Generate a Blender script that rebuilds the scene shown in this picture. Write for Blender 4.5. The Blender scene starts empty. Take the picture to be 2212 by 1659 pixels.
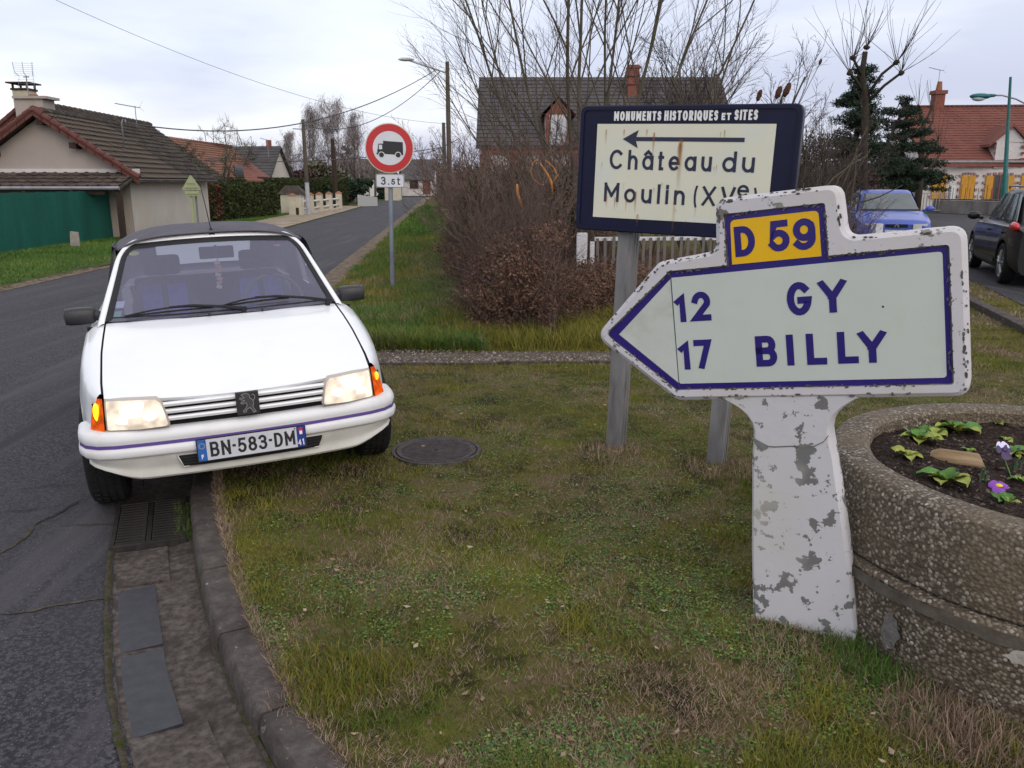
import bpy, bmesh, math, random
import numpy as np
from mathutils import Vector, Matrix, noise as mn
C = bpy.context.scene
COL = C.collection
rad = math.radians
pi = math.pi
random.seed(7)
RS = np.random.RandomState(11)

# ---------------------------------------------------------------- camera, sky, light
F_PX, CXP, CYP, HOR, EYE = 1790.0, 1106.0, 829.5, 395.0, 1.6
PITCH = math.atan((CYP - HOR) / F_PX)
cam = bpy.data.cameras.new('camera')
cam.sensor_width = 36.0
cam.lens = 36.0 * F_PX / 2212.0
cam.clip_start = 0.05
cam.clip_end = 2000
camo = bpy.data.objects.new('camera', cam)
COL.objects.link(camo)
camo.location = (0, 0, EYE)
camo.rotation_euler = (pi / 2 - PITCH, 0, 0)
C.camera = camo
C.view_settings.view_transform = 'Standard'
C.view_settings.look = 'None'
C.view_settings.gamma = 1
C.view_settings.use_curve_mapping = False
C.view_settings.exposure = 0.0
C.render.engine = 'CYCLES'
C.cycles.max_bounces = 6
C.cycles.transparent_max_bounces = 12

w = bpy.data.worlds.new('World')
C.world = w
w.use_nodes = True
nt = w.node_tree
nt.nodes.clear()
def wn(t, **k):
    n = nt.nodes.new(t)
    for a, b in k.items():
        setattr(n, a, b)
    return n
out = wn('ShaderNodeOutputWorld')
bg1 = wn('ShaderNodeBackground'); bg2 = wn('ShaderNodeBackground')
add = wn('ShaderNodeAddShader')
sky = wn('ShaderNodeTexSky')
sky.sky_type = 'NISHITA'
sky.sun_disc = False
SUN_EL, SUN_AZ = rad(32), rad(150)
sky.sun_elevation = SUN_EL
sky.sun_rotation = SUN_AZ
sky.air_density = 1.0; sky.dust_density = 4.0
nt.links.new(sky.outputs[0], bg1.inputs[0])
bg1.inputs[1].default_value = 0.05
tc = wn('ShaderNodeTexCoord'); mp = wn('ShaderNodeMapping')
mp.inputs['Scale'].default_value = (1.0, 1.0, 4.2)
mp.inputs['Rotation'].default_value = (0.10, 0.16, 0)
nz = wn('ShaderNodeTexNoise'); nz.inputs['Scale'].default_value = 1.7; nz.inputs['Detail'].default_value = 5; nz.inputs['Roughness'].default_value = .5
mp.inputs['Location'].default_value = (3.1, 1.4, 0.35)
ramp = wn('ShaderNodeValToRGB')
ramp.color_ramp.elements[0].position = .44; ramp.color_ramp.elements[0].color = (.53, .55, .71, 1)
ramp.color_ramp.elements[1].position = .64; ramp.color_ramp.elements[1].color = (.93, .94, 1.0, 1)
nt.links.new(tc.outputs['Generated'], mp.inputs[0]); nt.links.new(mp.outputs[0], nz.inputs['Vector'])
nt.links.new(nz.outputs['Fac'], ramp.inputs[0])
# cloud deck: a little greyer towards the horizon, all round
sx = wn('ShaderNodeSeparateXYZ'); nt.links.new(tc.outputs['Generated'], sx.inputs[0])
mr = wn('ShaderNodeMapRange'); mr.inputs[1].default_value = 0.10; mr.inputs[2].default_value = .36; mr.inputs[3].default_value = 0.0; mr.inputs[4].default_value = .9
nt.links.new(sx.outputs['Z'], mr.inputs[0])
mx = wn('ShaderNodeMixRGB'); mx.inputs[2].default_value = (.96, .97, 1.0, 1)
nt.links.new(mr.outputs[0], mx.inputs[0]); nt.links.new(ramp.outputs[0], mx.inputs[1])
nt.links.new(mx.outputs[0], bg2.inputs[0]); bg2.inputs[1].default_value = 1.02
nt.links.new(bg1.outputs[0], add.inputs[0]); nt.links.new(bg2.outputs[0], add.inputs[1])
nt.links.new(add.outputs[0], out.inputs[0])

sun = bpy.data.lights.new('sun', 'SUN')
sun.energy = 0.5; sun.angle = rad(40); sun.color = (1.0, .97, .93)
suno = bpy.data.objects.new('sun', sun); COL.objects.link(suno)
suno.location = (0, 0, 30)
# sun direction: azimuth 150 deg from +Y clockwise, elevation 32 deg
sd = Vector((math.sin(SUN_AZ) * math.cos(SUN_EL), math.cos(SUN_AZ) * math.cos(SUN_EL), math.sin(SUN_EL)))
suno.rotation_euler = (-sd).to_track_quat('-Z', 'Y').to_euler()

# ---------------------------------------------------------------- survey: photo bearings turned into places
cp, sp_ = math.cos(PITCH), math.sin(PITCH)
def ray(px, py):
    a = (px - CXP) / F_PX; b = -(py - CYP) / F_PX
    return Vector((a, cp + b * sp_, -sp_ + b * cp))
def G(px, py, z=0.0):
    r = ray(px, py); t = (z - EYE) / r.z
    return Vector((r.x * t, r.y * t, z))
def W(px, py, Y):
    r = ray(px, py); t = Y / r.y
    return Vector((r.x * t, Y, EYE + r.z * t))
ROAD = -0.09

# ---------------------------------------------------------------- materials
MC = {}
def principled(name):
    m = bpy.data.materials.new(name); m.use_nodes = True
    n = m.node_tree; b = n.nodes['Principled BSDF']
    return m, n, b
def setin(b, **k):
    for a, v in k.items():
        a = a.replace('_', ' ')
        if a in b.inputs:
            b.inputs[a].default_value = v
def mat(name, col, rough=.6, metal=0.0, spec=.5, **k):
    if name in MC: return MC[name]
    m, n, b = principled(name)
    setin(b, Base_Color=(*col, 1), Roughness=rough, Metallic=metal)
    b.inputs['Specular IOR Level'].default_value = spec
    for a, v in k.items():
        b.inputs[a.replace('_', ' ')].default_value = v
    MC[name] = m
    return m
def nmat(name, stops, scale=5, rough=.8, detail=6, bump=0.0, bscale=None, bdist=.01, spec=.3, coords='Object', stretch=(1, 1, 1),
         mix2=None, attr=None, metal=0.0, nrough=.6, sub=None):
    """noise -> colour ramp. stops: [(pos,(r,g,b)),...]; mix2=(scale,lo,hi,(rgb),stretch) lays a second masked colour over it"""
    if name in MC: return MC[name]
    m, n, b = principled(name)
    L = n.links.new; N = n.nodes.new
    tc = N('ShaderNodeTexCoord'); mp = N('ShaderNodeMapping'); mp.inputs['Scale'].default_value = stretch
    L(tc.outputs[coords], mp.inputs[0])
    nz = N('ShaderNodeTexNoise'); nz.inputs['Scale'].default_value = scale; nz.inputs['Detail'].default_value = detail; nz.inputs['Roughness'].default_value = nrough
    L(mp.outputs[0], nz.inputs['Vector'])
    cr = N('ShaderNodeValToRGB')
    els = cr.color_ramp.elements
    while len(els) < len(stops): els.new(.5)
    for e, (p, c) in zip(els, stops):
        e.position = p; e.color = (*c, 1)
    if attr:
        at = N('ShaderNodeAttribute'); at.attribute_name = attr
        L(at.outputs['Fac'], cr.inputs[0])
    else:
        L(nz.outputs['Fac'], cr.inputs[0])
    last = cr.outputs[0]
    for mm in ([mix2] if mix2 and not isinstance(mix2, list) else (mix2 or [])):
        s2, lo, hi, c2 = mm[:4]
        st = mm[4] if len(mm) > 4 else (1, 1, 1)
        mp2 = N('ShaderNodeMapping'); mp2.inputs['Scale'].default_value = st; mp2.inputs['Location'].default_value = (3.3 * s2, 1.7, 5.1)
        L(tc.outputs[coords], mp2.inputs[0])
        n2 = N('ShaderNodeTexNoise'); n2.inputs['Scale'].default_value = s2; n2.inputs['Detail'].default_value = 5; n2.inputs['Roughness'].default_value = .6
        L(mp2.outputs[0], n2.inputs['Vector'])
        r = N('ShaderNodeMapRange'); r.inputs[1].default_value = lo; r.inputs[2].default_value = hi
        L(n2.outputs['Fac'], r.inputs[0])
        x = N('ShaderNodeMixRGB'); x.inputs[2].default_value = (*c2, 1)
        L(r.outputs[0], x.inputs[0]); L(last, x.inputs[1]); last = x.outputs[0]
    L(last, b.inputs['Base Color'])
    setin(b, Roughness=rough, Metallic=metal)
    b.inputs['Specular IOR Level'].default_value = spec
    if bump:
        n3 = N('ShaderNodeTexNoise'); n3.inputs['Scale'].default_value = bscale or scale * 3; n3.inputs['Detail'].default_value = 4
        L(mp.outputs[0], n3.inputs['Vector'])
        bp = N('ShaderNodeBump'); bp.inputs['Strength'].default_value = bump; bp.inputs['Distance'].default_value = bdist
        L(n3.outputs['Fac'], bp.inputs['Height']); L(bp.outputs[0], b.inputs['Normal'])
    MC[name] = m
    return m
def vor_pebbles(name, scale, cols, gap, rough=.75, dist=.006, bump=1.0, tint=None):
    """rounded aggregate set in cement: voronoi cells with their own colours and domed relief"""
    m, n, b = principled(name); L = n.links.new; N = n.nodes.new
    tc = N('ShaderNodeTexCoord'); v = N('ShaderNodeTexVoronoi'); v.inputs['Scale'].default_value = scale; v.inputs['Randomness'].default_value = 1
    L(tc.outputs['Object'], v.inputs['Vector'])
    sep = N('ShaderNodeSeparateColor'); L(v.outputs['Color'], sep.inputs[0])
    cr = N('ShaderNodeValToRGB'); els = cr.color_ramp.elements
    while len(els) < len(cols): els.new(.5)
    for e, (p, c) in zip(els, cols): e.position = p; e.color = (*c, 1)
    L(sep.outputs[0], cr.inputs[0])
    r = N('ShaderNodeMapRange'); r.inputs[1].default_value = .42; r.inputs[2].default_value = .62
    L(v.outputs['Distance'], r.inputs[0])
    x = N('ShaderNodeMixRGB'); x.inputs[2].default_value = (*gap, 1)
    L(r.outputs[0], x.inputs[0]); L(cr.outputs[0], x.inputs[1])
    nz = N('ShaderNodeTexNoise'); nz.inputs['Scale'].default_value = 3.2; nz.inputs['Detail'].default_value = 6; L(tc.outputs['Object'], nz.inputs['Vector'])
    r2 = N('ShaderNodeMapRange'); r2.inputs[1].default_value = .4; r2.inputs[2].default_value = .68; r2.inputs[3].default_value = 0; r2.inputs[4].default_value = .75
    L(nz.outputs['Fac'], r2.inputs[0])
    x2 = N('ShaderNodeMixRGB'); x2.inputs[2].default_value = (*(tint or gap), 1)
    L(r2.outputs[0], x2.inputs[0]); L(x.outputs[0], x2.inputs[1])
    L(x2.outputs[0], b.inputs['Base Color'])
    bp = N('ShaderNodeBump'); bp.inputs['Strength'].default_value = bump; bp.inputs['Distance'].default_value = dist; bp.invert = True
    L(v.outputs['Distance'], bp.inputs['Height']); L(bp.outputs[0], b.inputs['Normal'])
    setin(b, Roughness=rough); b.inputs['Specular IOR Level'].default_value = .25
    MC[name] = m
    return m
def emat(name, col, strength, noise=None):
    m, n, b = principled(name)
    setin(b, Base_Color=(*[min(.45, c * .45) for c in col], 1), Roughness=.15)
    b.inputs['Emission Color'].default_value = (*col, 1)
    b.inputs['Emission Strength'].default_value = strength
    if noise:
        L = n.links.new; N = n.nodes.new
        tc = N('ShaderNodeTexCoord'); nz = N('ShaderNodeTexNoise'); nz.inputs['Scale'].default_value = noise[0]; nz.inputs['Detail'].default_value = 2
        L(tc.outputs['Object'], nz.inputs['Vector'])
        r = N('ShaderNodeMapRange'); r.inputs[1].default_value = .38; r.inputs[2].default_value = .62; r.inputs[3].default_value = noise[1]; r.inputs[4].default_value = noise[2]
        L(nz.outputs['Fac'], r.inputs[0]); L(r.outputs[0], b.inputs['Emission Strength'])
    MC[name] = m
    return m
def glassmat(name, tint=(.9, .95, .95), haze=.0, hazecol=(.5, .5, .55)):
    """thin window glass: see-through, fresnel reflection, a diffuse haze imitating reflected sky"""
    m = bpy.data.materials.new(name); m.use_nodes = True; n = m.node_tree; n.nodes.clear(); L = n.links.new; N = n.nodes.new
    o = N('ShaderNodeOutputMaterial'); t = N('ShaderNodeBsdfTransparent'); t.inputs[0].default_value = (*tint, 1)
    g = N('ShaderNodeBsdfGlossy'); g.inputs['Roughness'].default_value = .02
    f = N('ShaderNodeFresnel'); f.inputs[0].default_value = 1.62
    a = N('ShaderNodeMixShader'); L(f.outputs[0], a.inputs[0]); L(t.outputs[0], a.inputs[1]); L(g.outputs[0], a.inputs[2])
    d = N('ShaderNodeBsdfDiffuse'); d.inputs[0].default_value = (*hazecol, 1)
    b = N('ShaderNodeMixShader'); b.inputs[0].default_value = haze; L(a.outputs[0], b.inputs[1]); L(d.outputs[0], b.inputs[2])
    L(b.outputs[0], o.inputs[0]); MC[name] = m
    return m

# ---------------------------------------------------------------- mesh helpers
def link(o, parent=None):
    COL.objects.link(o)
    if parent is not None: o.parent = parent
    return o
def tag(o, label=None, cat=None, group=None, kind=None):
    if label: o['label'] = label
    if cat: o['category'] = cat
    if group: o['group'] = group
    if kind: o['kind'] = kind
    return o
def empty(name, loc=(0, 0, 0), rot=(0, 0, 0), mode='XYZ'):
    o = bpy.data.objects.new(name, None); o.empty_display_size = .2
    o.location = loc; o.rotation_mode = mode; o.rotation_euler = rot
    return link(o)
class MB:
    def __init__(s): s.v = []; s.f = []
    def pt(s, *p): s.v.append(tuple(p[0]) if len(p) == 1 else p); return len(s.v) - 1
    def face(s, pts):
        i = len(s.v); s.v += [tuple(p) for p in pts]; s.f.append(tuple(range(i, i + len(pts))))
    def grid(s, rows, close=False):
        i0 = len(s.v); n = len(rows[0])
        for r in rows: s.v += [tuple(p) for p in r]
        for a in range(len(rows) - 1):
            for b in range(n if close else n - 1):
                b2 = (b + 1) % n
                s.f.append((i0 + a * n + b, i0 + a * n + b2, i0 + (a + 1) * n + b2, i0 + (a + 1) * n + b))
        return i0
    def box(s, c, d, M=None):
        i = len(s.v)
        for x in (-1, 1):
            for y in (-1, 1):
                for z in (-1, 1):
                    p = Vector((x * d[0] / 2, y * d[1] / 2, z * d[2] / 2))
                    if M is not None: p = M @ p
                    s.v.append((c[0] + p.x, c[1] + p.y, c[2] + p.z))
        for f in ((0, 1, 3, 2), (4, 6, 7, 5), (0, 4, 5, 1), (2, 3, 7, 6), (0, 2, 6, 4), (1, 5, 7, 3)):
            s.f.append(tuple(i + k for k in f))
    def hexa(s, p):  # 8 corners: bottom 4 ccw, top 4 ccw
        i = len(s.v); s.v += [tuple(q) for q in p]
        for f in ((0, 3, 2, 1), (4, 5, 6, 7), (0, 1, 5, 4), (1, 2, 6, 5), (2, 3, 7, 6), (3, 0, 4, 7)): s.f.append(tuple(i + k for k in f))
    def tube(s, path, r, n=8, cap=True):
        path = [Vector(p) for p in path]
        if not hasattr(r, '__len__'): r = [r] * len(path)
        i0 = len(s.v); ref = None
        for k, p in enumerate(path):
            d = (path[min(k + 1, len(path) - 1)] - path[max(k - 1, 0)])
            if d.length < 1e-9: d = Vector((0, 0, 1))
            d.normalize()
            if ref is None: ref = Vector((1, 0, 0)) if abs(d.x) < .8 else Vector((0, 1, 0))
            a = d.cross(ref).normalized(); b = d.cross(a); ref = b.cross(d) * 1.0 if False else ref
            for j in range(n):
                t = 2 * pi * j / n
                q = p + (a * math.cos(t) + b * math.sin(t)) * r[k]
                s.v.append((q.x, q.y, q.z))
        for k in range(len(path) - 1):
            for j in range(n):
                j2 = (j + 1) % n
                s.f.append((i0 + k * n + j, i0 + k * n + j2, i0 + (k + 1) * n + j2, i0 + (k + 1) * n + j))
        if cap:
            s.f.append(tuple(i0 + j for j in range(n))); e = i0 + (len(path) - 1) * n; s.f.append(tuple(e + j for j in reversed(range(n))))
    def lathe(s, prof, c=(0, 0, 0), axis='z', n=24):
        """prof: (radius, height)"""
        rows = []
        for (r, h) in prof:
            row = []
            for j in range(n):
                t = 2 * pi * j / n; a, b = r * math.cos(t), r * math.sin(t)
                p = {'z': (a, b, h), 'x': (h, a, b), 'y': (a, h, b)}[axis]
                row.append((c[0] + p[0], c[1] + p[1], c[2] + p[2]))
            rows.append(row)
        s.grid(rows, close=True)
    def blob(s, c, r, n=8, m=6, jit=0.0):
        rows = []
        for i in range(m + 1):
            t = pi * i / m; row = []
            for j in range(n):
                q = 2 * pi * j / n; k = 1 + random.uniform(-jit, jit)
                row.append((c[0] + r[0] * math.sin(t) * math.cos(q) * k, c[1] + r[1] * math.sin(t) * math.sin(q) * k, c[2] + r[2] * math.cos(t)))
            rows.append(row)
        s.grid(rows, close=True)
    def build(s, name, m, parent=None, smooth=None, bevel=None, attr=None):
        me = bpy.data.meshes.new(name); me.from_pydata(s.v, [], s.f); me.update()
        if m: me.materials.append(m)
        o = bpy.data.objects.new(name, me)
        bm = bmesh.new(); bm.from_mesh(me)
        if bevel or smooth: bmesh.ops.remove_doubles(bm, verts=bm.verts, dist=1e-5)
        bmesh.ops.recalc_face_normals(bm, faces=bm.faces)
        if bevel:
            bmesh.ops.bevel(bm, geom=[e for e in bm.edges if e.is_manifold and e.calc_face_angle(0) > .5], offset=bevel, segments=2, profile=.6, affect='EDGES')
        bm.to_mesh(me); bm.free()
        if smooth:
            me.shade_smooth()
            if smooth is not True: me.set_sharp_from_angle(angle=rad(smooth))
        return link(o, parent)
def npmesh(name, V, Fc, m, parent=None, attr=None, smooth=False):
    """big meshes from numpy: V (n,3), Fc (m,3) or (m,4)"""
    me = bpy.data.meshes.new(name); V = np.asarray(V, 'f'); Fc = np.asarray(Fc, 'i'); k = Fc.shape[1]
    me.vertices.add(len(V)); me.vertices.foreach_set('co', V.ravel())
    me.loops.add(Fc.size); me.loops.foreach_set('vertex_index', Fc.ravel())
    me.polygons.add(len(Fc)); me.polygons.foreach_set('loop_start', np.arange(0, Fc.size, k, dtype='i')); me.polygons.foreach_set('loop_total', np.full(len(Fc), k, 'i'))
    if attr is not None:
        a = me.attributes.new('rnd', 'FLOAT', 'POINT'); a.data.foreach_set('value', np.asarray(attr, 'f'))
    me.update(); me.validate()
    me.materials.append(m)
    if smooth: me.shade_smooth()
    return link(bpy.data.objects.new(name, me), parent)
def clone(o, parent=None):
    c = o.copy(); COL.objects.link(c); c.parent = parent
    return c
def copy_tree(o, parent=None):
    c = clone(o, parent)
    for ch in list(o.children): copy_tree(ch, c)
    return c
def round_poly(pts, radii, seg=5):
    out = []
    n = len(pts)
    for i, p in enumerate(pts):
        r = radii[i] if hasattr(radii, '__len__') else radii
        P = Vector(p); A = Vector(pts[i - 1]); B = Vector(pts[(i + 1) % n])
        if r <= 0: out.append(tuple(P)); continue
        a = (A - P).normalized(); b = (B - P).normalized(); ang = a.angle(b)
        d = min(r / math.tan(ang / 2), (A - P).length * .48, (B - P).length * .48)
        p0 = P + a * d; p1 = P + b * d
        for k in range(seg + 1):
            t = k / seg
            q = p0 * (1 - t) ** 2 + P * 2 * t * (1 - t) + p1 * t ** 2
            out.append((q.x, q.y))
    return out
def plate(name, outer, holes, y0, y1, m, parent, front_inset=0.0, smooth=None):
    """flat board in the local XZ plane, front at y0 (towards -Y), back at y1, with holes"""
    bm = bmesh.new()
    def loop(pts, y):
        vs = [bm.verts.new((p[0], y, p[1])) for p in pts]
        return vs, [bm.edges.new((vs[i], vs[(i + 1) % len(vs)])) for i in range(len(vs))]
    def inset(pts, d):
        n = len(pts); res = []
        area = sum(pts[i][0] * pts[(i + 1) % n][1] - pts[(i + 1) % n][0] * pts[i][1] for i in range(n))
        s = 1 if area > 0 else -1
        for i in range(n):
            a = Vector(pts[i - 1]); p = Vector(pts[i]); b = Vector(pts[(i + 1) % n])
            e1 = (p - a); e2 = (b - p)
            if e1.length < 1e-9: e1 = e2
            if e2.length < 1e-9: e2 = e1
            n1 = Vector((-e1.y, e1.x)).normalized(); n2 = Vector((-e2.y, e2.x)).normalized()
            nn = (n1 + n2); nn = nn.normalized() if nn.length > 1e-6 else n1
            res.append(tuple(p + nn * d * s))
        return res
    o1 = inset(outer, front_inset) if front_inset else outer
    fv, fe = loop(o1, y0); allfe = list(fe)
    hv = []
    for h in holes:
        a, b = loop(h, y0); allfe += b; hv.append(a)
    bmesh.ops.triangle_fill(bm, edges=allfe, use_beauty=True)
    prev = fv
    if front_inset:
        mid = [bm.verts.new((p[0], y0 + front_inset * .8, p[1])) for p in outer]
        for i in range(len(mid)): bm.faces.new((prev[i], prev[(i + 1) % len(mid)], mid[(i + 1) % len(mid)], mid[i]))
        prev = mid
    bk, be = loop(outer, y1)
    for i in range(len(bk)): bm.faces.new((prev[i], prev[(i + 1) % len(bk)], bk[(i + 1) % len(bk)], bk[i]))
    bm.faces.new(bk)
    for a in hv:
        b = [bm.verts.new((v.co.x, y0 + .012, v.co.z)) for v in a]
        for i in range(len(a)): bm.faces.new((a[i], a[(i + 1) % len(a)], b[(i + 1) % len(b)], b[i]))
    bmesh.ops.recalc_face_normals(bm, faces=bm.faces)
    me = bpy.data.meshes.new(name); bm.to_mesh(me); bm.free(); me.materials.append(m)
    if smooth: me.shade_smooth(); me.set_sharp_from_angle(angle=rad(smooth))
    return link(bpy.data.objects.new(name, me), parent)
def sheet(name, pts, y, m, parent, th=.0008):
    """thin printed or enamelled shape in the local XZ plane"""
    mb = MB(); n = len(pts)
    bm = bmesh.new()
    vs = [bm.verts.new((p[0], y, p[1])) for p in pts]
    es = [bm.edges.new((vs[i], vs[(i + 1) % n])) for i in range(n)]
    bmesh.ops.triangle_fill(bm, edges=es, use_beauty=True)
    for i in range(n):
        pass
    for f in bm.faces:
        if f.normal.y > 0: f.normal_flip()
    me = bpy.data.meshes.new(name); bm.to_mesh(me); bm.free(); me.materials.append(m)
    return link(bpy.data.objects.new(name, me), parent)

# ---------------------------------------------------------------- stroke lettering
def arc(cx, cy, rx, ry, a0, a1, n=14):
    return [(cx + rx * math.cos(rad(a0 + (a1 - a0) * i / n)), cy + ry * math.sin(rad(a0 + (a1 - a0) * i / n))) for i in range(n + 1)]
XH = .68
def GL(ch):
    x = XH
    g = {
        'I': (.0, [[(0, 0), (0, 1)]]), 'L': (.62, [[(0, 1), (0, 0), (1, 0)]]),
        'Y': (.9, [[(0, 1), (.5, .45), (.5, 0)], [(1, 1), (.5, .45)]]),
        'D': (.72, [[(0, 0), (0, 1), (.35, 1)] + arc(.35, .5, .65, .5, 90, -90) + [(0, 0)]]),
        'B': (.68, [[(0, 0), (0, 1), (.6, 1)] + arc(.6, .76, .33, .24, 90, -90, 8) + [(0, .52)], [(.6, .52)] + arc(.62, .26, .38, .26, 90, -90, 8) + [(0, 0)]]),
        'G': (.8, [arc(.5, .5, .5, .5, 48, 345, 20) + [(1, .44), (.6, .44)]]),
        'C': (.85, [arc(.5, .5, .5, .5, 45, 315, 20)]),
        'O': (.8, [arc(.5, .5, .5, .5, 90, 450, 24)]), 'Q': (.8, [arc(.5, .5, .5, .5, 90, 450, 24), [(.62, .25), (1, -.05)]]),
        'N': (.7, [[(0, 0), (0, 1)], [(0, 1), (1, 0)], [(1, 0), (1, 1)]]),
        'M': (.85, [[(0, 0), (0, 1)], [(0, 1), (.5, .3)], [(.5, .3), (1, 1)], [(1, 1), (1, 0)]]),
        'U': (.7, [[(0, 1), (0, .4)] + arc(.5, .4, .5, .4, 180, 360) + [(1, 1)]]),
        'E': (.58, [[(1, 1), (0, 1), (0, 0), (1, 0)], [(0, .52), (.85, .52)]]),
        'F': (.58, [[(1, 1), (0, 1), (0, 0)], [(0, .52), (.85, .52)]]),
        'T': (.68, [[(0, 1), (1, 1)], [(.5, 1), (.5, 0)]]),
        'H': (.7, [[(0, 0), (0, 1)], [(1, 0), (1, 1)], [(0, .52), (1, .52)]]),
        'R': (.68, [[(0, 0), (0, 1), (.6, 1)] + arc(.6, .75, .38, .25, 90, -90, 8) + [(0, .5)], [(.5, .5), (1, 0)]]),
        'S': (.62, [arc(.5, .75, .5, .25, 25, 240, 12) + [(.75, .53)] + arc(.5, .25, .5, .25, 60, -155, 12)]),
        'X': (.8, [[(0, 0), (1, 1)], [(0, 1), (1, 0)]]), 'V': (.85, [[(0, 1), (.5, 0)], [(.5, 0), (1, 1)]]),
        '(': (.22, [arc(1.3, .5, 1.3, .68, 130, 230, 10)]), ')': (.22, [arc(-.3, .5, 1.3, .68, 50, -50, 10)]),
        '-': (.3, [[(0, .45), (1, .45)]]), '.': (.0, [[(0, -.02), (0, .02)]]),
        '1': (.36, [[(0, .78), (1, 1), (1, 0)]]),
        '2': (.6, [arc(.5, .7, .5, .3, 165, -20, 12) + [(.0, 0), (1, 0)]]),
        '3': (.6, [arc(.48, .76, .47, .24, 155, -80, 12) + [(.4, .54)], arc(.48, .27, .52, .27, 88, -155, 12)]),
        '4': (.66, [[(.8, 0), (.8, 1), (0, .28), (1, .28)]]),
        '5': (.6, [[(.92, 1), (.16, 1), (.06, .52)] + arc(.46, .31, .54, .31, 125, -150, 14)]),
        '7': (.6, [[(0, 1), (1, 1), (.35, 0)]]),
        '8': (.6, [arc(.5, .76, .42, .24, -90, 270, 16), arc(.5, .26, .5, .26, 90, 450, 16)]),
        '9': (.62, [arc(.5, .68, .5, .32, -60, 300, 18), arc(.5, .68, .5, .32, 0, 20, 2)[::-1] + [(1, .5)] + arc(.45, .34, .55, .34, 0, -140, 10)]),
        'h': (.58, [[(0, 0), (0, 1)], [(0, x * .55)] + arc(.5, x * .55, .5, x * .45, 180, 0) + [(1, 0)]]),
        'n': (.58, [[(0, 0), (0, x)], [(0, x * .55)] + arc(.5, x * .55, .5, x * .45, 180, 0) + [(1, 0)]]),
        'u': (.58, [[(1, 0), (1, x)], [(0, x), (0, x * .45)] + arc(.5, x * .45, .5, x * .45, 180, 360)]),
        'a': (.66, [arc(.5, x / 2, .5, x / 2, 90, 450, 20), [(1, 0), (1, x)]]),
        'd': (.66, [arc(.5, x / 2, .5, x / 2, 90, 450, 20), [(1, 0), (1, 1)]]),
        'o': (.66, [arc(.5, x / 2, .5, x / 2, 90, 450, 20)]),
        'e': (.64, [[(0.02, x * .5), (1, x * .5)] + arc(.5, x / 2, .5, x / 2, 0, 310, 18)]),
        't': (.34, [[(.3, 1 * .92), (.3, 0), (.9, 0)], [(0, x), (.95, x)]]),
        'l': (.0, [[(0, 0), (0, 1)]]), 'i': (.0, [[(0, 0), (0, x)], [(0, .9), (0, .98)]]),
    }
    if ch == 'â':
        w_, s = g['a']; return w_, s + [[(.18, x + .16), (.5, x + .32), (.82, x + .16)]]
    return g[ch]
def stroke(mb, pts, t, y, ylo=None, yhi=None):
    P = [Vector(p) for p in pts]
    Q = [P[0]]
    for p in P[1:]:
        if (p - Q[-1]).length > 1e-5: Q.append(p)
    P = Q
    if len(P) < 2: return
    closed = (P[0] - P[-1]).length < 1e-4
    if closed: P = P[:-1]
    n = len(P)
    if not closed:
        P[0] = P[0] - (P[1] - P[0]).normalized() * t / 2
        P[-1] = P[-1] + (P[-1] - P[-2]).normalized() * t / 2
    Lf, Rt = [], []
    for i in range(n):
        if closed: a, b = P[i - 1], P[(i + 1) % n]
        else: a, b = P[max(i - 1, 0)], P[min(i + 1, n - 1)]
        d1 = (P[i] - a); d2 = (b - P[i])
        if d1.length < 1e-9: d1 = d2
        if d2.length < 1e-9: d2 = d1
        d1.normalize(); d2.normalize()
        n1 = Vector((-d1.y, d1.x)); n2 = Vector((-d2.y, d2.x)); m_ = n1 + n2
        if m_.length < .3: m_ = n1
        m_.normalize(); k = t / 2 / max(.42, m_.dot(n1))
        for lst, sg in ((Lf, 1), (Rt, -1)):
            q = P[i] + m_ * k * sg
            yy = q.y
            if ylo is not None: yy = max(ylo, yy)
            if yhi is not None: yy = min(yhi, yy)
            lst.append((q.x, y, yy))
    if closed: Lf.append(Lf[0]); Rt.append(Rt[0])
    mb.grid([Lf, Rt])
def glyph(mb, ch, x0, x1, z0, h, t, y, clip=True):
    """ch drawn in the box x0..x1, baseline z0, cap height h"""
    wd, strokes = GL(ch)
    for k, s in enumerate(strokes):
        pts = [(x0 + t / 2 + px * (x1 - x0 - t), z0 + t / 2 + pz * (h - t)) for px, pz in s]
        c = clip and ch not in 'Q()â'
        stroke(mb, pts, t, y - .00012 * (k % 3), z0 if c else None, z0 + h if c and ch != 'â' else None)
def text(mb, s, x0, x1, z0, h, t, y, gap=.22, space=.45):
    """fit string s in x0..x1"""
    ws = []
    for ch in s: ws.append(space if ch == ' ' else max(GL(ch)[0], t / h if GL(ch)[0] < .1 else 0))
    tot = sum(ws) + gap * (len(s) - 1); k = (x1 - x0) / (tot * h); x = x0
    for ch, w_ in zip(s, ws):
        if ch != ' ': glyph(mb, ch, x, x + w_ * h * k, z0, h, t, y)
        x += (w_ + gap) * h * k

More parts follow.
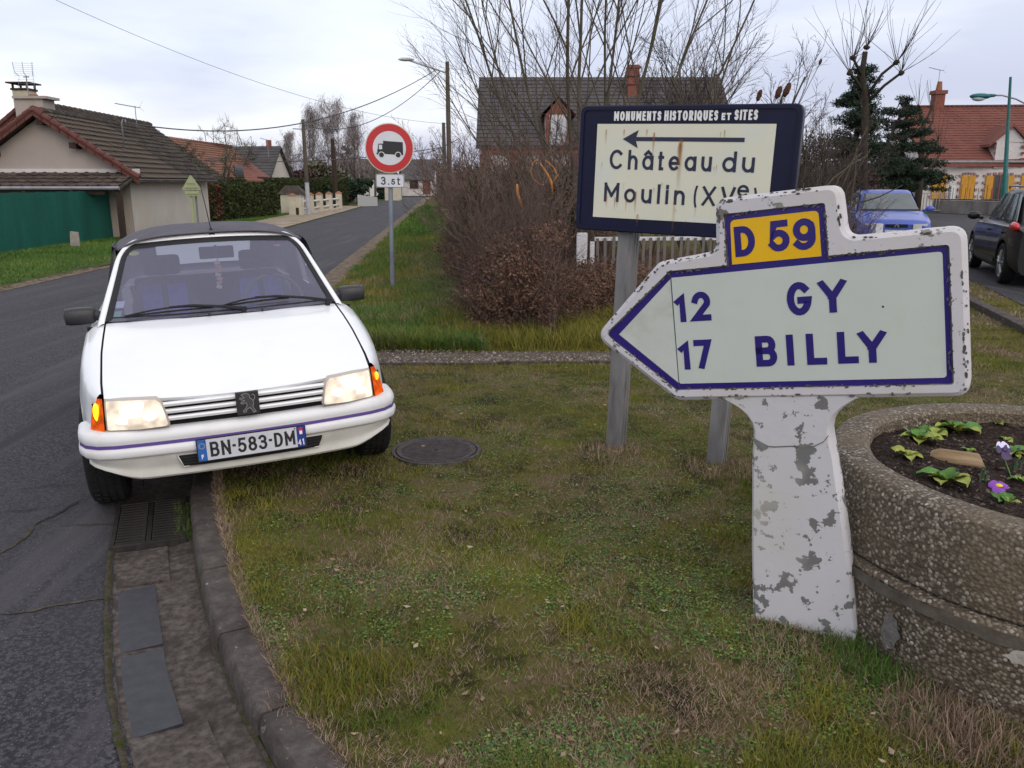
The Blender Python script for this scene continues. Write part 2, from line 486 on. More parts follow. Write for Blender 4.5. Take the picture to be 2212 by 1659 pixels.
# ================================================================= GROUND
KF = [(-0.05, 1.36), (-.30, 1.62), (-.49, 1.85), (-.686, 2.108), (-.854, 2.361), (-1.064, 2.722), (-1.304, 3.213), (-1.50, 3.65), (-1.681, 4.098), (-1.86, 4.6),
      (-2.03, 5.15), (-2.2, 5.8), (-2.34, 6.4), (-2.47, 7.0), (-2.58, 7.6)]
def offs(line, d):
    res = []
    for i, p in enumerate(line):
        a = Vector(line[max(i - 1, 0)]); b = Vector(line[min(i + 1, len(line) - 1)]); t = (b - a).normalized(); nrm = Vector((t.y, -t.x))
        res.append((p[0] + nrm.x * d, p[1] + nrm.y * d))
    return res
KB = offs(KF, .125)       # grass side of the kerb
KFF = offs(KF, -.012)     # foot of the kerb face
GUT = offs(KF, -.36)      # outer edge of the gutter
def interp(line, Y):
    ys = [p[1] for p in line]; xs = [p[0] for p in line]
    return float(np.interp(Y, ys, xs))
REDGE = [(p[0] - .02, p[1]) for p in KB] + [(-2.62, 8.2), (-2.75, 10), (-3.0, 13), (-3.34, 16.3), (-4.7, 33.9), (-6.1, 51.8), (-9.0, 87), (-10.2, 105)]
REDGE[0] = (REDGE[0][0], REDGE[0][1])
def redge(Y):
    if Y < REDGE[0][1]: return REDGE[0][0] + (REDGE[0][1] - Y) * .95
    return interp(REDGE, Y)
LEDGE = [(-8.2, -5), (-8.2, 13.3), (-8.35, 17.5), (-8.7, 32.9), (-10.1, 51.8), (-12.3, 78.5), (-13.5, 105)]
def ledge(Y): return interp(LEDGE, Y)
# side road on the right: asphalt between two lines
def sr0(Y): return 7.45 + (Y - 13) * .30
def sstep(a, b, x):
    t = min(1, max(0, (x - a) / (b - a))); return t * t * (3 - 2 * t)
PLC = (2.13, 2.95)
def lawn_h(x, Y):
    d = x - redge(Y)
    z = 0.0
    b = .018 * mn.noise((x * .9, Y * .9, 3.0)) + .007 * mn.noise((x * 4.1, Y * 4.1, 1.0))
    f = sstep(0, .5, d)
    z += b * f
    if Y > 7.2:                                     # beyond the kerb's end the verge runs down to the road edge
        q = sstep(7.2, 8.6, Y); z = z * (1 - q) + q * (-.088 + (.088 + z) * sstep(0.0, 1.1, d))
        # shallow ditch in front of the brambles
        dd = x - (-.076 * Y - .9)
        if Y > 9: z -= .16 * math.exp(-(dd / .55) ** 2) * sstep(9, 12, Y)
    # flat round the manhole and under the side road
    r = math.hypot(x + .464, Y - 4.85)
    z *= sstep(.25, .6, r)
    s = x - sr0(Y)
    if Y > 6: z *= 1 - sstep(-1.2, -.2, s)
    return z - .004
YS = list(np.concatenate([np.linspace(-2, 1.3, 8), np.linspace(1.4, 9, 110), np.linspace(9.2, 20, 40), np.linspace(21, 55, 34), np.linspace(58, 105, 12)]))
US = list(np.concatenate([np.linspace(0, .5, 9), np.linspace(.58, 5.5, 80), np.linspace(5.8, 12, 25), np.linspace(13, 110, 22)]))
verts = []; faces = []
for Y in YS:
    e = redge(Y)
    for u in US: verts.append((e + u, Y, lawn_h(e + u, Y)))
n = len(US)
for a in range(len(YS) - 1):
    for b in range(n - 1):
        i = a * n + b; faces.append((i, i + 1, i + n + 1, i + n))
GRASS_STOPS = [(.36, (.018, .017, .009)), (.45, (.045, .045, .013)), (.53, (.085, .074, .024)), (.62, (.105, .078, .044)), (.70, (.050, .038, .026))]
m_lawn = nmat('lawn_soil', GRASS_STOPS, scale=3.2, rough=.95, detail=12, bump=.9, bscale=60, bdist=.012, spec=.1, nrough=.72,
              mix2=[(2.3, .54, .72, (.090, .094, .012)), (38, .58, .7, (.17, .14, .075))])
lawn = npmesh('grass_ground', verts, faces, m_lawn, smooth=True); tag(lawn, kind='structure')
# everything beyond: one big sheet to the horizon
mb = MB(); mb.face([(-700, -40, -.16), (700, -40, -.16), (700, 1200, -.16), (-700, 1200, -.16)])
tag(mb.build('terrain', nmat('far_field', [(.35, (.035, .045, .016)), (.65, (.075, .075, .035))], scale=.15, rough=1, spec=.1, coords='Object')), kind='structure')

# road
m_road = nmat('asphalt', [(.38, (.012, .011, .015)), (.5, (.028, .026, .032)), (.60, (.070, .066, .074))], scale=60, rough=.75, detail=3, bump=.75, bscale=150, bdist=.005, spec=.22,
              mix2=[(.55, .45, .70, (.036, .034, .040), (1, .35, 1)), (2.2, .52, .66, (.058, .054, .060), (1.6, .10, 1)), (1.1, .56, .68, (.020, .019, .023), (2.2, .12, 1)), (110, .63, .68, (.20, .19, .19))])
RY = list(np.concatenate([np.linspace(-3, 12, 40), np.linspace(13, 105, 60)]))
rows = []
for Y in RY:
    xr = redge(Y) + (.10 if Y > 7.4 else -.44); xl = ledge(Y) - .05
    if Y < 7.4: xr = (interp(GUT, Y) if Y > GUT[0][1] else GUT[0][0] + (GUT[0][1] - Y) * 1.0)
    elif Y < 8.4: xr = redge(Y) + .02
    rows.append([(xl + (xr - xl) * k / 14, Y, ROAD + .0) for k in range(15)])
mb = MB(); mb.grid(rows)
tag(mb.build('road', m_road, smooth=True), kind='structure')
# left arm of the junction at the frame's left edge is the same asphalt, running out of view
mb = MB(); mb.face([(-40, -3, ROAD - .004), (-8.1, -3, ROAD - .004), (-8.1, 12.6, ROAD - .004), (-40, 12.2, ROAD - .004)])
tag(mb.build('junction_road', m_road), kind='structure')
# bare dirt seam along the right road edge
m_dirt = nmat('verge_dirt', [(.35, (.085, .062, .045)), (.5, (.15, .115, .085)), (.68, (.22, .175, .135))], scale=9, rough=.95, detail=10, bump=.8, bscale=80, bdist=.01, spec=.1)
rows = []
for Y in np.linspace(7.7, 105, 130):
    wv = .10 + .05 * mn.noise((0, Y * .7, 0)) + .002 * Y; e = redge(Y)
    rows.append([(e - .16 - wv * .5, Y, ROAD + .006), (e - .05, Y, ROAD + .017), (e + wv, Y, ROAD + .022 + (.015 if Y > 9 else 0)), (e + wv + .12, Y, ROAD - .01)])
mb = MB(); mb.grid(rows); tag(mb.build('dirt_edge', m_dirt, smooth=True), kind='structure')

# cracks and patched seams
m_seam = nmat('seam_filler', [(.4, (.045, .040, .032)), (.6, (.085, .075, .055))], scale=40, rough=.95, spec=.1)
m_crk = mat('crack_dark', (.012, .011, .012), .9)
def q8(x, y): return ((x / 1.304) * .54004, (1800 + y / 1.304) * .54004)
def seam(pts, wd, m, name, dz=.004):
    P = [G(*q8(*p), ROAD) for p in pts]; D = []
    for i in range(len(P) - 1):
        k = max(2, int((P[i + 1] - P[i]).length / .035))
        for j in range(k): D.append(P[i].lerp(P[i + 1], j / k))
    D.append(P[-1]); rows = []
    for i, p in enumerate(D):
        t = (D[min(i + 1, len(D) - 1)] - D[max(0, i - 1)]).normalized(); nn = Vector((-t.y, t.x, 0))
        j = random.uniform(-.010, .010); ww = wd * random.uniform(.3, 1.1) * min(1, .25 + i / 6, .25 + (len(D) - i) / 6)
        c = p + nn * j; rows.append([(c.x + nn.x * ww, c.y + nn.y * ww, ROAD + dz), (c.x - nn.x * ww, c.y - nn.y * ww, ROAD + dz)])
    mb = MB(); mb.grid(rows); return tag(mb.build(name, m), kind='structure')
seam([(-60, 575), (0, 540), (120, 460), (185, 395), (260, 345)], .016, m_seam, 'road_seam')
seam([(180, 392), (300, 335), (410, 268)], .014, m_crk, 'road_crack', .006)
seam([(-60, 875), (120, 845), (300, 815), (590, 768)], .011, m_seam, 'road_seam')
seam([(330, 400), (480, 388), (640, 380)], .009, m_seam, 'road_seam')
seam([(0, 325), (120, 320), (250, 300), (330, 288)], .006, m_crk, 'road_crack', .006)
seam([(40, 225), (180, 195), (320, 185), (430, 180)], .005, m_crk, 'road_crack', .006)

# ---------------------------------------------------------------- gutter and kerb
m_kerb = nmat('kerb_stone', [(.3, (.042, .034, .032)), (.5, (.072, .060, .056)), (.7, (.115, .100, .094))], scale=14, rough=.9, detail=12, bump=.9, bscale=55, bdist=.009, spec=.2, nrough=.7,
              mix2=[(20, .66, .69, (.22, .22, .20)), (4, .55, .75, (.040, .034, .030)), (70, .66, .70, (.20, .19, .18))])
m_slab = nmat('gutter_concrete', [(.36, (.048, .039, .036)), (.5, (.078, .065, .060)), (.66, (.115, .098, .090))], scale=34, rough=.95, detail=10, bump=.7, bscale=120, bdist=.004, spec=.12,
              mix2=[(5.0, .50, .66, (.042, .034, .031)), (9, .62, .72, (.13, .115, .10))])
m_slate = nmat('dark_slab', [(.35, (.024, .023, .031)), (.65, (.038, .037, .047))], scale=22, rough=.55, detail=8, bump=.25, bscale=120, bdist=.002, spec=.4)
def along(line, s):
    P = [Vector(p) for p in line]; acc = 0
    for a, b in zip(P, P[1:]):
        l = (b - a).length
        if acc + l >= s or b is P[-1]: return a + (b - a) * ((s - acc) / l), (b - a).normalized()
        acc += l
kerb = empty('kerb', (KF[3][0], KF[3][1], 0))
tag(kerb, 'row of weathered grey kerbstones curving between the gutter and the lawn', 'kerb')
def loc(p, o): return (p[0] - o.location.x, p[1] - o.location.y, p[2] - o.location.z)
L0 = 0.0; total = sum((Vector(a) - Vector(b)).length for a, b in zip(KF, KF[1:]))
i = 0
joints = [0.0]
while joints[-1] < total - .2: joints.append(min(total, joints[-1] + random.uniform(.56, .66)))
for s0, s1 in zip(joints, joints[1:]):
    rows = []; dz = random.uniform(-.004, .004); dx = random.uniform(-.005, .005)
    ks = 7
    for k in range(ks):
        s = s0 + .008 + (s1 - s0 - .016) * k / (ks - 1)
        p, t = along(KF, s); nn = Vector((t.y, -t.x))
        e = .006 if k in (0, ks - 1) else 0
        wob = .004 * mn.noise((s * 9, 0, 0))
        prof = [(-.014, -.16), (-.013 + e + wob, -.055), (-.012 + e + wob, -.030), (-.002 + e + wob, -.008), (.006 + e + wob, .001 - e), (.105, .003 - e), (.122 - e, -.004), (.125 - e, -.16)]
        rows.append([loc((p.x + nn.x * (a + dx), p.y + nn.y * (a + dx), z + dz), kerb) for a, z in prof])
    mb = MB(); mb.grid(rows)
    mb.f.append(tuple(range(8))); e = (ks - 1) * 8; mb.f.append(tuple(range(e, e + 8)))
    mb.build('kerbstone', m_kerb, kerb, smooth=24)
# gutter channel: sheet with slabs and a grate
rows = []
for i, (a, b, c_) in enumerate(zip(KFF, offs(KF, -.12), GUT)):
    pass
def gpt(s, d):
    p, t = along(KF, s); nn = Vector((t.y, -t.x)); return Vector((p.x + nn.x * d, p.y + nn.y * d))
def s_of_Y(Y):
    best = min(((abs(gpt(s, 0).y - Y), s) for s in np.linspace(0, total, 400))); return best[1]
rows = []
for s in np.linspace(0, total, 60):
    rows.append([(*gpt(s, -.012), ROAD + .004), (*gpt(s, -.10), ROAD - .012), (*gpt(s, -.20), ROAD - .014), (*gpt(s, -.37), ROAD - .004)])
mb = MB(); mb.grid(rows); tag(mb.build('gutter_bed', m_slab, smooth=True), kind='structure')
# moss seam between gutter and road
m_moss = nmat('moss', [(.40, (.045, .050, .018)), (.47, (.055, .048, .034)), (.7, (.085, .074, .058))], scale=26, rough=1, detail=8, bump=1, bscale=90, bdist=.012, spec=.05)
rows = []
for s in np.linspace(0.0, total, 120):
    ww = .011 + .010 * mn.noise((s * 9, 2, 0)); rows.append([(*gpt(s, -.375 + ww), ROAD + .002), (*gpt(s, -.375), ROAD + .013), (*gpt(s, -.378 - ww), ROAD + .009)])
mb = MB(); mb.grid(rows); tag(mb.build('moss_seam', m_moss, smooth=True), kind='structure')
rows = []
for s in np.linspace(0.0, total, 120):
    ww = .010 + .008 * mn.noise((s * 6, 9, 0)); rows.append([(*gpt(s, -.010), ROAD + .014), (*gpt(s, -.014 - ww), ROAD + .009)])
mb = MB(); mb.grid(rows); tag(mb.build('moss_seam', m_moss, smooth=True), kind='structure')
gut = empty('gutter', (-1.4, 2.9, ROAD)); tag(gut, 'gutter of concrete and dark slabs running along the foot of the kerb', 'gutter')
def slab(s0, s1, d0, d1, m, name, top=.0):
    mb = MB(); rows = []
    for k in range(6):
        s = s0 + (s1 - s0) * k / 5
        a, b = gpt(s, d0), gpt(s, d1)
        rows.append([loc((a.x, a.y, ROAD - .03), gut), loc((a.x, a.y, ROAD + top), gut), loc((b.x, b.y, ROAD + top + .003), gut), loc((b.x, b.y, ROAD - .03), gut)])
    mb.grid(rows); mb.f.append((0, 1, 2, 3)); mb.f.append((20, 21, 22, 23))
    return mb.build(name, m, gut, smooth=35)
sY = s_of_Y
slab(sY(2.42) + .02, sY(2.87), -.34, -.19, m_slate, 'slab', -.006)
slab(sY(2.90), sY(3.36), -.34, -.19, m_slate, 'slab', -.006)
slab(sY(3.39), sY(3.72), -.345, -.13, m_slab, 'slab', -.004)
slab(sY(1.95), sY(2.42), -.345, -.12, m_slab, 'slab', -.005)
slab(sY(1.40), sY(1.94), -.345, -.12, m_slab, 'slab', -.005)
# drain grate
m_iron = nmat('cast_iron', [(.35, (.020, .018, .018)), (.65, (.045, .038, .036))], scale=30, rough=.6, bump=.4, bscale=80, bdist=.003, metal=.35)
gs0 = sY(3.74); gs1 = gs0 + .58
pg = gpt((gs0 + gs1) / 2, -.21); tg = (gpt(gs1, -.2) - gpt(gs0, -.2)).normalized()
gr = empty('drain_grate', (pg.x, pg.y, ROAD), (0, 0, math.atan2(tg.y, tg.x) - pi / 2))
tag(gr, 'black iron drain grate in the gutter under the white car bumper', 'drain grate')
mb = MB()
mb.box((0, -.28, 0), (.34, .022, .05)); mb.box((0, .28, 0), (.34, .022, .05)); mb.box((-.16, 0, 0), (.022, .538, .05)); mb.box((.16, 0, 0), (.022, .538, .05)); mb.box((0, 0, -.001), (.022, .538, .05))
mb.build('frame', m_iron, gr, bevel=.002)
mb = MB(); mb.box((0, 0, -.010), (.30, .54, .004)); mb.build('sump', mat('pit_black', (.004, .004, .004), .9), gr)
barmb = MB(); barmb.box((0, 0, 0), (.132, .017, .04)); bar = None
for k in range(15):
    for sx_ in (-1, 1):
        if bar is None: bar = barmb.build('bar', m_iron, gr, bevel=.002); o = bar
        else: o = clone(bar, gr)
        o.location = (sx_ * .0805, -.25 + k * .0357, .004)

# manhole cover
m_man = nmat('manhole_iron', [(.35, (.040, .033, .034)), (.6, (.075, .062, .060))], scale=20, rough=.7, bump=.4, bscale=60, bdist=.003, metal=.2, spec=.3)
mh = empty('manhole_cover', (-.464, 4.85, 0), (0, 0, rad(12))); tag(mh, 'round iron manhole cover lying in the lawn beside the white car', 'manhole cover')
mb = MB(); mb.lathe([(0, .006), (.228, .006), (.236, .010), (.243, .010), (.246, -.01)], n=56); mb.build('cover', m_man, mh, smooth=30)
mb = MB(); mb.lathe([(.250, -.02), (.252, .008), (.272, .009), (.282, -.03)], n=56); mb.build('frame', m_man, mh, smooth=30)
mb = MB(); mb.lathe([(0, .0075), (.017, .0075)], n=16); mb.build('keyhole', MC['pit_black'], mh)
rb = MB()
for iy in range(-12, 13):
    for ix in range(-9, 10):
        x = ix * .024 + (.012 if iy % 2 else 0); y = iy * .0175
        if x * x + y * y < .215 ** 2 and x * x + y * y > .03 ** 2: rb.box((x, y, .0072), (.016, .009, .005))
tag(rb.build('tread_studs', m_man, mh), kind='stuff')

# ---------------------------------------------------------------- gravel strip with its stone edging
m_grav = vor_pebbles('gravel_bed', 55, [(0, (.065, .045, .036)), (.5, (.12, .088, .070)), (1, (.20, .16, .13))], (.04, .03, .023), tint=(.075, .058, .042))
rows = []
for x in np.linspace(-2.45, 1.6, 60):
    c = 7.60 + .02 * x; hw = .40 - .10 * (x + 1) * .35 + .05 * mn.noise((x * 1.7, 0, 5)); hw = max(.06, hw)
    rows.append([(x, c - .23, lawn_h(x, c - .23) + .006), (x, c, lawn_h(x, c) + .020), (x, c + hw * .55, lawn_h(x, c + hw * .55) + .018), (x, c + hw, lawn_h(x, c + hw) - .002)])
mb = MB(); mb.grid(rows); tag(mb.build('gravel_strip', m_grav, smooth=True), kind='structure')
gV = []; gF = []; gA = []
for k in range(2600):
    x = random.uniform(-2.4, 1.5); c = 7.60 + .02 * x; y = c - .22 + random.random() ** 1.2 * (.62 - .14 * (x + 1))
    s = random.uniform(.006, .017); z = lawn_h(x, y) + .018; a = random.random() * 6.28; i = len(gV)
    for (u, v, h) in ((1, 0, 0), (0, 1, 0), (-1, 0, 0), (0, -1, 0), (.2, .1, .8)):
        ca, sa = math.cos(a), math.sin(a); gV.append((x + s * (u * ca - v * sa), y + s * (u * sa + v * ca), z + s * h)); 
    gF += [(i, i + 1, i + 4), (i + 1, i + 2, i + 4), (i + 2, i + 3, i + 4), (i + 3, i, i + 4)]; gA += [random.random()] * 5
gm = nmat('pebble', [(0, (.065, .048, .040)), (.4, (.125, .092, .076)), (.8, (.19, .155, .13)), (1, (.34, .30, .27))], attr='rnd', rough=.8)
tag(npmesh('gravel', gV, gF, gm, attr=gA), 'loose pinkish gravel strewn over the strip behind the lawn', kind='stuff')
edg = empty('stone_edging', (0, 7.37, 0)); tag(edg, 'thin grey edging stones sunk along the front of the gravel strip', 'edging')
x = -2.3; k = 0
while x < 1.3:
    l = random.uniform(.38, .5); mb = MB(); cz = lawn_h(x + l / 2, 7.36)
    mb.box((x + l / 2, .02 * (x + l / 2), cz - .004 + random.uniform(-.008, .006)), (l - .015, .035, .05)); mb.build('edging_stone', m_kerb, edg, bevel=.006); x += l
# second kerb in the grass at the right
rk = empty('kerb', (6.0, 10.2, 0)); tag(rk, 'low stone kerb crossing the grass behind the concrete direction sign at the right', 'kerb')
a = Vector((5.2, 7.2)); b = Vector((6.75, 13.2)); t = (b - a).normalized(); Lk = (b - a).length; s = 0
while s < Lk:
    l = random.uniform(.8, 1.0); p = a + t * (s + l / 2); mb = MB(); mb.box((0, 0, 0), (.14, l - .015, .14), None)
    o = mb.build('kerbstone', m_kerb, rk, bevel=.012); o.location = (p.x - 6.0, p.y - 10.2, .005 + random.uniform(-.008, .008)); o.rotation_euler = (0, 0, -math.atan2(t.x, t.y)); s += l
# side road asphalt at the right
rows = []
for Y in np.concatenate([np.linspace(2, 20, 18), np.linspace(22, 47, 14)]):
    xs = [sr0(Y) + u for u in (0, .2, 2, 5, 9, 16, 30)]
    rows.append([(x, Y, .004) for x in xs])
mb = MB(); mb.grid(rows); tag(mb.build('side_road', m_road), kind='structure')

# left verge: grass and the sandy footway
m_vgr = nmat('verge_grass', [(.3, (.025, .040, .012)), (.5, (.050, .070, .020)), (.68, (.085, .085, .035))], scale=2.5, rough=1, detail=12, bump=.8, bscale=25, bdist=.03, spec=.1,
             mix2=(.8, .5, .7, (.07, .075, .03)))
rows = []
for Y in np.linspace(13.0, 105, 90):
    e = ledge(Y); rows.append([(e - u, Y, ROAD + .012 + z) for u, z in ((.0, 0), (.35, .03), (1.5, .05), (3, .06), (5, .07), (60, .07))])
mb = MB(); mb.grid(rows); tag(mb.build('verge_ground', m_vgr, smooth=True), kind='structure')
m_sand = nmat('sandy_footway', [(.35, (.20, .155, .115)), (.5, (.28, .225, .17)), (.7, (.35, .29, .23))], scale=1.4, rough=.95, detail=10, bump=.5, bscale=40, bdist=.01, spec=.1)
rows = []
for Y in np.linspace(24, 62, 40):
    e = ledge(Y); wd = 1.9 * sstep(24, 31, Y); rows.append([(e - .1, Y, ROAD + .028), (e - .35 - .0 * wd, Y, ROAD + .055), (e - .35 - wd, Y, ROAD + .078), (e - .5 - wd, Y, ROAD + .03)])
mb = MB(); mb.grid(rows); tag(mb.build('footway', m_sand, smooth=True), kind='structure')
rows = []
for Y in np.linspace(12.2, 27, 60):
    e = ledge(Y); wv = .10 + .10 * mn.noise((3, Y * .6, 0)); rows.append([(e + .05, Y, ROAD + .006), (e - .1, Y, ROAD + .024), (e - wv, Y, ROAD + .045), (e - wv - .10, Y, ROAD + .02)])
mb = MB(); mb.grid(rows); tag(mb.build('dirt_edge', m_dirt, smooth=True), kind='structure')

# ================================================================= GRASS
def vnoise(x, y, f, seed):
    """numpy value noise 0..1"""
    rs = np.random.RandomState(seed); T = rs.rand(64, 64)
    x = x * f + 1000; y = y * f + 1000
    xi = np.floor(x).astype(int); yi = np.floor(y).astype(int); fx = x - xi; fy = y - yi; fx = fx * fx * (3 - 2 * fx); fy = fy * fy * (3 - 2 * fy)
    a = T[xi % 64, yi % 64]; b = T[(xi + 1) % 64, yi % 64]; c = T[xi % 64, (yi + 1) % 64]; d = T[(xi + 1) % 64, (yi + 1) % 64]
    return (a * (1 - fx) + b * fx) * (1 - fy) + (c * (1 - fx) + d * fx) * fy
def fbm(x, y, f, seed): return (vnoise(x, y, f, seed) + .5 * vnoise(x, y, f * 2.1, seed + 1) + .25 * vnoise(x, y, f * 4.3, seed + 2)) / 1.75
rex = np.array([p[0] for p in REDGE]); rey = np.array([p[1] for p in REDGE])
def redge_np(Y): return np.where(Y < rey[0], rex[0] + (rey[0] - Y) * .95, np.interp(Y, rey, rex))
def smooth_np(a, b, x): t = np.clip((x - a) / (b - a), 0, 1); return t * t * (3 - 2 * t)
# heights by lookup in the lawn sheet itself
hY = np.array(YS); hU = np.array(US); HZ = np.array([v[2] for v in verts]).reshape(len(YS), len(US))
def lawn_np(x, Y):
    u = x - redge_np(Y); iy = np.clip(np.searchsorted(hY, Y) - 1, 0, len(hY) - 2); iu = np.clip(np.searchsorted(hU, u) - 1, 0, len(hU) - 2)
    fy = np.clip((Y - hY[iy]) / (hY[iy + 1] - hY[iy]), 0, 1); fu = np.clip((u - hU[iu]) / (hU[iu + 1] - hU[iu]), 0, 1)
    return (HZ[iy, iu] * (1 - fu) + HZ[iy, iu + 1] * fu) * (1 - fy) + (HZ[iy + 1, iu] * (1 - fu) + HZ[iy + 1, iu + 1] * fu) * fy
def blades(name, x, y, z, h, wd, lean, m, label, rnd=None, seg=2, kind='stuff'):
    n = len(x); a = RS.rand(n) * 2 * pi; ld = RS.rand(n) * 2 * pi; dx, dy = np.cos(a) * wd / 2, np.sin(a) * wd / 2
    lx, ly = np.cos(ld) * lean * h, np.sin(ld) * lean * h
    hz = h * np.sqrt(np.clip(1 - np.minimum(lean, .93) ** 2, .1, 1))
    if seg == 1:
        V = np.stack([np.stack([x - dx, y - dy, z], 1), np.stack([x + dx, y + dy, z], 1), np.stack([x + lx, y + ly, z + hz], 1)], 1).reshape(-1, 3)
        Fc = np.arange(3 * n).reshape(-1, 3); k = 3
    else:
        mxp, myp = x + lx * .32, y + ly * .32; mz = z + hz * .62
        V = np.stack([np.stack([x - dx, y - dy, z], 1), np.stack([x + dx, y + dy, z], 1), np.stack([mxp + dx * .7, myp + dy * .7, mz], 1), np.stack([mxp - dx * .7, myp - dy * .7, mz], 1), np.stack([x + lx, y + ly, z + hz], 1)], 1).reshape(-1, 3)
        b = (np.arange(n) * 5)[:, None]; Fc = np.concatenate([b + np.array([[0, 1, 2]]), b + np.array([[0, 2, 3]]), b + np.array([[3, 2, 4]])], 0); k = 5
    r = RS.rand(n) if rnd is None else np.clip(rnd, 0, 1)
    o = npmesh(name, V, Fc, m, attr=np.repeat(r, k)); tag(o, label, kind=kind); return o
m_blade = nmat('blade_green', [(0, (.038, .075, .014)), (.3, (.090, .125, .020)), (.6, (.160, .155, .026)), (.85, (.215, .180, .032)), (1, (.26, .20, .060))], attr='rnd', rough=.8, spec=.15)
m_straw = nmat('blade_straw', [(0, (.085, .052, .038)), (.35, (.205, .140, .100)), (.7, (.310, .220, .165)), (1, (.44, .34, .26))], attr='rnd', rough=.85, spec=.15)
m_leafg = nmat('clover_leaf', [(0, (.032, .085, .024)), (.5, (.075, .150, .034)), (.85, (.145, .205, .045)), (1, (.24, .25, .06))], attr='rnd', rough=.7, spec=.25)
def scatter(N, y0, y1, p=1.0, xmax=None):
    y = y0 + (y1 - y0) * RS.rand(N) ** p; e = redge_np(y)
    half = .64 * (y * .972 + .4) + .25; lo = np.maximum(e + .0, -half); hi = np.minimum(half, xmax) if xmax is not None else half
    x = lo + (hi - lo) * RS.rand(N); ok = hi > lo
    return x[ok], y[ok]
def clear(x, y):
    ok = np.hypot(x + .464, y - 4.85) > .275
    ok &= np.hypot(x - PLC[0], y - PLC[1]) > .90
    ok &= ~((y > 7.38) & (y < 7.60 + .30 - .06 * (x + 1)) & (x < 1.3) & (fbm(x, y, 5, 61) < .62))
    ok &= ~((y > 5) & (x > sr0(y) - .1 * RS.rand(len(x))))
    return ok
# short lawn: green, straw and clover, thick near the camera
x, y = scatter(330000, 1.75, 8.6, 1.35); k = clear(x, y); x, y = x[k], y[k]; z = lawn_np(x, y) - .004
gmask = fbm(x, y, 1.9, 3) + .75 * (fbm(x, y, 9, 9) - .5); bald = fbm(x, y, 2.6, 21)
isg = (gmask + .46 * (RS.rand(len(x)) - .5)) > .51
dens = RS.rand(len(x)) < np.where(bald > .63, .45, 1.0)
s = isg & dens; tall = 1 + .9 * smooth_np(.55, .75, fbm(x, y, 4, 40))
blades('lawn_grass', x[s], y[s], z[s], (.012 + .026 * RS.rand(s.sum())) * tall[s], .0028 + .0026 * RS.rand(s.sum()), .35 + .55 * RS.rand(s.sum()), m_blade,
       'short green winter grass of the lawn between the kerb and the signs', rnd=fbm(x[s], y[s], 2.2, 77) * .9 + .35 * (RS.rand(s.sum()) - .3), seg=1)
s = (~isg) & dens
blades('dry_grass', x[s], y[s], z[s], .012 + .034 * RS.rand(s.sum()) ** 1.5, .0022 + .0020 * RS.rand(s.sum()), .5 + .45 * RS.rand(s.sum()), m_straw,
       'dead straw-coloured grass matted through the lawn', rnd=.55 * fbm(x[s], y[s], 3, 60) + .55 * RS.rand(s.sum()) - .05, seg=1)
# clover and moss leaves in patches
x, y = scatter(230000, 1.75, 7.3, 1.6); k = clear(x, y) & ((fbm(x, y, 2.9, 131) + .5 * (fbm(x, y, 11, 31) - .5) + .34 * (RS.rand(len(x)) - .5)) > .55); x, y = x[k], y[k]; n_ = len(x); z = lawn_np(x, y) + .002 + .012 * RS.rand(n_)
a = RS.rand(n_) * 6.283; sz = .0016 + .0042 * RS.rand(n_) ** 2.2; tx, ty = .5 * (RS.rand(n_) - .5), .5 * (RS.rand(n_) - .5)
qs = []
for (u, v) in ((-1, -.7), (1, -.7), (1.1, .8), (-1, .8)):
    px = sz * (u * np.cos(a) - v * np.sin(a)); py = sz * (u * np.sin(a) + v * np.cos(a)); qs.append(np.stack([x + px, y + py, z + px * tx + py * ty], 1))
V = np.stack(qs, 1).reshape(-1, 3)
tag(npmesh('clover', V, np.arange(4 * n_).reshape(-1, 4), m_leafg, attr=np.repeat(RS.rand(n_), 4)), 'low clover and moss patches in the lawn', kind='stuff')
# farther lawn on the right and behind the signs
x, y = scatter(120000, 7.0, 19, 1.1, 12); k = clear(x, y) & (x > -.6 - .05 * y); x, y = x[k], y[k]; z = lawn_np(x, y) - .004; gm_ = fbm(x, y, .9, 5)
s = gm_ > .45
blades('lawn_grass', x[s], y[s], z[s], .02 + .04 * RS.rand(s.sum()), .005 + .003 * RS.rand(s.sum()), .3 + .5 * RS.rand(s.sum()), m_blade, 'short grass around the stone kerb and fence at the back', rnd=fbm(x[s], y[s], 1.2, 7) + .2 * RS.rand(s.sum()), seg=1)
s = ~s
blades('dry_grass', x[s], y[s], z[s], .02 + .05 * RS.rand(s.sum()), .005 + .003 * RS.rand(s.sum()), .4 + .5 * RS.rand(s.sum()), m_straw, 'yellowed grass around the stone kerb and fence at the back', seg=1)
# long grass on the bank between the street and the brambles
def bank(N, y0, y1, hs, ws, m, name, label, seed, lo, rn, seg=2, off=(0, 2.0)):
    y = y0 + (y1 - y0) * RS.rand(N) ** 1.6; e = redge_np(y); u = off[0] + (off[1] - off[0]) * RS.rand(N); x = e + .10 + u * ((-.076 * y + .25 - e) / 2.0)
    g = fbm(x, y, 1.6, seed); k = (g + .25 * (RS.rand(N) - .5) > lo) & ~((y < 7.9) & (y > 7.3)); x, y, g = x[k], y[k], g[k]
    f = .45 + .9 * smooth_np(.0, 1.0, (x - redge_np(y)))
    blades(name, x, y, lawn_np(x, y) - .01, hs * f * (.4 + .8 * RS.rand(len(x))) * (.6 + .8 * g), ws * (1 + y / 14) * (.6 + .6 * RS.rand(len(x))), .2 + .65 * RS.rand(len(x)), m, label, rnd=rn[0] + rn[1] * RS.rand(len(x)) + .3 * (g - .5), seg=seg)
m_lush = nmat('blade_lush', [(0, (.026, .070, .010)), (.35, (.055, .125, .018)), (.7, (.105, .175, .030)), (1, (.18, .20, .045))], attr='rnd', rough=.7, spec=.25)
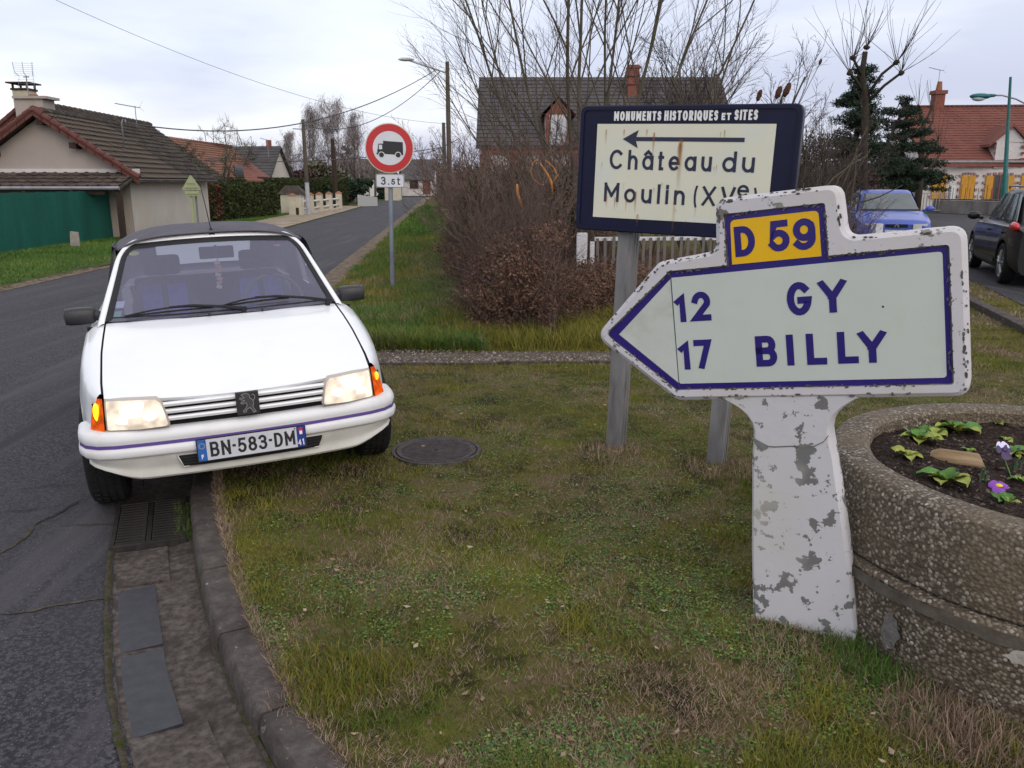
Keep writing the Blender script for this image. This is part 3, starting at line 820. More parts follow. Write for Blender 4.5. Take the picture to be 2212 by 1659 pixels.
bank(120000, 7.95, 30, .14, .0055, m_lush, 'bank_grass', 'lush green long grass on the bank beside the street', 15, .30, (.05, .75))
bank(60000, 7.95, 26, .14, .0055, m_blade, 'dry_tussock', 'yellowing tussock grass on the bank near the brambles', 25, .44, (.35, .7))
bank(26000, 7.95, 22, .13, .0045, m_straw, 'dry_tussock', 'straw tussocks on the bank above the gravel strip', 29, .52, (.3, .6))
bank(16000, 28, 60, .22, .02, m_lush, 'bank_grass', 'green grass along the far bank of the street', 35, .3, (.1, .7), seg=1)
# tufts at foots: sign post, planter, brambles
def tuft(cx, cy, r, N, h, m, name, label, rn=(0, 1), ww=.004):
    q = RS.rand(N) ** .6 * r; t = RS.rand(N) * 6.283; x = cx + q * np.cos(t); y = cy + q * np.sin(t)
    k = np.hypot(x - PLC[0], y - PLC[1]) > .90; x, y = x[k], y[k]; n2 = len(x)
    blades(name, x, y, lawn_np(x, y) - .006, h * (.4 + .7 * RS.rand(n2)), ww * (.6 + .6 * RS.rand(n2)), .2 + .65 * RS.rand(n2), m, label, rnd=rn[0] + rn[1] * RS.rand(n2))
tuft(1.30, 2.56, .22, 1700, .09, m_lush, 'grass_tuft', 'dark green grass tuft between the concrete post and the planter', (.0, .6), .0035)
tuft(1.36, 2.22, .22, 1800, .09, m_straw, 'grass_tuft', 'grass tuft with pale dry stalks at the foot of the planter', (.1, .7), .003)
tuft(1.06, 2.62, .25, 1100, .06, m_straw, 'grass_tuft', 'dry grass at the foot of the concrete post', (.1, .8), .003)
for k_, (a_, b_, r_, n__) in enumerate(((-.66, 2.50, .13, 700), (-.52, 2.42, .12, 650), (-.60, 2.33, .11, 500), (-.43, 2.50, .10, 300))): tuft(a_, b_, r_, n__, .075, m_blade, 'grass_tuft', ['back', 'middle', 'front', 'right-hand'][k_] + ' clump of the yellow-green tussock beside the kerb', (.15, .8), .0035)
tuft(-.56, 2.42, .26, 500, .06, m_straw, 'grass_tuft', 'dead stalks through the tussock beside the kerb', (.2, .7), .003)
tuft(.58, 4.83, .2, 500, .07, m_straw, 'grass_tuft', 'dead grass round the left post of the blue sign', (.2, .7))
tuft(1.20, 4.50, .2, 500, .07, m_straw, 'grass_tuft', 'dead grass round the right post of the blue sign', (.2, .7))
# grass over the kerb's back edge
s_ = RS.rand(9000) * total; d_ = .105 + .05 * RS.rand(9000) ** 1.5; pts = np.array([[*gpt(a_, b_)] for a_, b_ in zip(s_, d_)])
blades('kerb_grass', pts[:, 0], pts[:, 1], np.full(9000, -.003), .014 + .03 * RS.rand(9000), np.full(9000, .003), .4 + .5 * RS.rand(9000), m_straw, 'dry grass creeping over the back edge of the kerb', seg=1)
# left verge grass
N = 60000; y = 13.3 + 34 * RS.rand(N) ** 1.3; lex = np.array([p[0] for p in LEDGE]); ley = np.array([p[1] for p in LEDGE]); e = np.interp(y, ley, lex); x = e - .3 - 3.4 * RS.rand(N)
k = ~((y > 27) & (x > e - 2.1)); x, y, e = x[k], y[k], e[k]; n_ = len(x)
blades('verge_grass', x, y, ROAD + .03 + .04 * smooth_np(0, 2, e - x), .03 + .05 * RS.rand(n_), .012 + .010 * RS.rand(n_), .3 + .5 * RS.rand(n_), m_lush, 'mown green grass of the verge in front of the green fence', rnd=fbm(x, y, .7, 8) * .9, seg=1)
# moss growing in the gutter by the grate
pts = np.array([[*gpt(gs0 + .5 * random.random(), -.03 - .06 * random.random())] for _ in range(1500)])
blades('gutter_weed', pts[:, 0], pts[:, 1], np.full(1500, ROAD), .01 + .04 * RS.rand(1500), np.full(1500, .004), .3 + .6 * RS.rand(1500), m_lush, 'dark green weeds growing between the grate and the kerb', seg=1)
# fallen leaves, twigs and straws on the lawn
m_dleaf = nmat('dead_leaf', [(0, (.10, .06, .035)), (.5, (.20, .13, .08)), (1, (.36, .28, .2))], attr='rnd', rough=.8)
V = []; Fc = []; A = []
for k in range(420):
    y = 1.9 + 5.5 * random.random() ** 1.4; x = random.uniform(redge(y) + .1, .62 * y + .2)
    if math.hypot(x - PLC[0], y - PLC[1]) < .95: continue
    s = random.uniform(.004, .013); a = random.random() * 6.28; z = float(lawn_np(np.array([x]), np.array([y]))[0]) + .008 + random.random() * .012; i = len(V); tl = random.uniform(-.5, .5)
    for (u, v) in ((-1.6, 0), (-.3, .7), (1.4, .15), (-.2, -.7)):
        V.append((x + s * (u * math.cos(a) - v * math.sin(a)), y + s * (u * math.sin(a) + v * math.cos(a)), z + s * v * tl + abs(u) * s * .2))
    Fc.append((i, i + 1, i + 2, i + 3)); A += [random.random()] * 4
tag(npmesh('leaf_litter', V, Fc, m_dleaf, attr=A), 'small dead leaves scattered over the lawn', kind='stuff')

# ================================================================= CONCRETE DIRECTION SIGN
def z_stains(name, base, stain, scale, lo, hi, **k):
    return nmat(name, [(.3, tuple(c * .93 for c in base)), (.7, base)], scale=4, mix2=[(scale, lo, hi, stain)] + k.pop('more', []), **k)
m_conc = z_stains('painted_concrete', (.54, .52, .555), (.15, .14, .135), 13, .615, .635, rough=.75, bump=.35, bscale=40, bdist=.003, spec=.3, more=[(45, .66, .69, (.14, .135, .13)), (2.6, .5, .8, (.50, .47, .43))])
m_conc2 = z_stains('flaking_concrete', (.52, .51, .54), (.15, .15, .148), 10, .572, .582, rough=.8, bump=.4, bscale=36, bdist=.003, spec=.25, more=[(30, .63, .66, (.14, .14, .135)), (2.2, .5, .8, (.48, .46, .42))])
ms = empty('direction_sign', (1.074, 2.748, 0), (0, rad(-8), rad(-30)))
tag(ms, 'white concrete arrow-shaped direction sign with yellow D 59 tab on a flaking white post', 'direction sign')
outl = [(-.712, 1.130), (-.425, 1.392), (-.212, 1.410), (-.200, 1.590), (.205, 1.583), (.216, 1.412), (.560, 1.410), (.560, .878), (-.405, .874)]
outl = round_poly(outl, [.05, .05, .035, .045, .045, .04, .05, .05, .06], 6)
hole = [(-.388, 1.356), (-.180, 1.357), (-.176, 1.534), (.160, 1.530), (.162, 1.358), (.514, 1.358), (.514, .916), (-.406, .912), (-.668, 1.136)]
hole = round_poly(hole, [.01, 0, .012, .012, 0, .012, .012, .01, .02], 3)
plate('slab', outl, [hole], -.014, .085, m_conc, ms, front_inset=.014, smooth=35)
def grow(pts, d):
    n = len(pts); res = []
    area = sum(pts[i][0] * pts[(i + 1) % n][1] - pts[(i + 1) % n][0] * pts[i][1] for i in range(n)); s = -1 if area > 0 else 1
    for i in range(n):
        a = Vector(pts[i - 1]); p = Vector(pts[i]); b = Vector(pts[(i + 1) % n]); e1 = p - a; e2 = b - p
        n1 = Vector((-e1.y, e1.x)).normalized(); n2 = Vector((-e2.y, e2.x)).normalized(); nn = (n1 + n2); L_ = nn.length
        nn = nn.normalized() if L_ > 1e-6 else n1
        res.append(tuple(p + nn * d * s / max(.35, nn.dot(n1))))
    return res
m_en_b = nmat('enamel_blue', [(.3, (.020, .012, .135)), (.7, (.030, .018, .165))], scale=3, rough=.22, spec=.5)
m_en_w = nmat('enamel_white', [(.3, (.48, .525, .485)), (.7, (.53, .565, .53))], scale=3, rough=.2, detail=4, spec=.5, mix2=[(9, .56, .8, (.50, .52, .46)), (90, .735, .75, (.1, .1, .09))])
m_en_y = nmat('enamel_yellow', [(.3, (.70, .40, .006)), (.7, (.76, .45, .012))], scale=4, rough=.2, spec=.5)
m_grime = nmat('grime', [(.4, (.06, .055, .05)), (.6, (.2, .19, .18))], scale=25, rough=.95)
sheet('joint_grime', grow(hole, -.0005), -.0035, m_grime, ms)
pouter = [(-.386, 1.351), (.509, 1.353), (.509, .920), (-.403, .916), (-.661, 1.136)]
sheet('blue_border', round_poly(pouter, [0, .008, .008, 0, .015], 4), -.0050, m_en_b, ms)
sheet('blue_border', round_poly([(-.172, 1.352), (.156, 1.352), (.156, 1.527), (-.171, 1.530)], [0, 0, .008, .008], 4), -.0052, m_en_b, ms)
sheet('yellow_panel', round_poly([(-.160, 1.3575), (.138, 1.3580), (.137, 1.508), (-.155, 1.510)], [0, 0, .018, .018], 5), -.0060, m_en_y, ms)
sheet('white_panel', round_poly([(-.385, 1.330), (.494, 1.338), (.494, .939), (-.390, .936)], [0, .012, .012, .008], 4), -.0058, m_en_w, ms)
sheet('arrow_panel', [(-.3865, 1.328), (-.3915, .938), (-.612, 1.133)], -.0056, nmat('enamel_arrow', [(.3, (.47, .50, .46)), (.7, (.55, .575, .54))], scale=5, rough=.25, spec=.5, mix2=(12, .52, .75, (.42, .44, .38))), ms)
m_line = mat('joint_line', (.05, .05, .05), .8)
mb = MB(); mb.face([(-.3885, -.0066, 1.350), (-.3863, -.0066, 1.350), (-.3905, -.0066, .918), (-.3927, -.0066, .918)]); mb.build('panel_joint', m_line, ms)
def letters(parent, name, items, t, y, m):
    mb = MB()
    for it in items: glyph(mb, *it[:1], it[1], it[2], it[3], it[4], it[5] if len(it) > 5 else t, y)
    return mb.build(name, m, parent)
letters(ms, 'lettering', [('D', -.145, -.075, 1.382, .104), ('5', -.028, .040, 1.387, .104), ('9', .052, .124, 1.384, .104)], .0228, -.0072, m_en_b)
letters(ms, 'lettering', [('1', -.381, -.341, 1.166, .106), ('2', -.316, -.248, 1.166, .106)], .0228, -.0072, m_en_b)
letters(ms, 'lettering', [('G', .018, .099, 1.165, .114), ('Y', .122, .209, 1.168, .111)], .0238, -.0072, m_en_b)
letters(ms, 'lettering', [('1', -.382, -.341, .989, .109), ('7', -.323, -.258, .989, .109)], .0228, -.0072, m_en_b)
letters(ms, 'lettering', [('B', -.100, -.027, .992, .109), ('I', .006, .028, .993, .108), ('L', .072, .137, .993, .108), ('L', .172, .237, .994, .108), ('Y', .238, .322, .994, .108)], .0238, -.0072, m_en_b)
mb = MB(); mb.lathe([(0, -.0070), (.0035, -.0072)], (.318, 0, 1.178), 'y', 10); mb.build('chip', m_line, ms)
def edge_chips(poly, y, n, inward, m, size=(.0015, .0055), sel=None, name='paint_chips'):
    P = [Vector(p) for p in poly]; Ls = [(P[(i + 1) % len(P)] - P[i]).length for i in range(len(P))]; tot = sum(Ls); mb = MB()
    for _ in range(n):
        t = random.random() * tot; i = 0
        while t > Ls[i] and i < len(P) - 1: t -= Ls[i]; i += 1
        a, b = P[i], P[(i + 1) % len(P)]; d = (b - a).normalized(); p = a + d * t
        if sel and not sel(p, d): continue
        if mn.noise((p.x * 14, p.y * 14, 1.5)) < random.uniform(-.3, .5): continue
        nn = Vector((-d.y, d.x)) * inward; q_ = random.uniform(*size); l = q_ * random.uniform(1, 3.2); c = p + nn * random.random() ** 2 * .014; k = random.randint(5, 7)
        mb.face([(c.x + d.x * l * math.cos(2 * pi * j / k) * random.uniform(.6, 1.1) + nn.x * q_ * math.sin(2 * pi * j / k), y - .00004 * (_ % 9), c.y + d.y * l * math.cos(2 * pi * j / k) * random.uniform(.6, 1.1) + nn.y * q_ * math.sin(2 * pi * j / k)) for j in range(k)])
    return tag(mb.build(name, m, ms), kind='stuff')
m_chip = nmat('chip_grey', [(.3, (.055, .048, .045)), (.7, (.13, .12, .115))], scale=40, rough=.95)
random.seed(3)
edge_chips(grow(hole, .001), -.0145, 620, -1, m_chip, (.0010, .0035))
edge_chips(grow(outl, -.016), -.0146, 520, 1, m_chip, (.0012, .005), sel=lambda p, d: p.y > 1.30 or p.x > .5 or random.random() < .35)
# lichen and soot on the upward faces of the slab
mb = MB()
for _ in range(900):
    i = random.randrange(len(outl)); a, b = Vector(outl[i]), Vector(outl[(i + 1) % len(outl)])
    if (b - a).length < .05: continue
    d = (b - a).normalized(); n2_ = Vector((-d.y, d.x))
    if n2_.y < 0: n2_ = -n2_
    p = a.lerp(b, random.random())
    if p.y < 1.2 or n2_.y < .4 or mn.noise((p.x * 11, 4, 2)) < random.uniform(-.5, .35): continue
    up = n2_ * .0006; q_ = random.uniform(.002, .008); yy = random.random() * .07; c = p + up
    mb.face([(c.x + d.x * q_ * 1.6 * math.cos(2 * pi * j / 6), yy + q_ * math.sin(2 * pi * j / 6), c.y + d.y * q_ * 1.6 * math.cos(2 * pi * j / 6)) for j in range(6)])
    if random.random() < .75:
        fr_ = p - n2_ * (.0135 * random.random()); yb = -.0148 * 0 + (-.0112 + .0112 * (1 - (p - fr_).length / .014)) - .0025 - .001
        mb.face([(fr_.x + d.x * q_ * math.cos(2 * pi * j / 6) + n2_.x * q_ * .7 * math.sin(2 * pi * j / 6), -.0142 + .8 * (.0143 - (p - fr_).length) * 1 - .0006 + n2_.y * q_ * .0, fr_.y + d.y * q_ * math.cos(2 * pi * j / 6) + n2_.y * q_ * .7 * math.sin(2 * pi * j / 6)) for j in range(6)])
tag(mb.build('lichen_spots', m_chip, ms), kind='stuff')
# post: flares under the slab, then tapers outwards to its foot
prof = [(-.02, .192), (.0, .190), (.07, .184), (.30, .172), (.56, .152), (.66, .145), (.72, .136), (.76, .133), (.79, .140), (.82, .158), (.845, .185), (.862, .212), (.874, .232), (.885, .236)]
rows = []
for z, hw in prof:
    d0, d1 = .012, .075
    if z > .7: hw2 = hw
    b = .012
    rows.append([(-hw + b, d0 - .02, z), (hw - b, d0 - .02, z), (hw - .002, d0 - .006, z), (hw, d0 + .008, z), (hw, d1, z), (hw - b, d1 + .012, z), (-hw + b, d1 + .012, z), (-hw, d1, z), (-hw, d0 + .008, z), (-hw + .002, d0 - .006, z)])
mb = MB(); mb.grid(rows, close=True); mb.build('post', m_conc2, ms, smooth=35)
mb = MB()
pts = [(-.142, .735), (-.11, .715), (-.085, .702), (-.06, .70), (0, .704), (.03, .703), (.075, .704), (.11, .722), (.128, .745)]
rows = [[(x, -.0095, z + .0022), (x, -.0095, z - .0022)] for x, z in pts]; mb.grid(rows); mb.build('crack', m_grime, ms)
mb = MB(); mb.face([(-.139, -.0098, .738), (-.075, -.0098, .702), (-.085, -.0098, .692), (-.105, -.0098, .682), (-.120, -.0098, .700)]); mb.build('chipped_patch', nmat('bare_concrete', [(.3, (.12, .12, .11)), (.7, (.2, .2, .19))], scale=30, rough=.9, bump=.4), ms)

# ================================================================= BLUE TOURIST SIGN
bs = empty('tourist_sign', (.895, 4.701, 0), (0, rad(1.8), rad(-29)))
tag(bs, 'dark blue framed cream tourist sign with rust streaks on two grey posts', 'road sign')
m_navy = nmat('navy_frame', [(.3, (.005, .006, .024)), (.7, (.008, .009, .034))], scale=6, rough=.38, spec=.25, mix2=(30, .66, .7, (.03, .03, .07)))
fr = round_poly([(-.636, 2.009), (.597, 2.009), (.597, 1.315), (-.636, 1.315)], .045, 6)
pl_in = round_poly([(-.610, 1.985), (.572, 1.985), (.572, 1.340), (-.610, 1.340)], .030, 6)
plate('frame', fr, [pl_in], -.006, .05, m_navy, bs, front_inset=.006, smooth=35)
sheet('backing', grow(pl_in, .002), .002, m_navy, bs)
m_cream = nmat('cream_panel', [(.3, (.60, .595, .47)), (.7, (.64, .63, .52))], scale=3, rough=.35, spec=.5, mix2=[(3.5, .5, .75, (.55, .60, .58)), (70, .72, .76, (.3, .2, .1))])
sheet('panel', [(-.527, 1.392), (.469, 1.392), (.469, 1.910), (-.527, 1.910)], -.0005, m_cream, bs)
def word(parent, s, x0, x1, z0, h, t, y, m, gap=.22, space=.45):
    mb = MB(); text(mb, s, x0, x1, z0, h, t, y, gap, space); return mb.build('lettering', m, parent)
m_ink = mat('ink_navy', (.014, .017, .045), .35)
m_wht = mat('print_white', (.72, .72, .72), .4)
word(bs, 'MONUMENTS', -.428, -.152, 1.927, .050, .0105, -.0010, m_wht, .20)
word(bs, 'HISTORIQUES', -.134, .162, 1.927, .052, .0105, -.0010, m_wht, .20)
word(bs, 'ET', .181, .231, 1.929, .036, .009, -.0010, m_wht, .2)
word(bs, 'SITES', .249, .370, 1.929, .052, .0105, -.0010, m_wht, .20)
word(bs, 'Château', -.440, .150, 1.664, .107, .0165, -.0022, m_ink, .27)
word(bs, 'du', .207, .378, 1.664, .107, .0165, -.0022, m_ink, .27)
word(bs, 'Moulin', -.463, .016, 1.482, .107, .0165, -.0022, m_ink, .30)
word(bs, '(', .066, .094, 1.474, .112, .0115, -.0022, m_ink)
word(bs, 'XV', .112, .292, 1.482, .107, .0165, -.0022, m_ink, .3)
word(bs, 'e', .300, .362, 1.537, .088, .0135, -.0022, m_ink)
word(bs, ')', .380, .406, 1.474, .112, .0115, -.0022, m_ink)
mb = MB(); mb.face([(-.290, -.0022, 1.8405), (.314, -.0022, 1.8405), (.314, -.0022, 1.8185), (-.290, -.0022, 1.8185)])
mb.face([(-.368, -.0026, 1.829), (-.276, -.0026, 1.878), (-.292, -.0026, 1.829)]); mb.face([(-.368, -.0026, 1.829), (-.292, -.0026, 1.829), (-.276, -.0026, 1.781)])
mb.build('arrow', m_ink, bs)
# rust runs
def fademat(name, col):
    m = bpy.data.materials.new(name); m.use_nodes = True; n = m.node_tree; b = n.nodes['Principled BSDF']; L = n.links.new; N = n.nodes.new
    at = N('ShaderNodeAttribute'); at.attribute_name = 'rnd'; nz = N('ShaderNodeTexNoise'); nz.inputs['Scale'].default_value = 60
    mu = N('ShaderNodeMath'); mu.operation = 'MULTIPLY'; L(at.outputs['Fac'], mu.inputs[0]); mr_ = N('ShaderNodeMapRange'); mr_.inputs[1].default_value = .2; mr_.inputs[2].default_value = .6; mr_.inputs[3].default_value = .45; mr_.inputs[4].default_value = 1
    L(nz.outputs['Fac'], mr_.inputs[0]); L(mr_.outputs[0], mu.inputs[1]); L(mu.outputs[0], b.inputs['Alpha']); b.inputs['Base Color'].default_value = (*col, 1); b.inputs['Roughness'].default_value = .9
    return m
m_rust = fademat('rust_run', (.34, .125, .018))
streaks = [(-.133, 1.80, .31, .012, .9), (.029 - .06, 1.80, .30, .020, 1), (-.470, 1.88, .09, .008, .8), (-.362, 1.88, .05, .008, .8), (-.228, 1.88, .05, .008, .7), (-.185, 1.865, .13, .011, .9), (.205, 1.88, .07, .008, .7), (.184, 1.87, .05, .005, .6),
           (-.487, 1.70, .05, .005, .5), (-.447, 1.515, .07, .010, .8), (-.395, 1.51, .08, .007, .9), (-.380, 1.495, .05, .006, .7), (-.325, 1.505, .08, .007, .8), (-.270, 1.545, .13, .011, .9), (-.252, 1.42, .06, .012, .7), (-.165, 1.57, .04, .006, .6), (-.12, 1.60, .04, .005, .6),
           (.178, 1.70, .05, .005, .6), (.165, 1.69, .04, .005, .5), (-.345, 1.59, .05, .004, .5), (-.03, 1.46, .03, .006, .5), (.08, 1.475, .06, .005, .6), (.03, 1.40, .03, .006, .4), (.28, 1.60, .03, .004, .4), (-.04, 1.505, .25, .012, .35)]
streaks[1] = (-.033, 1.81, .12, .020, 1.0)
streaks[0] = (-.20, 1.83, .0, .0, 0)
for (x, z, l, w_, a_) in streaks:
    if l <= 0: continue
    V = []; Fc = []; A = []
    for k in range(6):
        f = k / 5; zz = z - l * f; ww = w_ * (.5 + .5 * (1 - f)) / 2 * (1 if k else .6); i = len(V)
        V += [(x - ww * 1.8, -.0034, zz), (x, -.0034, zz), (x + ww * 1.8, -.0034, zz)]; al = a_ * (1 - f) ** .8 if k else a_
        A += [0, al, 0]
        if k: Fc += [(i - 3, i - 2, i + 1, i), (i - 2, i - 1, i + 2, i + 1)]
    npmesh('rust_streak', V, Fc, m_rust, bs, attr=A)
# long central run down across the word
V = []; Fc = []; A = []
for k in range(9):
    f = k / 8; zz = 1.83 - .30 * f; i = len(V); V += [(-.028 - .016, -.0037, zz), (-.028, -.0037, zz), (-.028 + .016, -.0037, zz)]; A += [0, .75 * (1 - f), 0]
    if k: Fc += [(i - 3, i - 2, i + 1, i), (i - 2, i - 1, i + 2, i + 1)]
npmesh('rust_streak', V, Fc, m_rust, bs, attr=A)
m_galv = nmat('galvanised_steel', [(.35, (.15, .145, .15)), (.65, (.235, .23, .235))], scale=9, rough=.6, metal=.25, bump=.15, bscale=60, bdist=.002, spec=.4, stretch=(1, 1, .25), mix2=[(18, .55, .72, (.10, .09, .085), (1, 1, .12))])
for ux in (-.338, .298):
    mb = MB()
    sec = [(-.044, -.002), (.044, -.002), (.046, .0), (.046, .028), (.036, .034), (.036, .044), (.046, .050), (.046, .068), (.036, .074), (.036, .084), (.046, .090), (.046, .112), (.044, .114), (-.044, .114), (-.046, .112), (-.046, 0)]
    mb.grid([[(ux + a, .052 + b, z) for a, b in sec] for z in (-.05, .6, 1.25, 1.93)], close=True); mb.build('post', m_galv, bs, smooth=30)

# ================================================================= TRUCK SIGN
tb = G(848, 612, 0); tsz = float(lawn_h(tb.x, tb.y))
ts = empty('prohibition_sign', (tb.x, tb.y, tsz), (0, rad(.6), rad(6)))
tag(ts, 'round red and white no-lorries sign with a plate on a grey pole', 'road sign')
m_pole = nmat('blue_grey_pole', [(.35, (.16, .18, .22)), (.65, (.24, .27, .32))], scale=8, rough=.5, metal=.2, stretch=(1, 1, .3), mix2=(14, .6, .8, (.12, .12, .14), (1, 1, .2)))
mb = MB(); mb.tube([(0, 0, -.1), (0, 0, 1.0), (0, 0, 2.12)], .036, 14); mb.build('pole', m_pole, ts, smooth=40)
DZ = 2.13 - tsz
def disc(name, r, y, m, n=48, th=None):
    mb = MB()
    if th: mb.lathe([(0, y + th), (r, y + th), (r, y), (r - .006, y - .003), (0, y - .003)], (0, 0, DZ), 'y', n)
    else: mb.face([(r * math.cos(2 * pi * k / n), y, DZ + r * math.sin(2 * pi * k / n)) for k in range(n)])
    return mb.build(name, m, ts, smooth=30 if th else None)
m_rim = mat('sign_rim', (.50, .50, .42), .5); m_red = nmat('sign_red', [(.3, (.42, .012, .016)), (.7, (.47, .016, .02))], scale=5, rough=.3, spec=.5); m_sw = nmat('sign_white', [(.3, (.55, .56, .62)), (.7, (.62, .63, .68))], scale=5, rough=.3); m_blk = mat('sign_black', (.008, .009, .012), .4)
disc('disc', .382, -.050, m_rim, th=.022)
disc('red_ring', .366, -.0545, m_red); disc('white_face', .258, -.0560, m_sw)
mb = MB(); Y0 = -.0572
def q(p, k=0): mb.face([(x, Y0 - k * .0003, DZ + z) for x, z in p])
q([(-.095, -.088), (-.095, .112), (.21, .092), (.215, -.105)])                       # load box
q([(-.175, .05), (-.182, -.018), (-.165, -.018), (-.160, .038)], 1); q([(-.175, .065), (-.175, .050), (-.095, .052), (-.095, .068)], 1); q([(-.112, .06), (-.112, -.02), (-.095, -.02), (-.095, .06)], 2)
q([(-.190, -.018), (-.190, -.098), (-.094, -.098), (-.094, -.018)], 3); q([(-.2, -.07), (-.2, -.098), (-.185, -.098), (-.185, -.07)], 4)
mb.build('lorry_symbol', m_blk, ts)
for wx in (-.125, .135):
    for r, m_, yy in ((.050, m_sw, -.0590), (.038, m_blk, -.0602)):
        mb = MB(); mb.face([(wx + r * math.cos(2 * pi * k / 20), yy, DZ - .102 + r * math.sin(2 * pi * k / 20)) for k in range(20)]); mb.build('lorry_symbol', m_, ts)
pz = DZ - .50
po = round_poly([(-.225, -.105), (.225, -.105), (.225, .105), (-.225, .105)], .03, 4)
plate('plate', [(x, z + pz) for x, z in po], [], -.052, -.034, m_rim, ts, front_inset=.003)
sheet('plate_border', [(x * .975, z * .95 + pz) for x, z in po], -.0532, m_blk, ts)
sheet('plate_face', [(x * .945, z * .89 + pz) for x, z in po], -.0543, m_sw, ts)
mb = MB(); glyph(mb, '3', -.145, -.070, pz - .062, .125, .021, -.0554); glyph(mb, '.', -.035, -.014, pz - .060, .03, .02, -.0554); glyph(mb, '5', .018, .078, pz - .058, .090, .018, -.0554); glyph(mb, 't', .108, .160, pz - .058, .12, .018, -.0554)
mb.build('lettering', m_blk, ts)

# ================================================================= PLANTER
m_agg = vor_pebbles('exposed_aggregate', 78, [(0, (.060, .046, .034)), (.3, (.125, .096, .070)), (.6, (.20, .165, .125)), (.85, (.26, .225, .185)), (.97, (.36, .33, .29)), (1, (.48, .45, .41))], (.075, .058, .042), dist=.006, bump=.9, tint=(.125, .096, .062))
pn = empty('planter', (PLC[0], PLC[1], 0)); tag(pn, 'big round pebbled concrete planter at the right edge, filled with dark soil', 'planter')
def ring_rows(prof, n=96, seed=0):
    rows = []
    for r, z in prof:
        row = []
        for j in range(n):
            t = 2 * pi * j / n; k = 1 + .012 * mn.noise((math.cos(t) * 2 + seed, math.sin(t) * 2, z * 2)) + .004 * math.cos(8 * t)
            row.append((r * k * math.cos(t), r * k * math.sin(t), z))
        rows.append(row)
    return rows
mb = MB(); mb.grid(ring_rows([(.935, -.05), (.945, .05), (.950, .20), (.948, .282), (.935, .296), (.80, .296)]), close=True); mb.build('lower_ring', m_agg, pn, smooth=40)
mb = MB(); mb.grid(ring_rows([(.80, .300), (.905, .300), (.912, .308), (.905, .44), (.885, .54), (.874, .572), (.855, .583), (.79, .584), (.745, .580), (.732, .568), (.732, .30)], seed=4), close=True); mb.build('upper_ring', m_agg, pn, smooth=40)
def arcband(r, z, a0, a1, hh, name, m, parent):
    rows = []
    for k in range(30):
        t = rad(a0 + (a1 - a0) * k / 29); rows.append([(r * math.cos(t), r * math.sin(t), z), ((r + .002) * math.cos(t), (r + .002) * math.sin(t), z - hh * (.7 + .3 * random.random()))])
    mb = MB(); mb.grid(rows); return mb.build(name, m, parent)
arcband(.957, .284, 185, 275, .045, 'mortar_band', nmat('mortar', [(.3, (.06, .05, .038)), (.7, (.115, .098, .078))], scale=14, rough=.9, bump=.5), pn)
def patch_on(r, t0, z0, w_, h_, name, m):
    mb = MB(); c = []
    for k in range(18):
        a = 2 * pi * k / 18; rr = random.uniform(.7, 1.15); tt = rad(t0) + w_ * math.cos(a) * rr / r; zz = z0 + h_ * math.sin(a) * rr
        c.append((r * math.cos(tt), r * math.sin(tt), zz))
    cc = (r * 1.002 * math.cos(rad(t0)), r * 1.002 * math.sin(rad(t0)), z0)
    for k in range(18): mb.face([c[k], c[(k + 1) % 18], cc])
    mb.build(name, m, pn)
patch_on(.962, 231, .225, .055, .030, 'pale_patch', nmat('lime_patch', [(.3, (.25, .22, .19)), (.7, (.42, .38, .34))], scale=20, rough=.9, bump=.5))
patch_on(.962, 207, .13, .040, .070, 'lichen_patch', nmat('lichen', [(.3, (.09, .08, .072)), (.7, (.19, .18, .17))], scale=40, rough=.9, bump=.5))
# soil
m_soil = nmat('potting_soil', [(.35, (.012, .008, .007)), (.55, (.035, .024, .020)), (.72, (.085, .062, .05))], scale=55, rough=1, detail=12, bump=1, bscale=45, bdist=.02, spec=.1)
sV = []; sF = []; NR, NT = 30, 90
for a in range(NR + 1):
    for b in range(NT):
        r = .734 * a / NR; t = 2 * pi * b / NT; x, y = r * math.cos(t), r * math.sin(t)
        sV.append((x, y, .515 + .03 * mn.noise((x * 3, y * 3, 7)) + .016 * mn.noise((x * 13, y * 13, 2)) + .010 * mn.noise((x * 37, y * 37, 5))))
for a in range(NR):
    for b in range(NT): sF.append((a * NT + b, a * NT + (b + 1) % NT, (a + 1) * NT + (b + 1) % NT, (a + 1) * NT + b))
so = npmesh('soil', sV, sF, m_soil, pn); tag(so, kind='stuff')
V = []; Fc = []; A = []
for k in range(2600):
    r = .68 * math.sqrt(random.random()); t = random.uniform(rad(100), rad(300)); x, y = r * math.cos(t), r * math.sin(t); z = .515 + .03 * mn.noise((x * 3, y * 3, 7)) + .016 * mn.noise((x * 13, y * 13, 2)); s = random.uniform(.003, .010); i = len(V); a = random.random() * 6
    for (u, v, h) in ((1, 0, 0), (0, 1, 0), (-1, 0, 0), (0, -1, 0), (.2, .1, .8)): V.append((x + s * (u * math.cos(a) - v * math.sin(a)), y + s * (u * math.sin(a) + v * math.cos(a)), z + s * h))
    Fc += [(i, i + 1, i + 4), (i + 1, i + 2, i + 4), (i + 2, i + 3, i + 4), (i + 3, i, i + 4)]; A += [random.random() ** 2] * 5
tag(npmesh('soil_crumbs', V, Fc, nmat('crumb', [(0, (.014, .010, .008)), (.6, (.045, .032, .026)), (1, (.16, .12, .10))], attr='rnd', rough=1), pn, attr=A), kind='stuff')
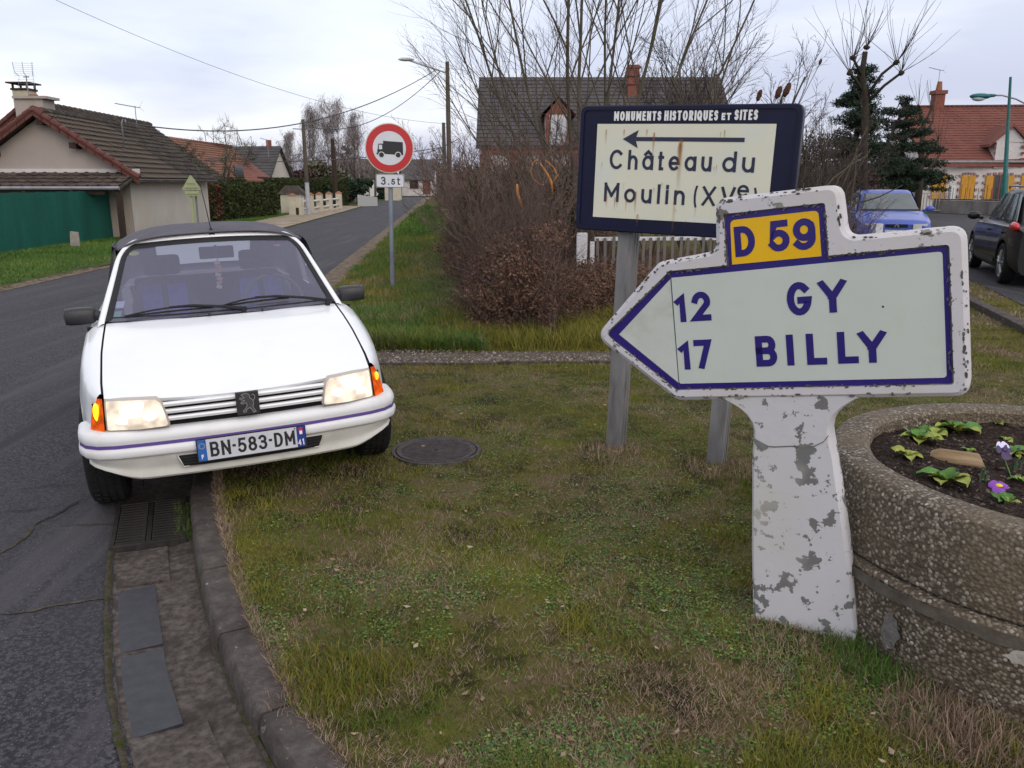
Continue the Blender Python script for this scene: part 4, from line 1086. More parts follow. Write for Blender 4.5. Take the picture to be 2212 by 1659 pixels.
# plants in the planter
m_prim = nmat('primrose_leaf', [(.3, (.065, .16, .030)), (.55, (.10, .23, .045)), (.75, (.17, .30, .06))], scale=24, rough=.5, bump=.6, bscale=70, bdist=.004, spec=.35)
m_prim2 = nmat('yellowing_leaf', [(.3, (.16, .24, .04)), (.7, (.40, .38, .08))], scale=20, rough=.55)
def leaf_mesh(name, m, L_=1.0, w_=.42, droop=.5, wave=.018):
    rows = []
    for i in range(7):
        f = i / 6; ww = w_ * (math.sin(pi * min(1, f * .86 + .10)) ** .8) * (.35 + .65 * min(1, f * 2)) if i < 6 else .05
        z = .42 * math.sin(f * 1.9) - droop * f * f * .55
        rows.append([(f * L_, -ww, z + .10 + wave * (-1) ** i), (f * L_, -ww * .5, z + .02), (f * L_, 0, z - .02), (f * L_, ww * .5, z + .02), (f * L_, ww, z + .10 - wave * (-1) ** i)])
    mb = MB(); mb.grid(rows); o = mb.build(name, m, None, smooth=True); return o
def plant(px, py, size, nl, label, cat='plant', m=None, group=None, name='primrose_plant', droop=.5):
    P = G(px, py, .52); e = empty(name, (P.x, P.y, .515 + .03 * mn.noise(((P.x - PLC[0]) * 3, (P.y - PLC[1]) * 3, 7)) - .004)); tag(e, label, cat, group)
    base = None
    for k in range(nl):
        if base is None or k % 4 == 0:
            o = leaf_mesh('leaf', (m_prim2 if (m is None and k % 8 == 4) else (m or m_prim)), droop=droop + random.uniform(-.2, .2)); base = o; o.parent = e
        else: o = clone(base, e)
        s = 1.22 * size * random.uniform(.7, 1.1) * (1 if k < nl * .65 else .6); o.scale = (s, s * random.uniform(.8, 1.1), s); o.rotation_euler = (random.uniform(-.25, .25), random.uniform(-.35, .1) - (0 if k < nl * .65 else .5), 2 * pi * k / nl * 1.6 + random.uniform(-.3, .3))
    return e
plant(1985, 948, .085, 12, 'leafy primrose against the left inner wall of the planter')
plant(2020, 930, .065, 8, 'small primrose behind the leafiest one at the planter left')
plant(2072, 925, .085, 12, 'bright green primrose near the back rim of the planter')
plant(1958, 990, .05, 9, 'small yellowing seedling at the front left of the planter soil', m=m_prim2)
plant(2048, 1038, .085, 12, 'broad primrose at the front rim below the wooden chunk')
plant(2155, 915, .035, 8, 'tiny seedling at the back of the planter near the frame edge')
plant(2175, 942, .03, 8, 'tiny sprig just behind the white and purple pansy')
plant(2092, 972, .032, 7, 'tiny sprig between the wooden chunk and the back rim')
plant(2185, 985, .055, 12, 'pansy foliage under the white and purple flower')
plant(2175, 1080, .045, 9, 'pansy foliage under the purple and yellow flower at the front rim')
plant(2202, 1035, .040, 7, 'small green seedling at the frame edge between the two pansies')
m_wp = mat('petal_white', (.62, .58, .80), .5); m_pd = mat('petal_dark', (.030, .008, .075), .5); m_pp = mat('petal_purple', (.19, .035, .34), .5); m_py = mat('petal_yellow', (.72, .50, .01), .5)
def pansy(px, py, z, top, low, eye, label, face):
    P = G(px, py, z); e = empty('pansy_flower', (P.x, P.y, z), face); tag(e, label, 'flower')
    for k, (a, m, s) in enumerate([(60, top, 1.1), (120, top, 1.1), (10, low, 1), (170, low, 1), (270, low, 1.25)]):
        mb = MB(); c = (.017 * s * math.cos(rad(a)), -.001 * k, .017 * s * math.sin(rad(a)))
        pts = [(c[0] + .017 * s * math.cos(2 * pi * j / 12), c[1] + .004 * math.sin(2 * pi * j / 6), c[2] + .017 * s * math.sin(2 * pi * j / 12)) for j in range(12)]
        for j in range(12): mb.face([pts[j], pts[(j + 1) % 12], (c[0], c[1] - .003, c[2])])
        mb.build('petal', m, e, smooth=True)
    mb = MB(); mb.blob((0, -.007, 0), (.012, .004, .010)); mb.build('eye', eye, e, smooth=True)
    mb = MB(); mb.tube([(0, .002, 0), (0, .012, -.015), (.004, .01, -(z - .50))], .0018, 6); mb.build('stem', m_prim, e)
pansy(2168, 972, .60, m_wp, m_pd, m_pd, 'pansy with white upper and dark purple lower petals', (rad(-35), 0, rad(10)))
pansy(2158, 1052, .575, m_pp, m_pp, m_py, 'purple pansy with yellow face at the front rim of the planter', (rad(-75), 0, rad(-30)))
# sprouting bulbs' dark blades
for (px, py, lb) in ((2118, 1038, 'dark green bulb shoots beside the primrose at the front rim'), (2198, 1015, 'dark green bulb shoots at the frame edge right of the pansy')):
    P = G(px, py, .52); e = empty('bulb_shoots', (P.x, P.y, .505)); tag(e, lb, 'plant')
    for k in range(5):
        mb = MB(); a = random.uniform(-.02, .02); b = random.uniform(-.012, .012); l = random.uniform(.05, .085); mb.grid([[(a - .004, b, 0), (a + .004, b, 0)], [(a - .004, b, l * .6), (a + .004, b + .003, l * .6)], [(a + .004, b, l), (a + .005, b, l)]]); mb.build('leaf', mat('shoot_green', (.03, .07, .03), .5), e)
# wooden chunk
P = G(2062, 992, .535); wd_ = empty('wood_chunk', (P.x, P.y, .53), (rad(4), rad(-3), rad(-38))); tag(wd_, 'weathered tan chunk of wood lying on the planter soil', 'wood')
m_wood = nmat('weathered_wood', [(.35, (.20, .13, .07)), (.55, (.33, .23, .13)), (.7, (.42, .31, .19))], scale=12, rough=.85, stretch=(.35, 3, 3), bump=.4, bscale=30, bdist=.003)
rows = []
for k in range(11):
    f = k / 10; x = -.085 + .17 * f; hw = .042 * (min(1, (f + .08) * 5) ** .5) * (1 if f < .95 else .97); hz = .036 * (min(1, (f + .1) * 4) ** .5)
    rows.append([(x + (.03 * (j - 4) / 4 if k == 10 else 0), hw * math.cos(pi * j / 8) * 1.0, hz * math.sin(pi * j / 8) + .004) for j in range(9)] + [(x, -hw * .9, -.01), (x, hw * .9, -.01)])
mb = MB(); mb.grid(rows, close=True); mb.f.append(tuple(range(11))); mb.f.append(tuple(range(110, 121))); mb.build('chunk', m_wood, wd_, smooth=45)

# ================================================================= WHITE CONVERTIBLE
m_wpaint = nmat('white_paint', [(.3, (.74, .75, .78)), (.7, (.79, .80, .83))], scale=1.2, rough=.22, spec=.5, mix2=[(2.4, .55, .8, (.70, .70, .71)), (55, .72, .76, (.5, .48, .45))])
MC['white_paint'].node_tree.nodes['Principled BSDF'].inputs['Coat Weight'].default_value = .35
MC['white_paint'].node_tree.nodes['Principled BSDF'].inputs['Coat Roughness'].default_value = .06
m_bump = nmat('white_bumper', [(.3, (.66, .66, .68)), (.7, (.74, .74, .76))], scale=2, rough=.42, spec=.4, mix2=[(7, .55, .8, (.60, .59, .57))])
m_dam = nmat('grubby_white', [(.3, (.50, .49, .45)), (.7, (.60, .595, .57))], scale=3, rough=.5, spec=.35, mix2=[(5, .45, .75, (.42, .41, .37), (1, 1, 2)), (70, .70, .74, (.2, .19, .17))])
m_rub = nmat('black_rubber', [(.3, (.012, .012, .014)), (.7, (.020, .020, .023))], scale=20, rough=.7, spec=.3)
m_blkp = nmat('black_plastic', [(.3, (.018, .018, .021)), (.7, (.026, .026, .030))], scale=20, rough=.45, spec=.45)
m_void = mat('cavity', (.005, .005, .006), .9)
m_top = nmat('soft_top_cloth', [(.3, (.085, .078, .095)), (.7, (.115, .108, .125))], scale=7, rough=.85, spec=.15, bump=.2, bscale=400, bdist=.001)
m_purple = mat('purple_stripe', (.105, .062, .26), .4)
car = empty('convertible_car', (-1.282, 3.954, -.065), (rad(-.3), rad(-2.04), rad(22.39)), 'YXZ')
tag(car, 'white convertible hatchback with lit headlamps and grey soft top, parked half on the kerb', 'car')
def lerp(a, b, t): return a + (b - a) * t
def ip(x, xs, ys): return float(np.interp(x, xs, ys))
def bon_edge(y): return (ip(y, [.10, .25, .6, 1.03], [.642, .650, .657, .650]), ip(y, [.02, .10, .25, .5, .8, 1.03], [.660, .700, .742, .805, .875, .917]))
# bonnet
rows = []
NY = 22
for k in range(NY + 1):
    f = k / NY; row = []
    for j in range(25):
        s = -1 + 2 * j / 24; a = abs(s)
        yf = .018 + .105 * a ** 2.2; yr = .945 + .085 * a ** 2
        y = lerp(yf, yr, f); xe, ze = bon_edge(y)
        z = ze + .022 * (1 - a ** 2.4) * min(1, .2 + f * 1.6) - .000
        zf = .668 + .022 * a ** 2
        lip = math.exp(-f * 16)
        z = lerp(z, zf, lip) if f < .25 else z
        z -= .006 * math.exp(-((a - .80) / .035) ** 2) * min(1, f * 3)
        row.append((s * (xe - .004), y, z))
    rows.append(row)
front = [(p[0], p[1] + .012, p[2] - .018) for p in rows[0]]
mb = MB(); mb.grid([front] + rows); bonnet = mb.build('bonnet', m_wpaint, car, smooth=50)
for bx in (-.095, .20):
    mb = MB(); mb.tube([(0, 0, -.01), (0, 0, .008)], .006, 8); mb.tube([(0, 0, .008), (.0, .0, .016)], [.011, .004], 8)
    o = mb.build('washer_nozzle', m_blkp, bonnet); o.location = (bx, .905, .935)
# body sides
WY = (.70, 3.10)
def side_section(y, s):
    if y <= 1.03: xi, zi = bon_edge(max(y, .12)); xi += .006
    else: xi, zi = ip(y, [1.03, 1.3, 2.4, 3.2, 3.62], [.656, .675, .680, .66, .62]), ip(y, [1.03, 1.4, 2.6, 3.3, 3.6], [.915, .905, .900, .895, .86])
    xo = ip(y, [.14, .19, .28, .42, .62, .8, 1.0, 1.5, 2.5, 3.1, 3.4, 3.62], [.690, .708, .742, .768, .786, .788, .785, .782, .786, .79, .765, .70])
    zsh = max(.57, zi - .16)
    P = [(xi, zi), (xi + .22 * (xo - xi), zi - .003), (xi + .5 * (xo - xi), zi - .016), (xi + .78 * (xo - xi), zi - .048), (xo - .012, lerp(zi, zsh, .62)), (xo - .002, zsh), (xo, min(zsh - .02, .56)), (xo, .50), (xo - .006, .42), (xo - .014, .33), (xo - .03, .25), (xo - .06, .22)]
    if y < .45: P = [(x, max(z, .45)) for x, z in P]
    for wy in WY:
        d = abs(y - wy)
        if d < .335:
            za = .29 + math.sqrt(.335 ** 2 - d ** 2)
            P = [(x + (.008 if z < za else 0), max(z, za)) for x, z in P]
    return [(s * x, y, z) for x, z in P]
ys = sorted(set([.14, .165, .19, .22, .25, .29, .33] + [WY[0] + .335 * math.cos(pi * k / 18) for k in range(19)] + [1.04, 1.06, 1.12, 1.2, 1.4, 1.8, 2.2, 2.6, 2.74] + [WY[1] + .335 * math.cos(pi * k / 18) for k in range(19)] + [3.45, 3.52, 3.58, 3.62]))
mb = MB()
for s in (-1, 1):
    mb.grid([side_section(y, s) for y in ys])
# tail and cabin rear deck
mb.grid([[(-.62, 3.62, .86), (.62, 3.62, .86)], [(-.60, 3.68, .70), (.60, 3.68, .70)], [(-.68, 3.68, .40), (.68, 3.68, .40)], [(-.62, 3.62, .25), (.62, 3.62, .25)]])
mb.grid([[(-.66, 3.2, .90), (.66, 3.2, .90)], [(-.62, 3.62, .862), (.62, 3.62, .862)]])
body = mb.build('body', m_wpaint, car, smooth=40)
# dark structure behind the shut lines, lamps and grille
mb = MB()
for s in (-1, 1):
    mb.grid([[(s * (bon_edge(y)[0] - .03), y, bon_edge(y)[1] - .018), (s * (bon_edge(y)[0] + .025), y, bon_edge(y)[1] - .014)] for y in np.linspace(.16, 1.05, 14)])
mb.grid([[(x, .062 + .11 * (abs(x) / .7) ** 2.5, z) for x in np.linspace(-.70, .70, 15)] for z in (.36, .5, .66)])
mb.box((0, .72, .31), (1.0, .8, .02)); mb.box((0, 2.2, .17), (1.3, 2.2, .02))
for s in (-1, 1): mb.grid([[(s * .54, y, z) for y in (.3, 1.08)] for z in (.15, .75)])
mb.grid([[(x, 1.07, z) for x in (-.75, .75)] for z in (.17, .90)])
mb.build('inner_structure', m_void, car)
# bumper sweep
def plan(x_):
    pass
def bpath(n=44):
    pts = []
    for k in range(n + 1):
        u = -1 + 2 * k / n; a = abs(u); sg = 1 if u >= 0 else -1
        if a < .72: x = a / .72 * .60; y = .045 * (x / .60) ** 2; 
        elif a < .88:
            t = (a - .72) / .16; q0, q1, q2 = (.60, .045), (.765, .070), (.782, .24); x = q0[0] * (1 - t) ** 2 + 2 * q1[0] * t * (1 - t) + q2[0] * t * t; y = q0[1] * (1 - t) ** 2 + 2 * q1[1] * t * (1 - t) + q2[1] * t * t
        else: t = (a - .88) / .12; x = .782 + .008 * t; y = .24 + .13 * t
        pts.append((sg * x, y))
    return pts
BP = bpath()
def sweep(sec, path=BP, fz=None):
    rows = []
    for i, p in enumerate(path):
        a = Vector(path[max(0, i - 1)]); b = Vector(path[min(len(path) - 1, i + 1)]); t = (b - a).normalized(); n_ = Vector((t.y, -t.x))
        rows.append([(p[0] + n_.x * o, p[1] + n_.y * o, fz(z, i) if fz else z) for o, z in sec])
    return rows
mb = MB(); mb.grid(sweep([(-.055, .533), (-.030, .532), (-.010, .527), (.002, .517), (.007, .500), (.008, .484), (.004, .476), (.0035, .452), (.010, .446), (.012, .43), (.010, .412), (.004, .404), (-.016, .402)]))
bumper = mb.build('bumper', m_bump, car, smooth=50)
mb = MB(); mb.grid(sweep([(.0052, .4725), (.0056, .4555)])); mb.build('stripe', m_purple, bumper, smooth=True)
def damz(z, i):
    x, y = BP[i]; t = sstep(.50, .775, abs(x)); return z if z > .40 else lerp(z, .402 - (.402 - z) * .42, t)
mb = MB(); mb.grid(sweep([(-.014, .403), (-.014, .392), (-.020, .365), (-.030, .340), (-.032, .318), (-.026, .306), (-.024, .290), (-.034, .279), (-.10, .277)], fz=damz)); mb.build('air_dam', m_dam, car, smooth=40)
# intake slot with bars behind the plate
mb = MB(); po_ = [(-.350, .388), (.350, .388), (.328, .328), (-.328, .328)]
mb.grid([[(x * k_ / .35, .045 * (x / .6) ** 2 + .004, z) for x in np.linspace(-.35, .35, 13)] for z, k_ in ((.388, .35), (.328, .328))]); mb.build('intake', m_void, car)
for zz in (.372, .358, .344):
    mb = MB(); mb.tube([(x, .045 * (x / .6) ** 2 + .002, zz) for x in np.linspace(-.33, .33, 9)], .0028, 4); mb.build('intake_bar', m_rub, car)
mb = MB(); mb.tube([(x, .045 * (x / .6) ** 2 + .008, z) for x, z in po_ + po_[:1]], .005, 6); mb.build('intake_lip', m_dam, car, smooth=True)
# grille slats
def gy(x): return .012 + .040 * (abs(x) / .64) ** 2
for k, zc in enumerate((.646, .611, .576)):
    for s in (-1, 1):
        xe = .395 - .008 * k
        xs = np.linspace(.054, xe, 10)
        rows = [[(s * x, gy(x) + .004 + b, zc + a) for a, b in ((-.0110, .014), (-.0102, .001), (.002, -.004), (.0092, .0), (.0110, .014))] for x in xs]
        mb = MB(); mb.grid(rows); mb.build('grille_slat', m_wpaint, car, smooth=50)
# emblem: rampant lion on a black plaque
em = MB(); em.box((0, -.004, .613), (.108, .016, .116)); emb = em.build('emblem', m_blkp, car, bevel=.003)
lion = [[(-.028, .045), (-.018, .050), (-.006, .051), (.006, .047), (.012, .039), (.010, .028), (.018, .022), (.026, .010), (.026, -.006), (.022, -.016), (.024, -.028), (.030, -.036), (.034, -.046), (.022, -.048), (.020, -.040), (.014, -.030), (.008, -.022), (-.002, -.026), (-.010, -.032), (-.012, -.042), (-.024, -.042), (-.024, -.034), (-.016, -.030), (-.010, -.020), (-.004, -.010), (-.006, .002), (-.012, .004), (-.022, .000), (-.032, .002), (-.030, .010), (-.020, .010), (-.014, .016), (-.024, .020), (-.036, .024), (-.034, .032), (-.022, .029), (-.014, .030), (-.020, .038), (-.028, .045)],
        [(.024, .012), (.034, .020), (.036, .034), (.028, .044), (.022, .040)]]
m_dchr = mat('dark_chrome', (.30, .30, .31), .35, .4)
mb = MB()
for pl_ in lion: stroke(mb, [(x * 1.0, .612 + z) for x, z in pl_], .0032, -.0132)
mb.build('lion_outline', m_dchr, emb)
lf = MB(); bm_pts = lion[0][:-1]
sheet('lion_figure', [(x, .612 + z) for x, z in bm_pts], -.0126, nmat('emblem_relief', [(.3, (.045, .045, .05)), (.7, (.07, .07, .075))], scale=60, rough=.4, bump=.5), emb)
# headlamps and indicators
m_lens = emat('headlamp_glow', (1.0, .84, .68), .7, noise=(12, .34, .92))
m_bez = mat('lamp_bezel', (.42, .38, .34), .35)
m_ind = emat('indicator_orange', (1.0, .13, .006), .4, noise=(26, .12, .55))
m_indh = emat('indicator_hot', (1.0, .55, .02), 1.3)
m_bulb = emat('bulb_glow', (1.0, .94, .80), 1.3, noise=(22, 1.4, 2.4))
def quadsurf(c, n=8, bulge=.008, inset=0.0):
    """c: corners tl,tr,br,bl"""
    c = [Vector(p) for p in c]; ctr = sum(c, Vector()) / 4
    rows = []
    for i in range(n + 1):
        v = i / n; row = []
        for j in range(n + 1):
            u = j / n; uu = lerp(inset, 1 - inset, u); vv = lerp(inset * 1.5, 1 - inset * 1.5, v)
            p = (c[0] * (1 - uu) + c[1] * uu) * (1 - vv) + (c[3] * (1 - uu) + c[2] * uu) * vv
            p.y -= bulge * (1 - (2 * uu - 1) ** 4) * (1 - (2 * vv - 1) ** 4)
            row.append(tuple(p))
        rows.append(row)
    return rows
for s in (-1, 1):
    it, ot, ob, ib_ = (.405, .031, .687), (.640, .116, .687), (.648, .096, .532), (.362, .010, .544)
    it2 = (.390, .027, .672)
    ring = [(.372, .604), (.386, .664), (.408, .686), (.52, .689), (.636, .688), (.640, .680), (.645, .60), (.648, .538), (.640, .533), (.5, .534), (.372, .542), (.363, .552)]
    def ly(x, z): return .028 + .088 * ((x - .36) / .285) ** 1.6 * 1.0 - .012 * (1 - (z - .53) / .16) if x > .36 else .02
    rows = []
    outer_ = [(s * x, ly(x, z) - .004, z) for x, z in ring]; cx_, cz_ = .512, .612
    mid_ = [(s * lerp(x, cx_, .055), ly(lerp(x, cx_, .05), z) - .012, lerp(z, cz_, .09)) for x, z in ring]
    back_ = [(s * x, ly(x, z) + .03, z) for x, z in ring]
    mb = MB(); mb.grid([back_, outer_, mid_], close=True); bez = mb.build('headlight', m_bez, car, smooth=50)
    rows = []
    for q_ in range(6):
        f = 1 - (q_ / 5.0); rows.append([(s * lerp(cx_, x, f * .945), ly(max(.361, lerp(cx_, x, f * .945)), z) - .012 - .008 * (1 - f * f), lerp(cz_, z, f * .91)) for x, z in ring])
    mb = MB(); mb.grid(rows, close=True); mb.build('lens', m_lens, bez, smooth=True)
    for bx_, bz_, br_, bh_ in ((.50, .635, .075, .038), (.55, .590, .055, .020), (.44, .60, .035, .022)):
        mb = MB(); mb.blob((s * bx_, ly(bx_, bz_) - .0175, bz_), (br_, .006, bh_), n=18, m=10, jit=.08); mb.build('bulb_glow', m_bulb, bez, smooth=True)
    # indicator
    c = [(s * .648, .121, .690), (s * .694, .194, .682), (s * .722, .172, .536), (s * .656, .100, .531)]
    mb = MB(); mb.grid(quadsurf(c, 8, .006)); ind = mb.build('indicator', m_ind, car, smooth=True)
    mb = MB(); mb.blob((s * .681, .142, .635 if s > 0 else .622), (.013 if s > 0 else .017, .009, .024 if s > 0 else .046), n=12, m=8); mb.build('bulb_glow', m_indh if s > 0 else emat('indicator_hotter', (.95, .78, .02), 1.4), ind, smooth=True)
# number plate
pm = empty('number_plate', (0, -.019, .408), (rad(-4), 0, 0)); pm.parent = car
pr = round_poly([(-.262, -.057), (.262, -.057), (.262, .057), (-.262, .057)], .006, 3)
m_pw = nmat('plate_white', [(.3, (.46, .47, .52)), (.7, (.54, .55, .60))], scale=9, rough=.3, spec=.5, mix2=(20, .6, .75, (.40, .41, .44)))
m_pb = mat('plate_blue', (.012, .10, .36), .35); m_pb2 = mat('plate_blue_dark', (.010, .030, .22), .35)
plate('backing', pr, [], -.004, .004, m_rub, pm)
sheet('plate_face', [(-.257, -.052), (.257, -.052), (.257, .052), (-.257, .052)], -.0050, m_pw, pm)
sheet('blue_band', [(-.257, -.052), (-.216, -.052), (-.216, .052), (-.257, .052)], -.0056, m_pb, pm)
sheet('blue_band', [(.216, -.052), (.257, -.052), (.257, .052), (.216, .052)], -.0056, m_pb2, pm)
mb = MB()
for ch, a, b in (('B', -.200, -.158), ('N', -.148, -.105), ('-', -.096, -.080), ('5', -.071, -.030), ('8', -.022, .020), ('3', .028, .069), ('-', .078, .094), ('D', .104, .146), ('M', .156, .206)):
    glyph(mb, ch, a, b, -.037 if ch != '-' else -.030, .074, .0125, -.0058)
mb.build('lettering', m_blk, pm)
mb = MB(); glyph(mb, 'F', -.243, -.231, -.042, .022, .0042, -.0062); mb.build('lettering', m_wht, pm)
mb = MB(); glyph(mb, '4', .219, .2345, -.044, .034, .005, -.0062); glyph(mb, '1', .239, .2485, -.044, .034, .005, -.0062); mb.build('lettering', m_wht, pm)
mb = MB()
for k in range(12):
    a = 2 * pi * k / 12; mb.face([(-.2365 + .013 * math.cos(a) + .0022 * math.cos(2 * pi * j / 5 + pi / 2), -.0062, .022 + .013 * math.sin(a) + .0022 * math.sin(2 * pi * j / 5 + pi / 2)) for j in range(5)])
tag(mb.build('star_ring', mat('star_gold', (.55, .42, .08), .4), pm), kind='stuff')
sheet('crest', [(.228, .018), (.246, .018), (.246, .046), (.228, .046)], -.0062, mat('crest_red', (.45, .02, .06), .4), pm)
sheet('crest', [(.230, .012), (.244, .012), (.244, .030), (.230, .030)], -.0066, m_wht, pm)
for sx_, sz_ in ((-.222, .044), (.208, .044)):
    mb = MB(); mb.lathe([(0, -.008), (.004, -.0065)], (sx_, 0, sz_), 'y', 8); mb.build('screw', m_blk, pm)
# windscreen and frame
def wpt(u, v):
    """u -1..1 across, v 0 bottom..1 top; windscreen surface"""
    a = abs(u); hw = lerp(.637, .515, v)
    y = lerp(1.024, 1.612, v) - .085 * (1 - a ** 2.2); z = lerp(.926, 1.300, v) + lerp(-.004, .024, v) * (1 - a ** 2)
    return Vector((u * hw, y, z))
m_ws = glassmat('windscreen_glass', (.82, .83, .92), .27, (.27, .27, .40))  # lavender haze colour mixed in to imitate sky reflected on the pane
rows = [[tuple(wpt(-1 + 2 * j / 20, i / 10)) for j in range(21)] for i in range(11)]
mb = MB(); mb.grid(rows); ws = mb.build('windscreen', m_ws, car, smooth=True)
def band(loop_in, loop_out, name, m, parent=car, close=False, sm=40):
    mb = MB(); mb.grid([loop_in, loop_out]); return mb.build(name, m, parent, smooth=sm)
def wloop(e, off=0.0, n=14):
    """closed loop round the glass grown by e metres, rounded at the top corners"""
    pts = []
    cu, cv = e / .57, e / .47
    for t in range(n + 1): pts.append((-1 - cu, -cv + (.80 + cv) * t / n))
    for k in range(1, 7):
        a = pi - pi / 2 * k / 6; pts.append((-1 + .12 + (.12 + cu) * math.cos(a), .80 + (.20 + cv) * math.sin(a)))
    for t in range(1, n): pts.append((-.88 + 1.76 * t / n, 1 + cv))
    for k in range(7):
        a = pi / 2 - pi / 2 * k / 6; pts.append((.88 + (.12 + cu) * math.cos(a), .80 + (.20 + cv) * math.sin(a)))
    for t in range(1, n + 1): pts.append((1 + cu, .80 - (.80 + cv) * t / n))
    res = []
    for u, v in pts:
        p = wpt(u, v); res.append((p.x, p.y - off * .5, p.z + off * .8))
    return res
mb = MB(); mb.grid([wloop(-.020, .002), wloop(-.012, .008), wloop(.008, .007), wloop(.014, .004)]); mb.build('windscreen_seal', m_rub, car, smooth=50)
mb = MB(); mb.grid([wloop(.012, .0), wloop(.014, .008), wloop(.022, .014), wloop(.038, .012), wloop(.048, -.004), wloop(.050, -.04)]); mb.build('windscreen_frame', m_wpaint, car, smooth=60)
# black cowl between bonnet and glass
rows = []
for j in range(25):
    u = -1 + 2 * j / 24; g = wpt(u * 1.01, .045); yr = .945 + .085 * abs(u) ** 2
    rows.append([(u * .668, yr - .015, .905 + .018 * (1 - abs(u) ** 2)), (u * .664, yr + .012, .914 + .016 * (1 - abs(u) ** 2)), (g.x, g.y - .012, g.z - .012), (g.x, g.y + .004, g.z + .006)])
mb = MB(); mb.grid(rows); mb.build('cowl', m_rub, car, smooth=50)
# wipers
def wiper(u0, v0, u1, v1, piv, name='wiper'):
    a = wpt(u0, v0); b = wpt(u1, v1); up = Vector((0, -.5, .82)) * .016
    path = [a.lerp(b, k / 8) for k in range(9)]; path = [wpt(lerp(u0, u1, k / 8), lerp(v0, v1, k / 8) + .012 * math.sin(pi * k / 8)) + up for k in range(9)]
    mb = MB(); mb.tube(path, .0055, 5)
    arcp = [p + up * (.2 + 1.5 * math.sin(pi * k / 8)) for k, p in enumerate(path)]
    mb.tube(arcp, .0055, 5)
    o = mb.build(name, m_rub, car)
    mb = MB(); mid = arcp[4]; p = Vector(piv); mb.tube([p, p.lerp(mid, .3) + up, p.lerp(mid, .7) + up * 1.3, mid + up * .3], [.011, .008, .007, .006], 6); mb.tube([p + Vector((0, 0, -.03)), p + Vector((0, 0, .012))], .015, 8); mb.build('wiper_arm', m_rub, o)
wiper(-.86, .03, -.10, .075, (.10, .955, .945)); wiper(-.04, .075, .60, .105, (.60, .995, .945))
# stickers and the hanging cord
def sticker(u, v, w_, h_, m, name='sticker', round_=False):
    p = wpt(u, v) + Vector((0, .006, -.003)); ex = Vector((1, .0, 0)); ey = (wpt(u, v + .1) - wpt(u, v - .1)).normalized(); mb = MB()
    n_ = 18 if round_ else 4
    if round_: mb.face([tuple(p + ex * w_ * math.cos(2 * pi * k / n_) + ey * h_ * math.sin(2 * pi * k / n_)) for k in range(n_)])
    else: mb.face([tuple(p + ex * w_ * a + ey * h_ * b) for a, b in ((-1, -1), (1, -1), (1, 1), (-1, 1))])
    return mb.build(name, m, ws)
sticker(-.885, .90, .028, .022, mat('sticker_lime', (.42, .55, .05), .5), round_=True); sticker(-.885, .90, .0, .0, m_void) if False else None
sticker(-.935, .215, .026, .030, mat('sticker_white', (.66, .74, .90), .5)); sticker(-.945, .085, .028, .034, mat('sticker_mint', (.16, .52, .38), .5))
sticker(.74, .885, .022, .013, mat('sticker_red', (.42, .16, .17), .5), round_=True)
o = sticker(.905, .05, .018, .008, mat('sticker_white2', (.5, .45, .55), .5))
p0 = wpt(.02, .94) + Vector((0, .05, -.03)); m_cord = mat('charm_dark', (.03, .03, .035), .6)
hb = MB(); hb.blob((0, 0, 0), (.012, .012, .018)); hb.tube([(0, 0, 0), (.004, 0, -.10), (.0, 0, -.19)], .0022, 5); hm = hb.build('hanging_charm', m_cord, car); hm.location = p0
for k in range(7):
    mb = MB(); mb.box((.004 * math.sin(k * 1.9), 0, -.095 - k * .026), (.034, .006, .022), Matrix.Rotation(.35 * math.sin(k * 2.3), 3, 'Y')); mb.build('tag', mat('charm_orange', (.52, .28, .16), .6) if k % 3 else mat('charm_pale', (.5, .46, .42), .6), hm)
# aerial
pa = wpt(0, 1.075); mb = MB(); mb.tube([(0, -.01, -.01), (0, .02, .035)], [.016, .009], 8); mb.box((0, 0, 0), (.035, .05, .012)); ae = mb.build('aerial', m_rub, car, smooth=40); ae.location = pa
mb = MB(); mb.tube([(0, .02, .03), (-.012, .06, .16), (-.045, .14, .46)], [.0035, .003, .0018], 5); mb.build('rod', m_rub, ae)
# door mirrors
for s in (-1, 1):
    mb = MB()
    rows = []
    for k, (x, r1, r2) in enumerate([(.0, .0, .0), (.006, .030, .034), (.02, .038, .043), (.08, .043, .046), (.13, .042, .045), (.155, .036, .040), (.165, .0, .0)]):
        rows.append([(s * x, r1 * math.copysign(abs(math.cos(a)) ** .6, math.cos(a)), r2 * math.copysign(abs(math.sin(a)) ** .6, math.sin(a))) for a in [2 * pi * j / 16 for j in range(16)]])
    mb.grid(rows, close=True); mr_ = mb.build('door_mirror', m_blkp, car, smooth=50); mr_.location = (s * .700, 1.185, .952); mr_.scale = (1.05, 1.08, 1.1)
    mb = MB(); mb.tube([(s * -.055, .02, -.035), (s * -.03, .005, -.014), (s * .012, 0, 0)], [.030, .026, .030], 10); mb.build('stalk', m_blkp, mr_, smooth=50)
    mb = MB(); mb.box((s * .085, .046, 0), (.125, .003, .066)); mb.build('mirror_glass', mat('mirror', (.7, .7, .7), .05, 1.0), mr_)
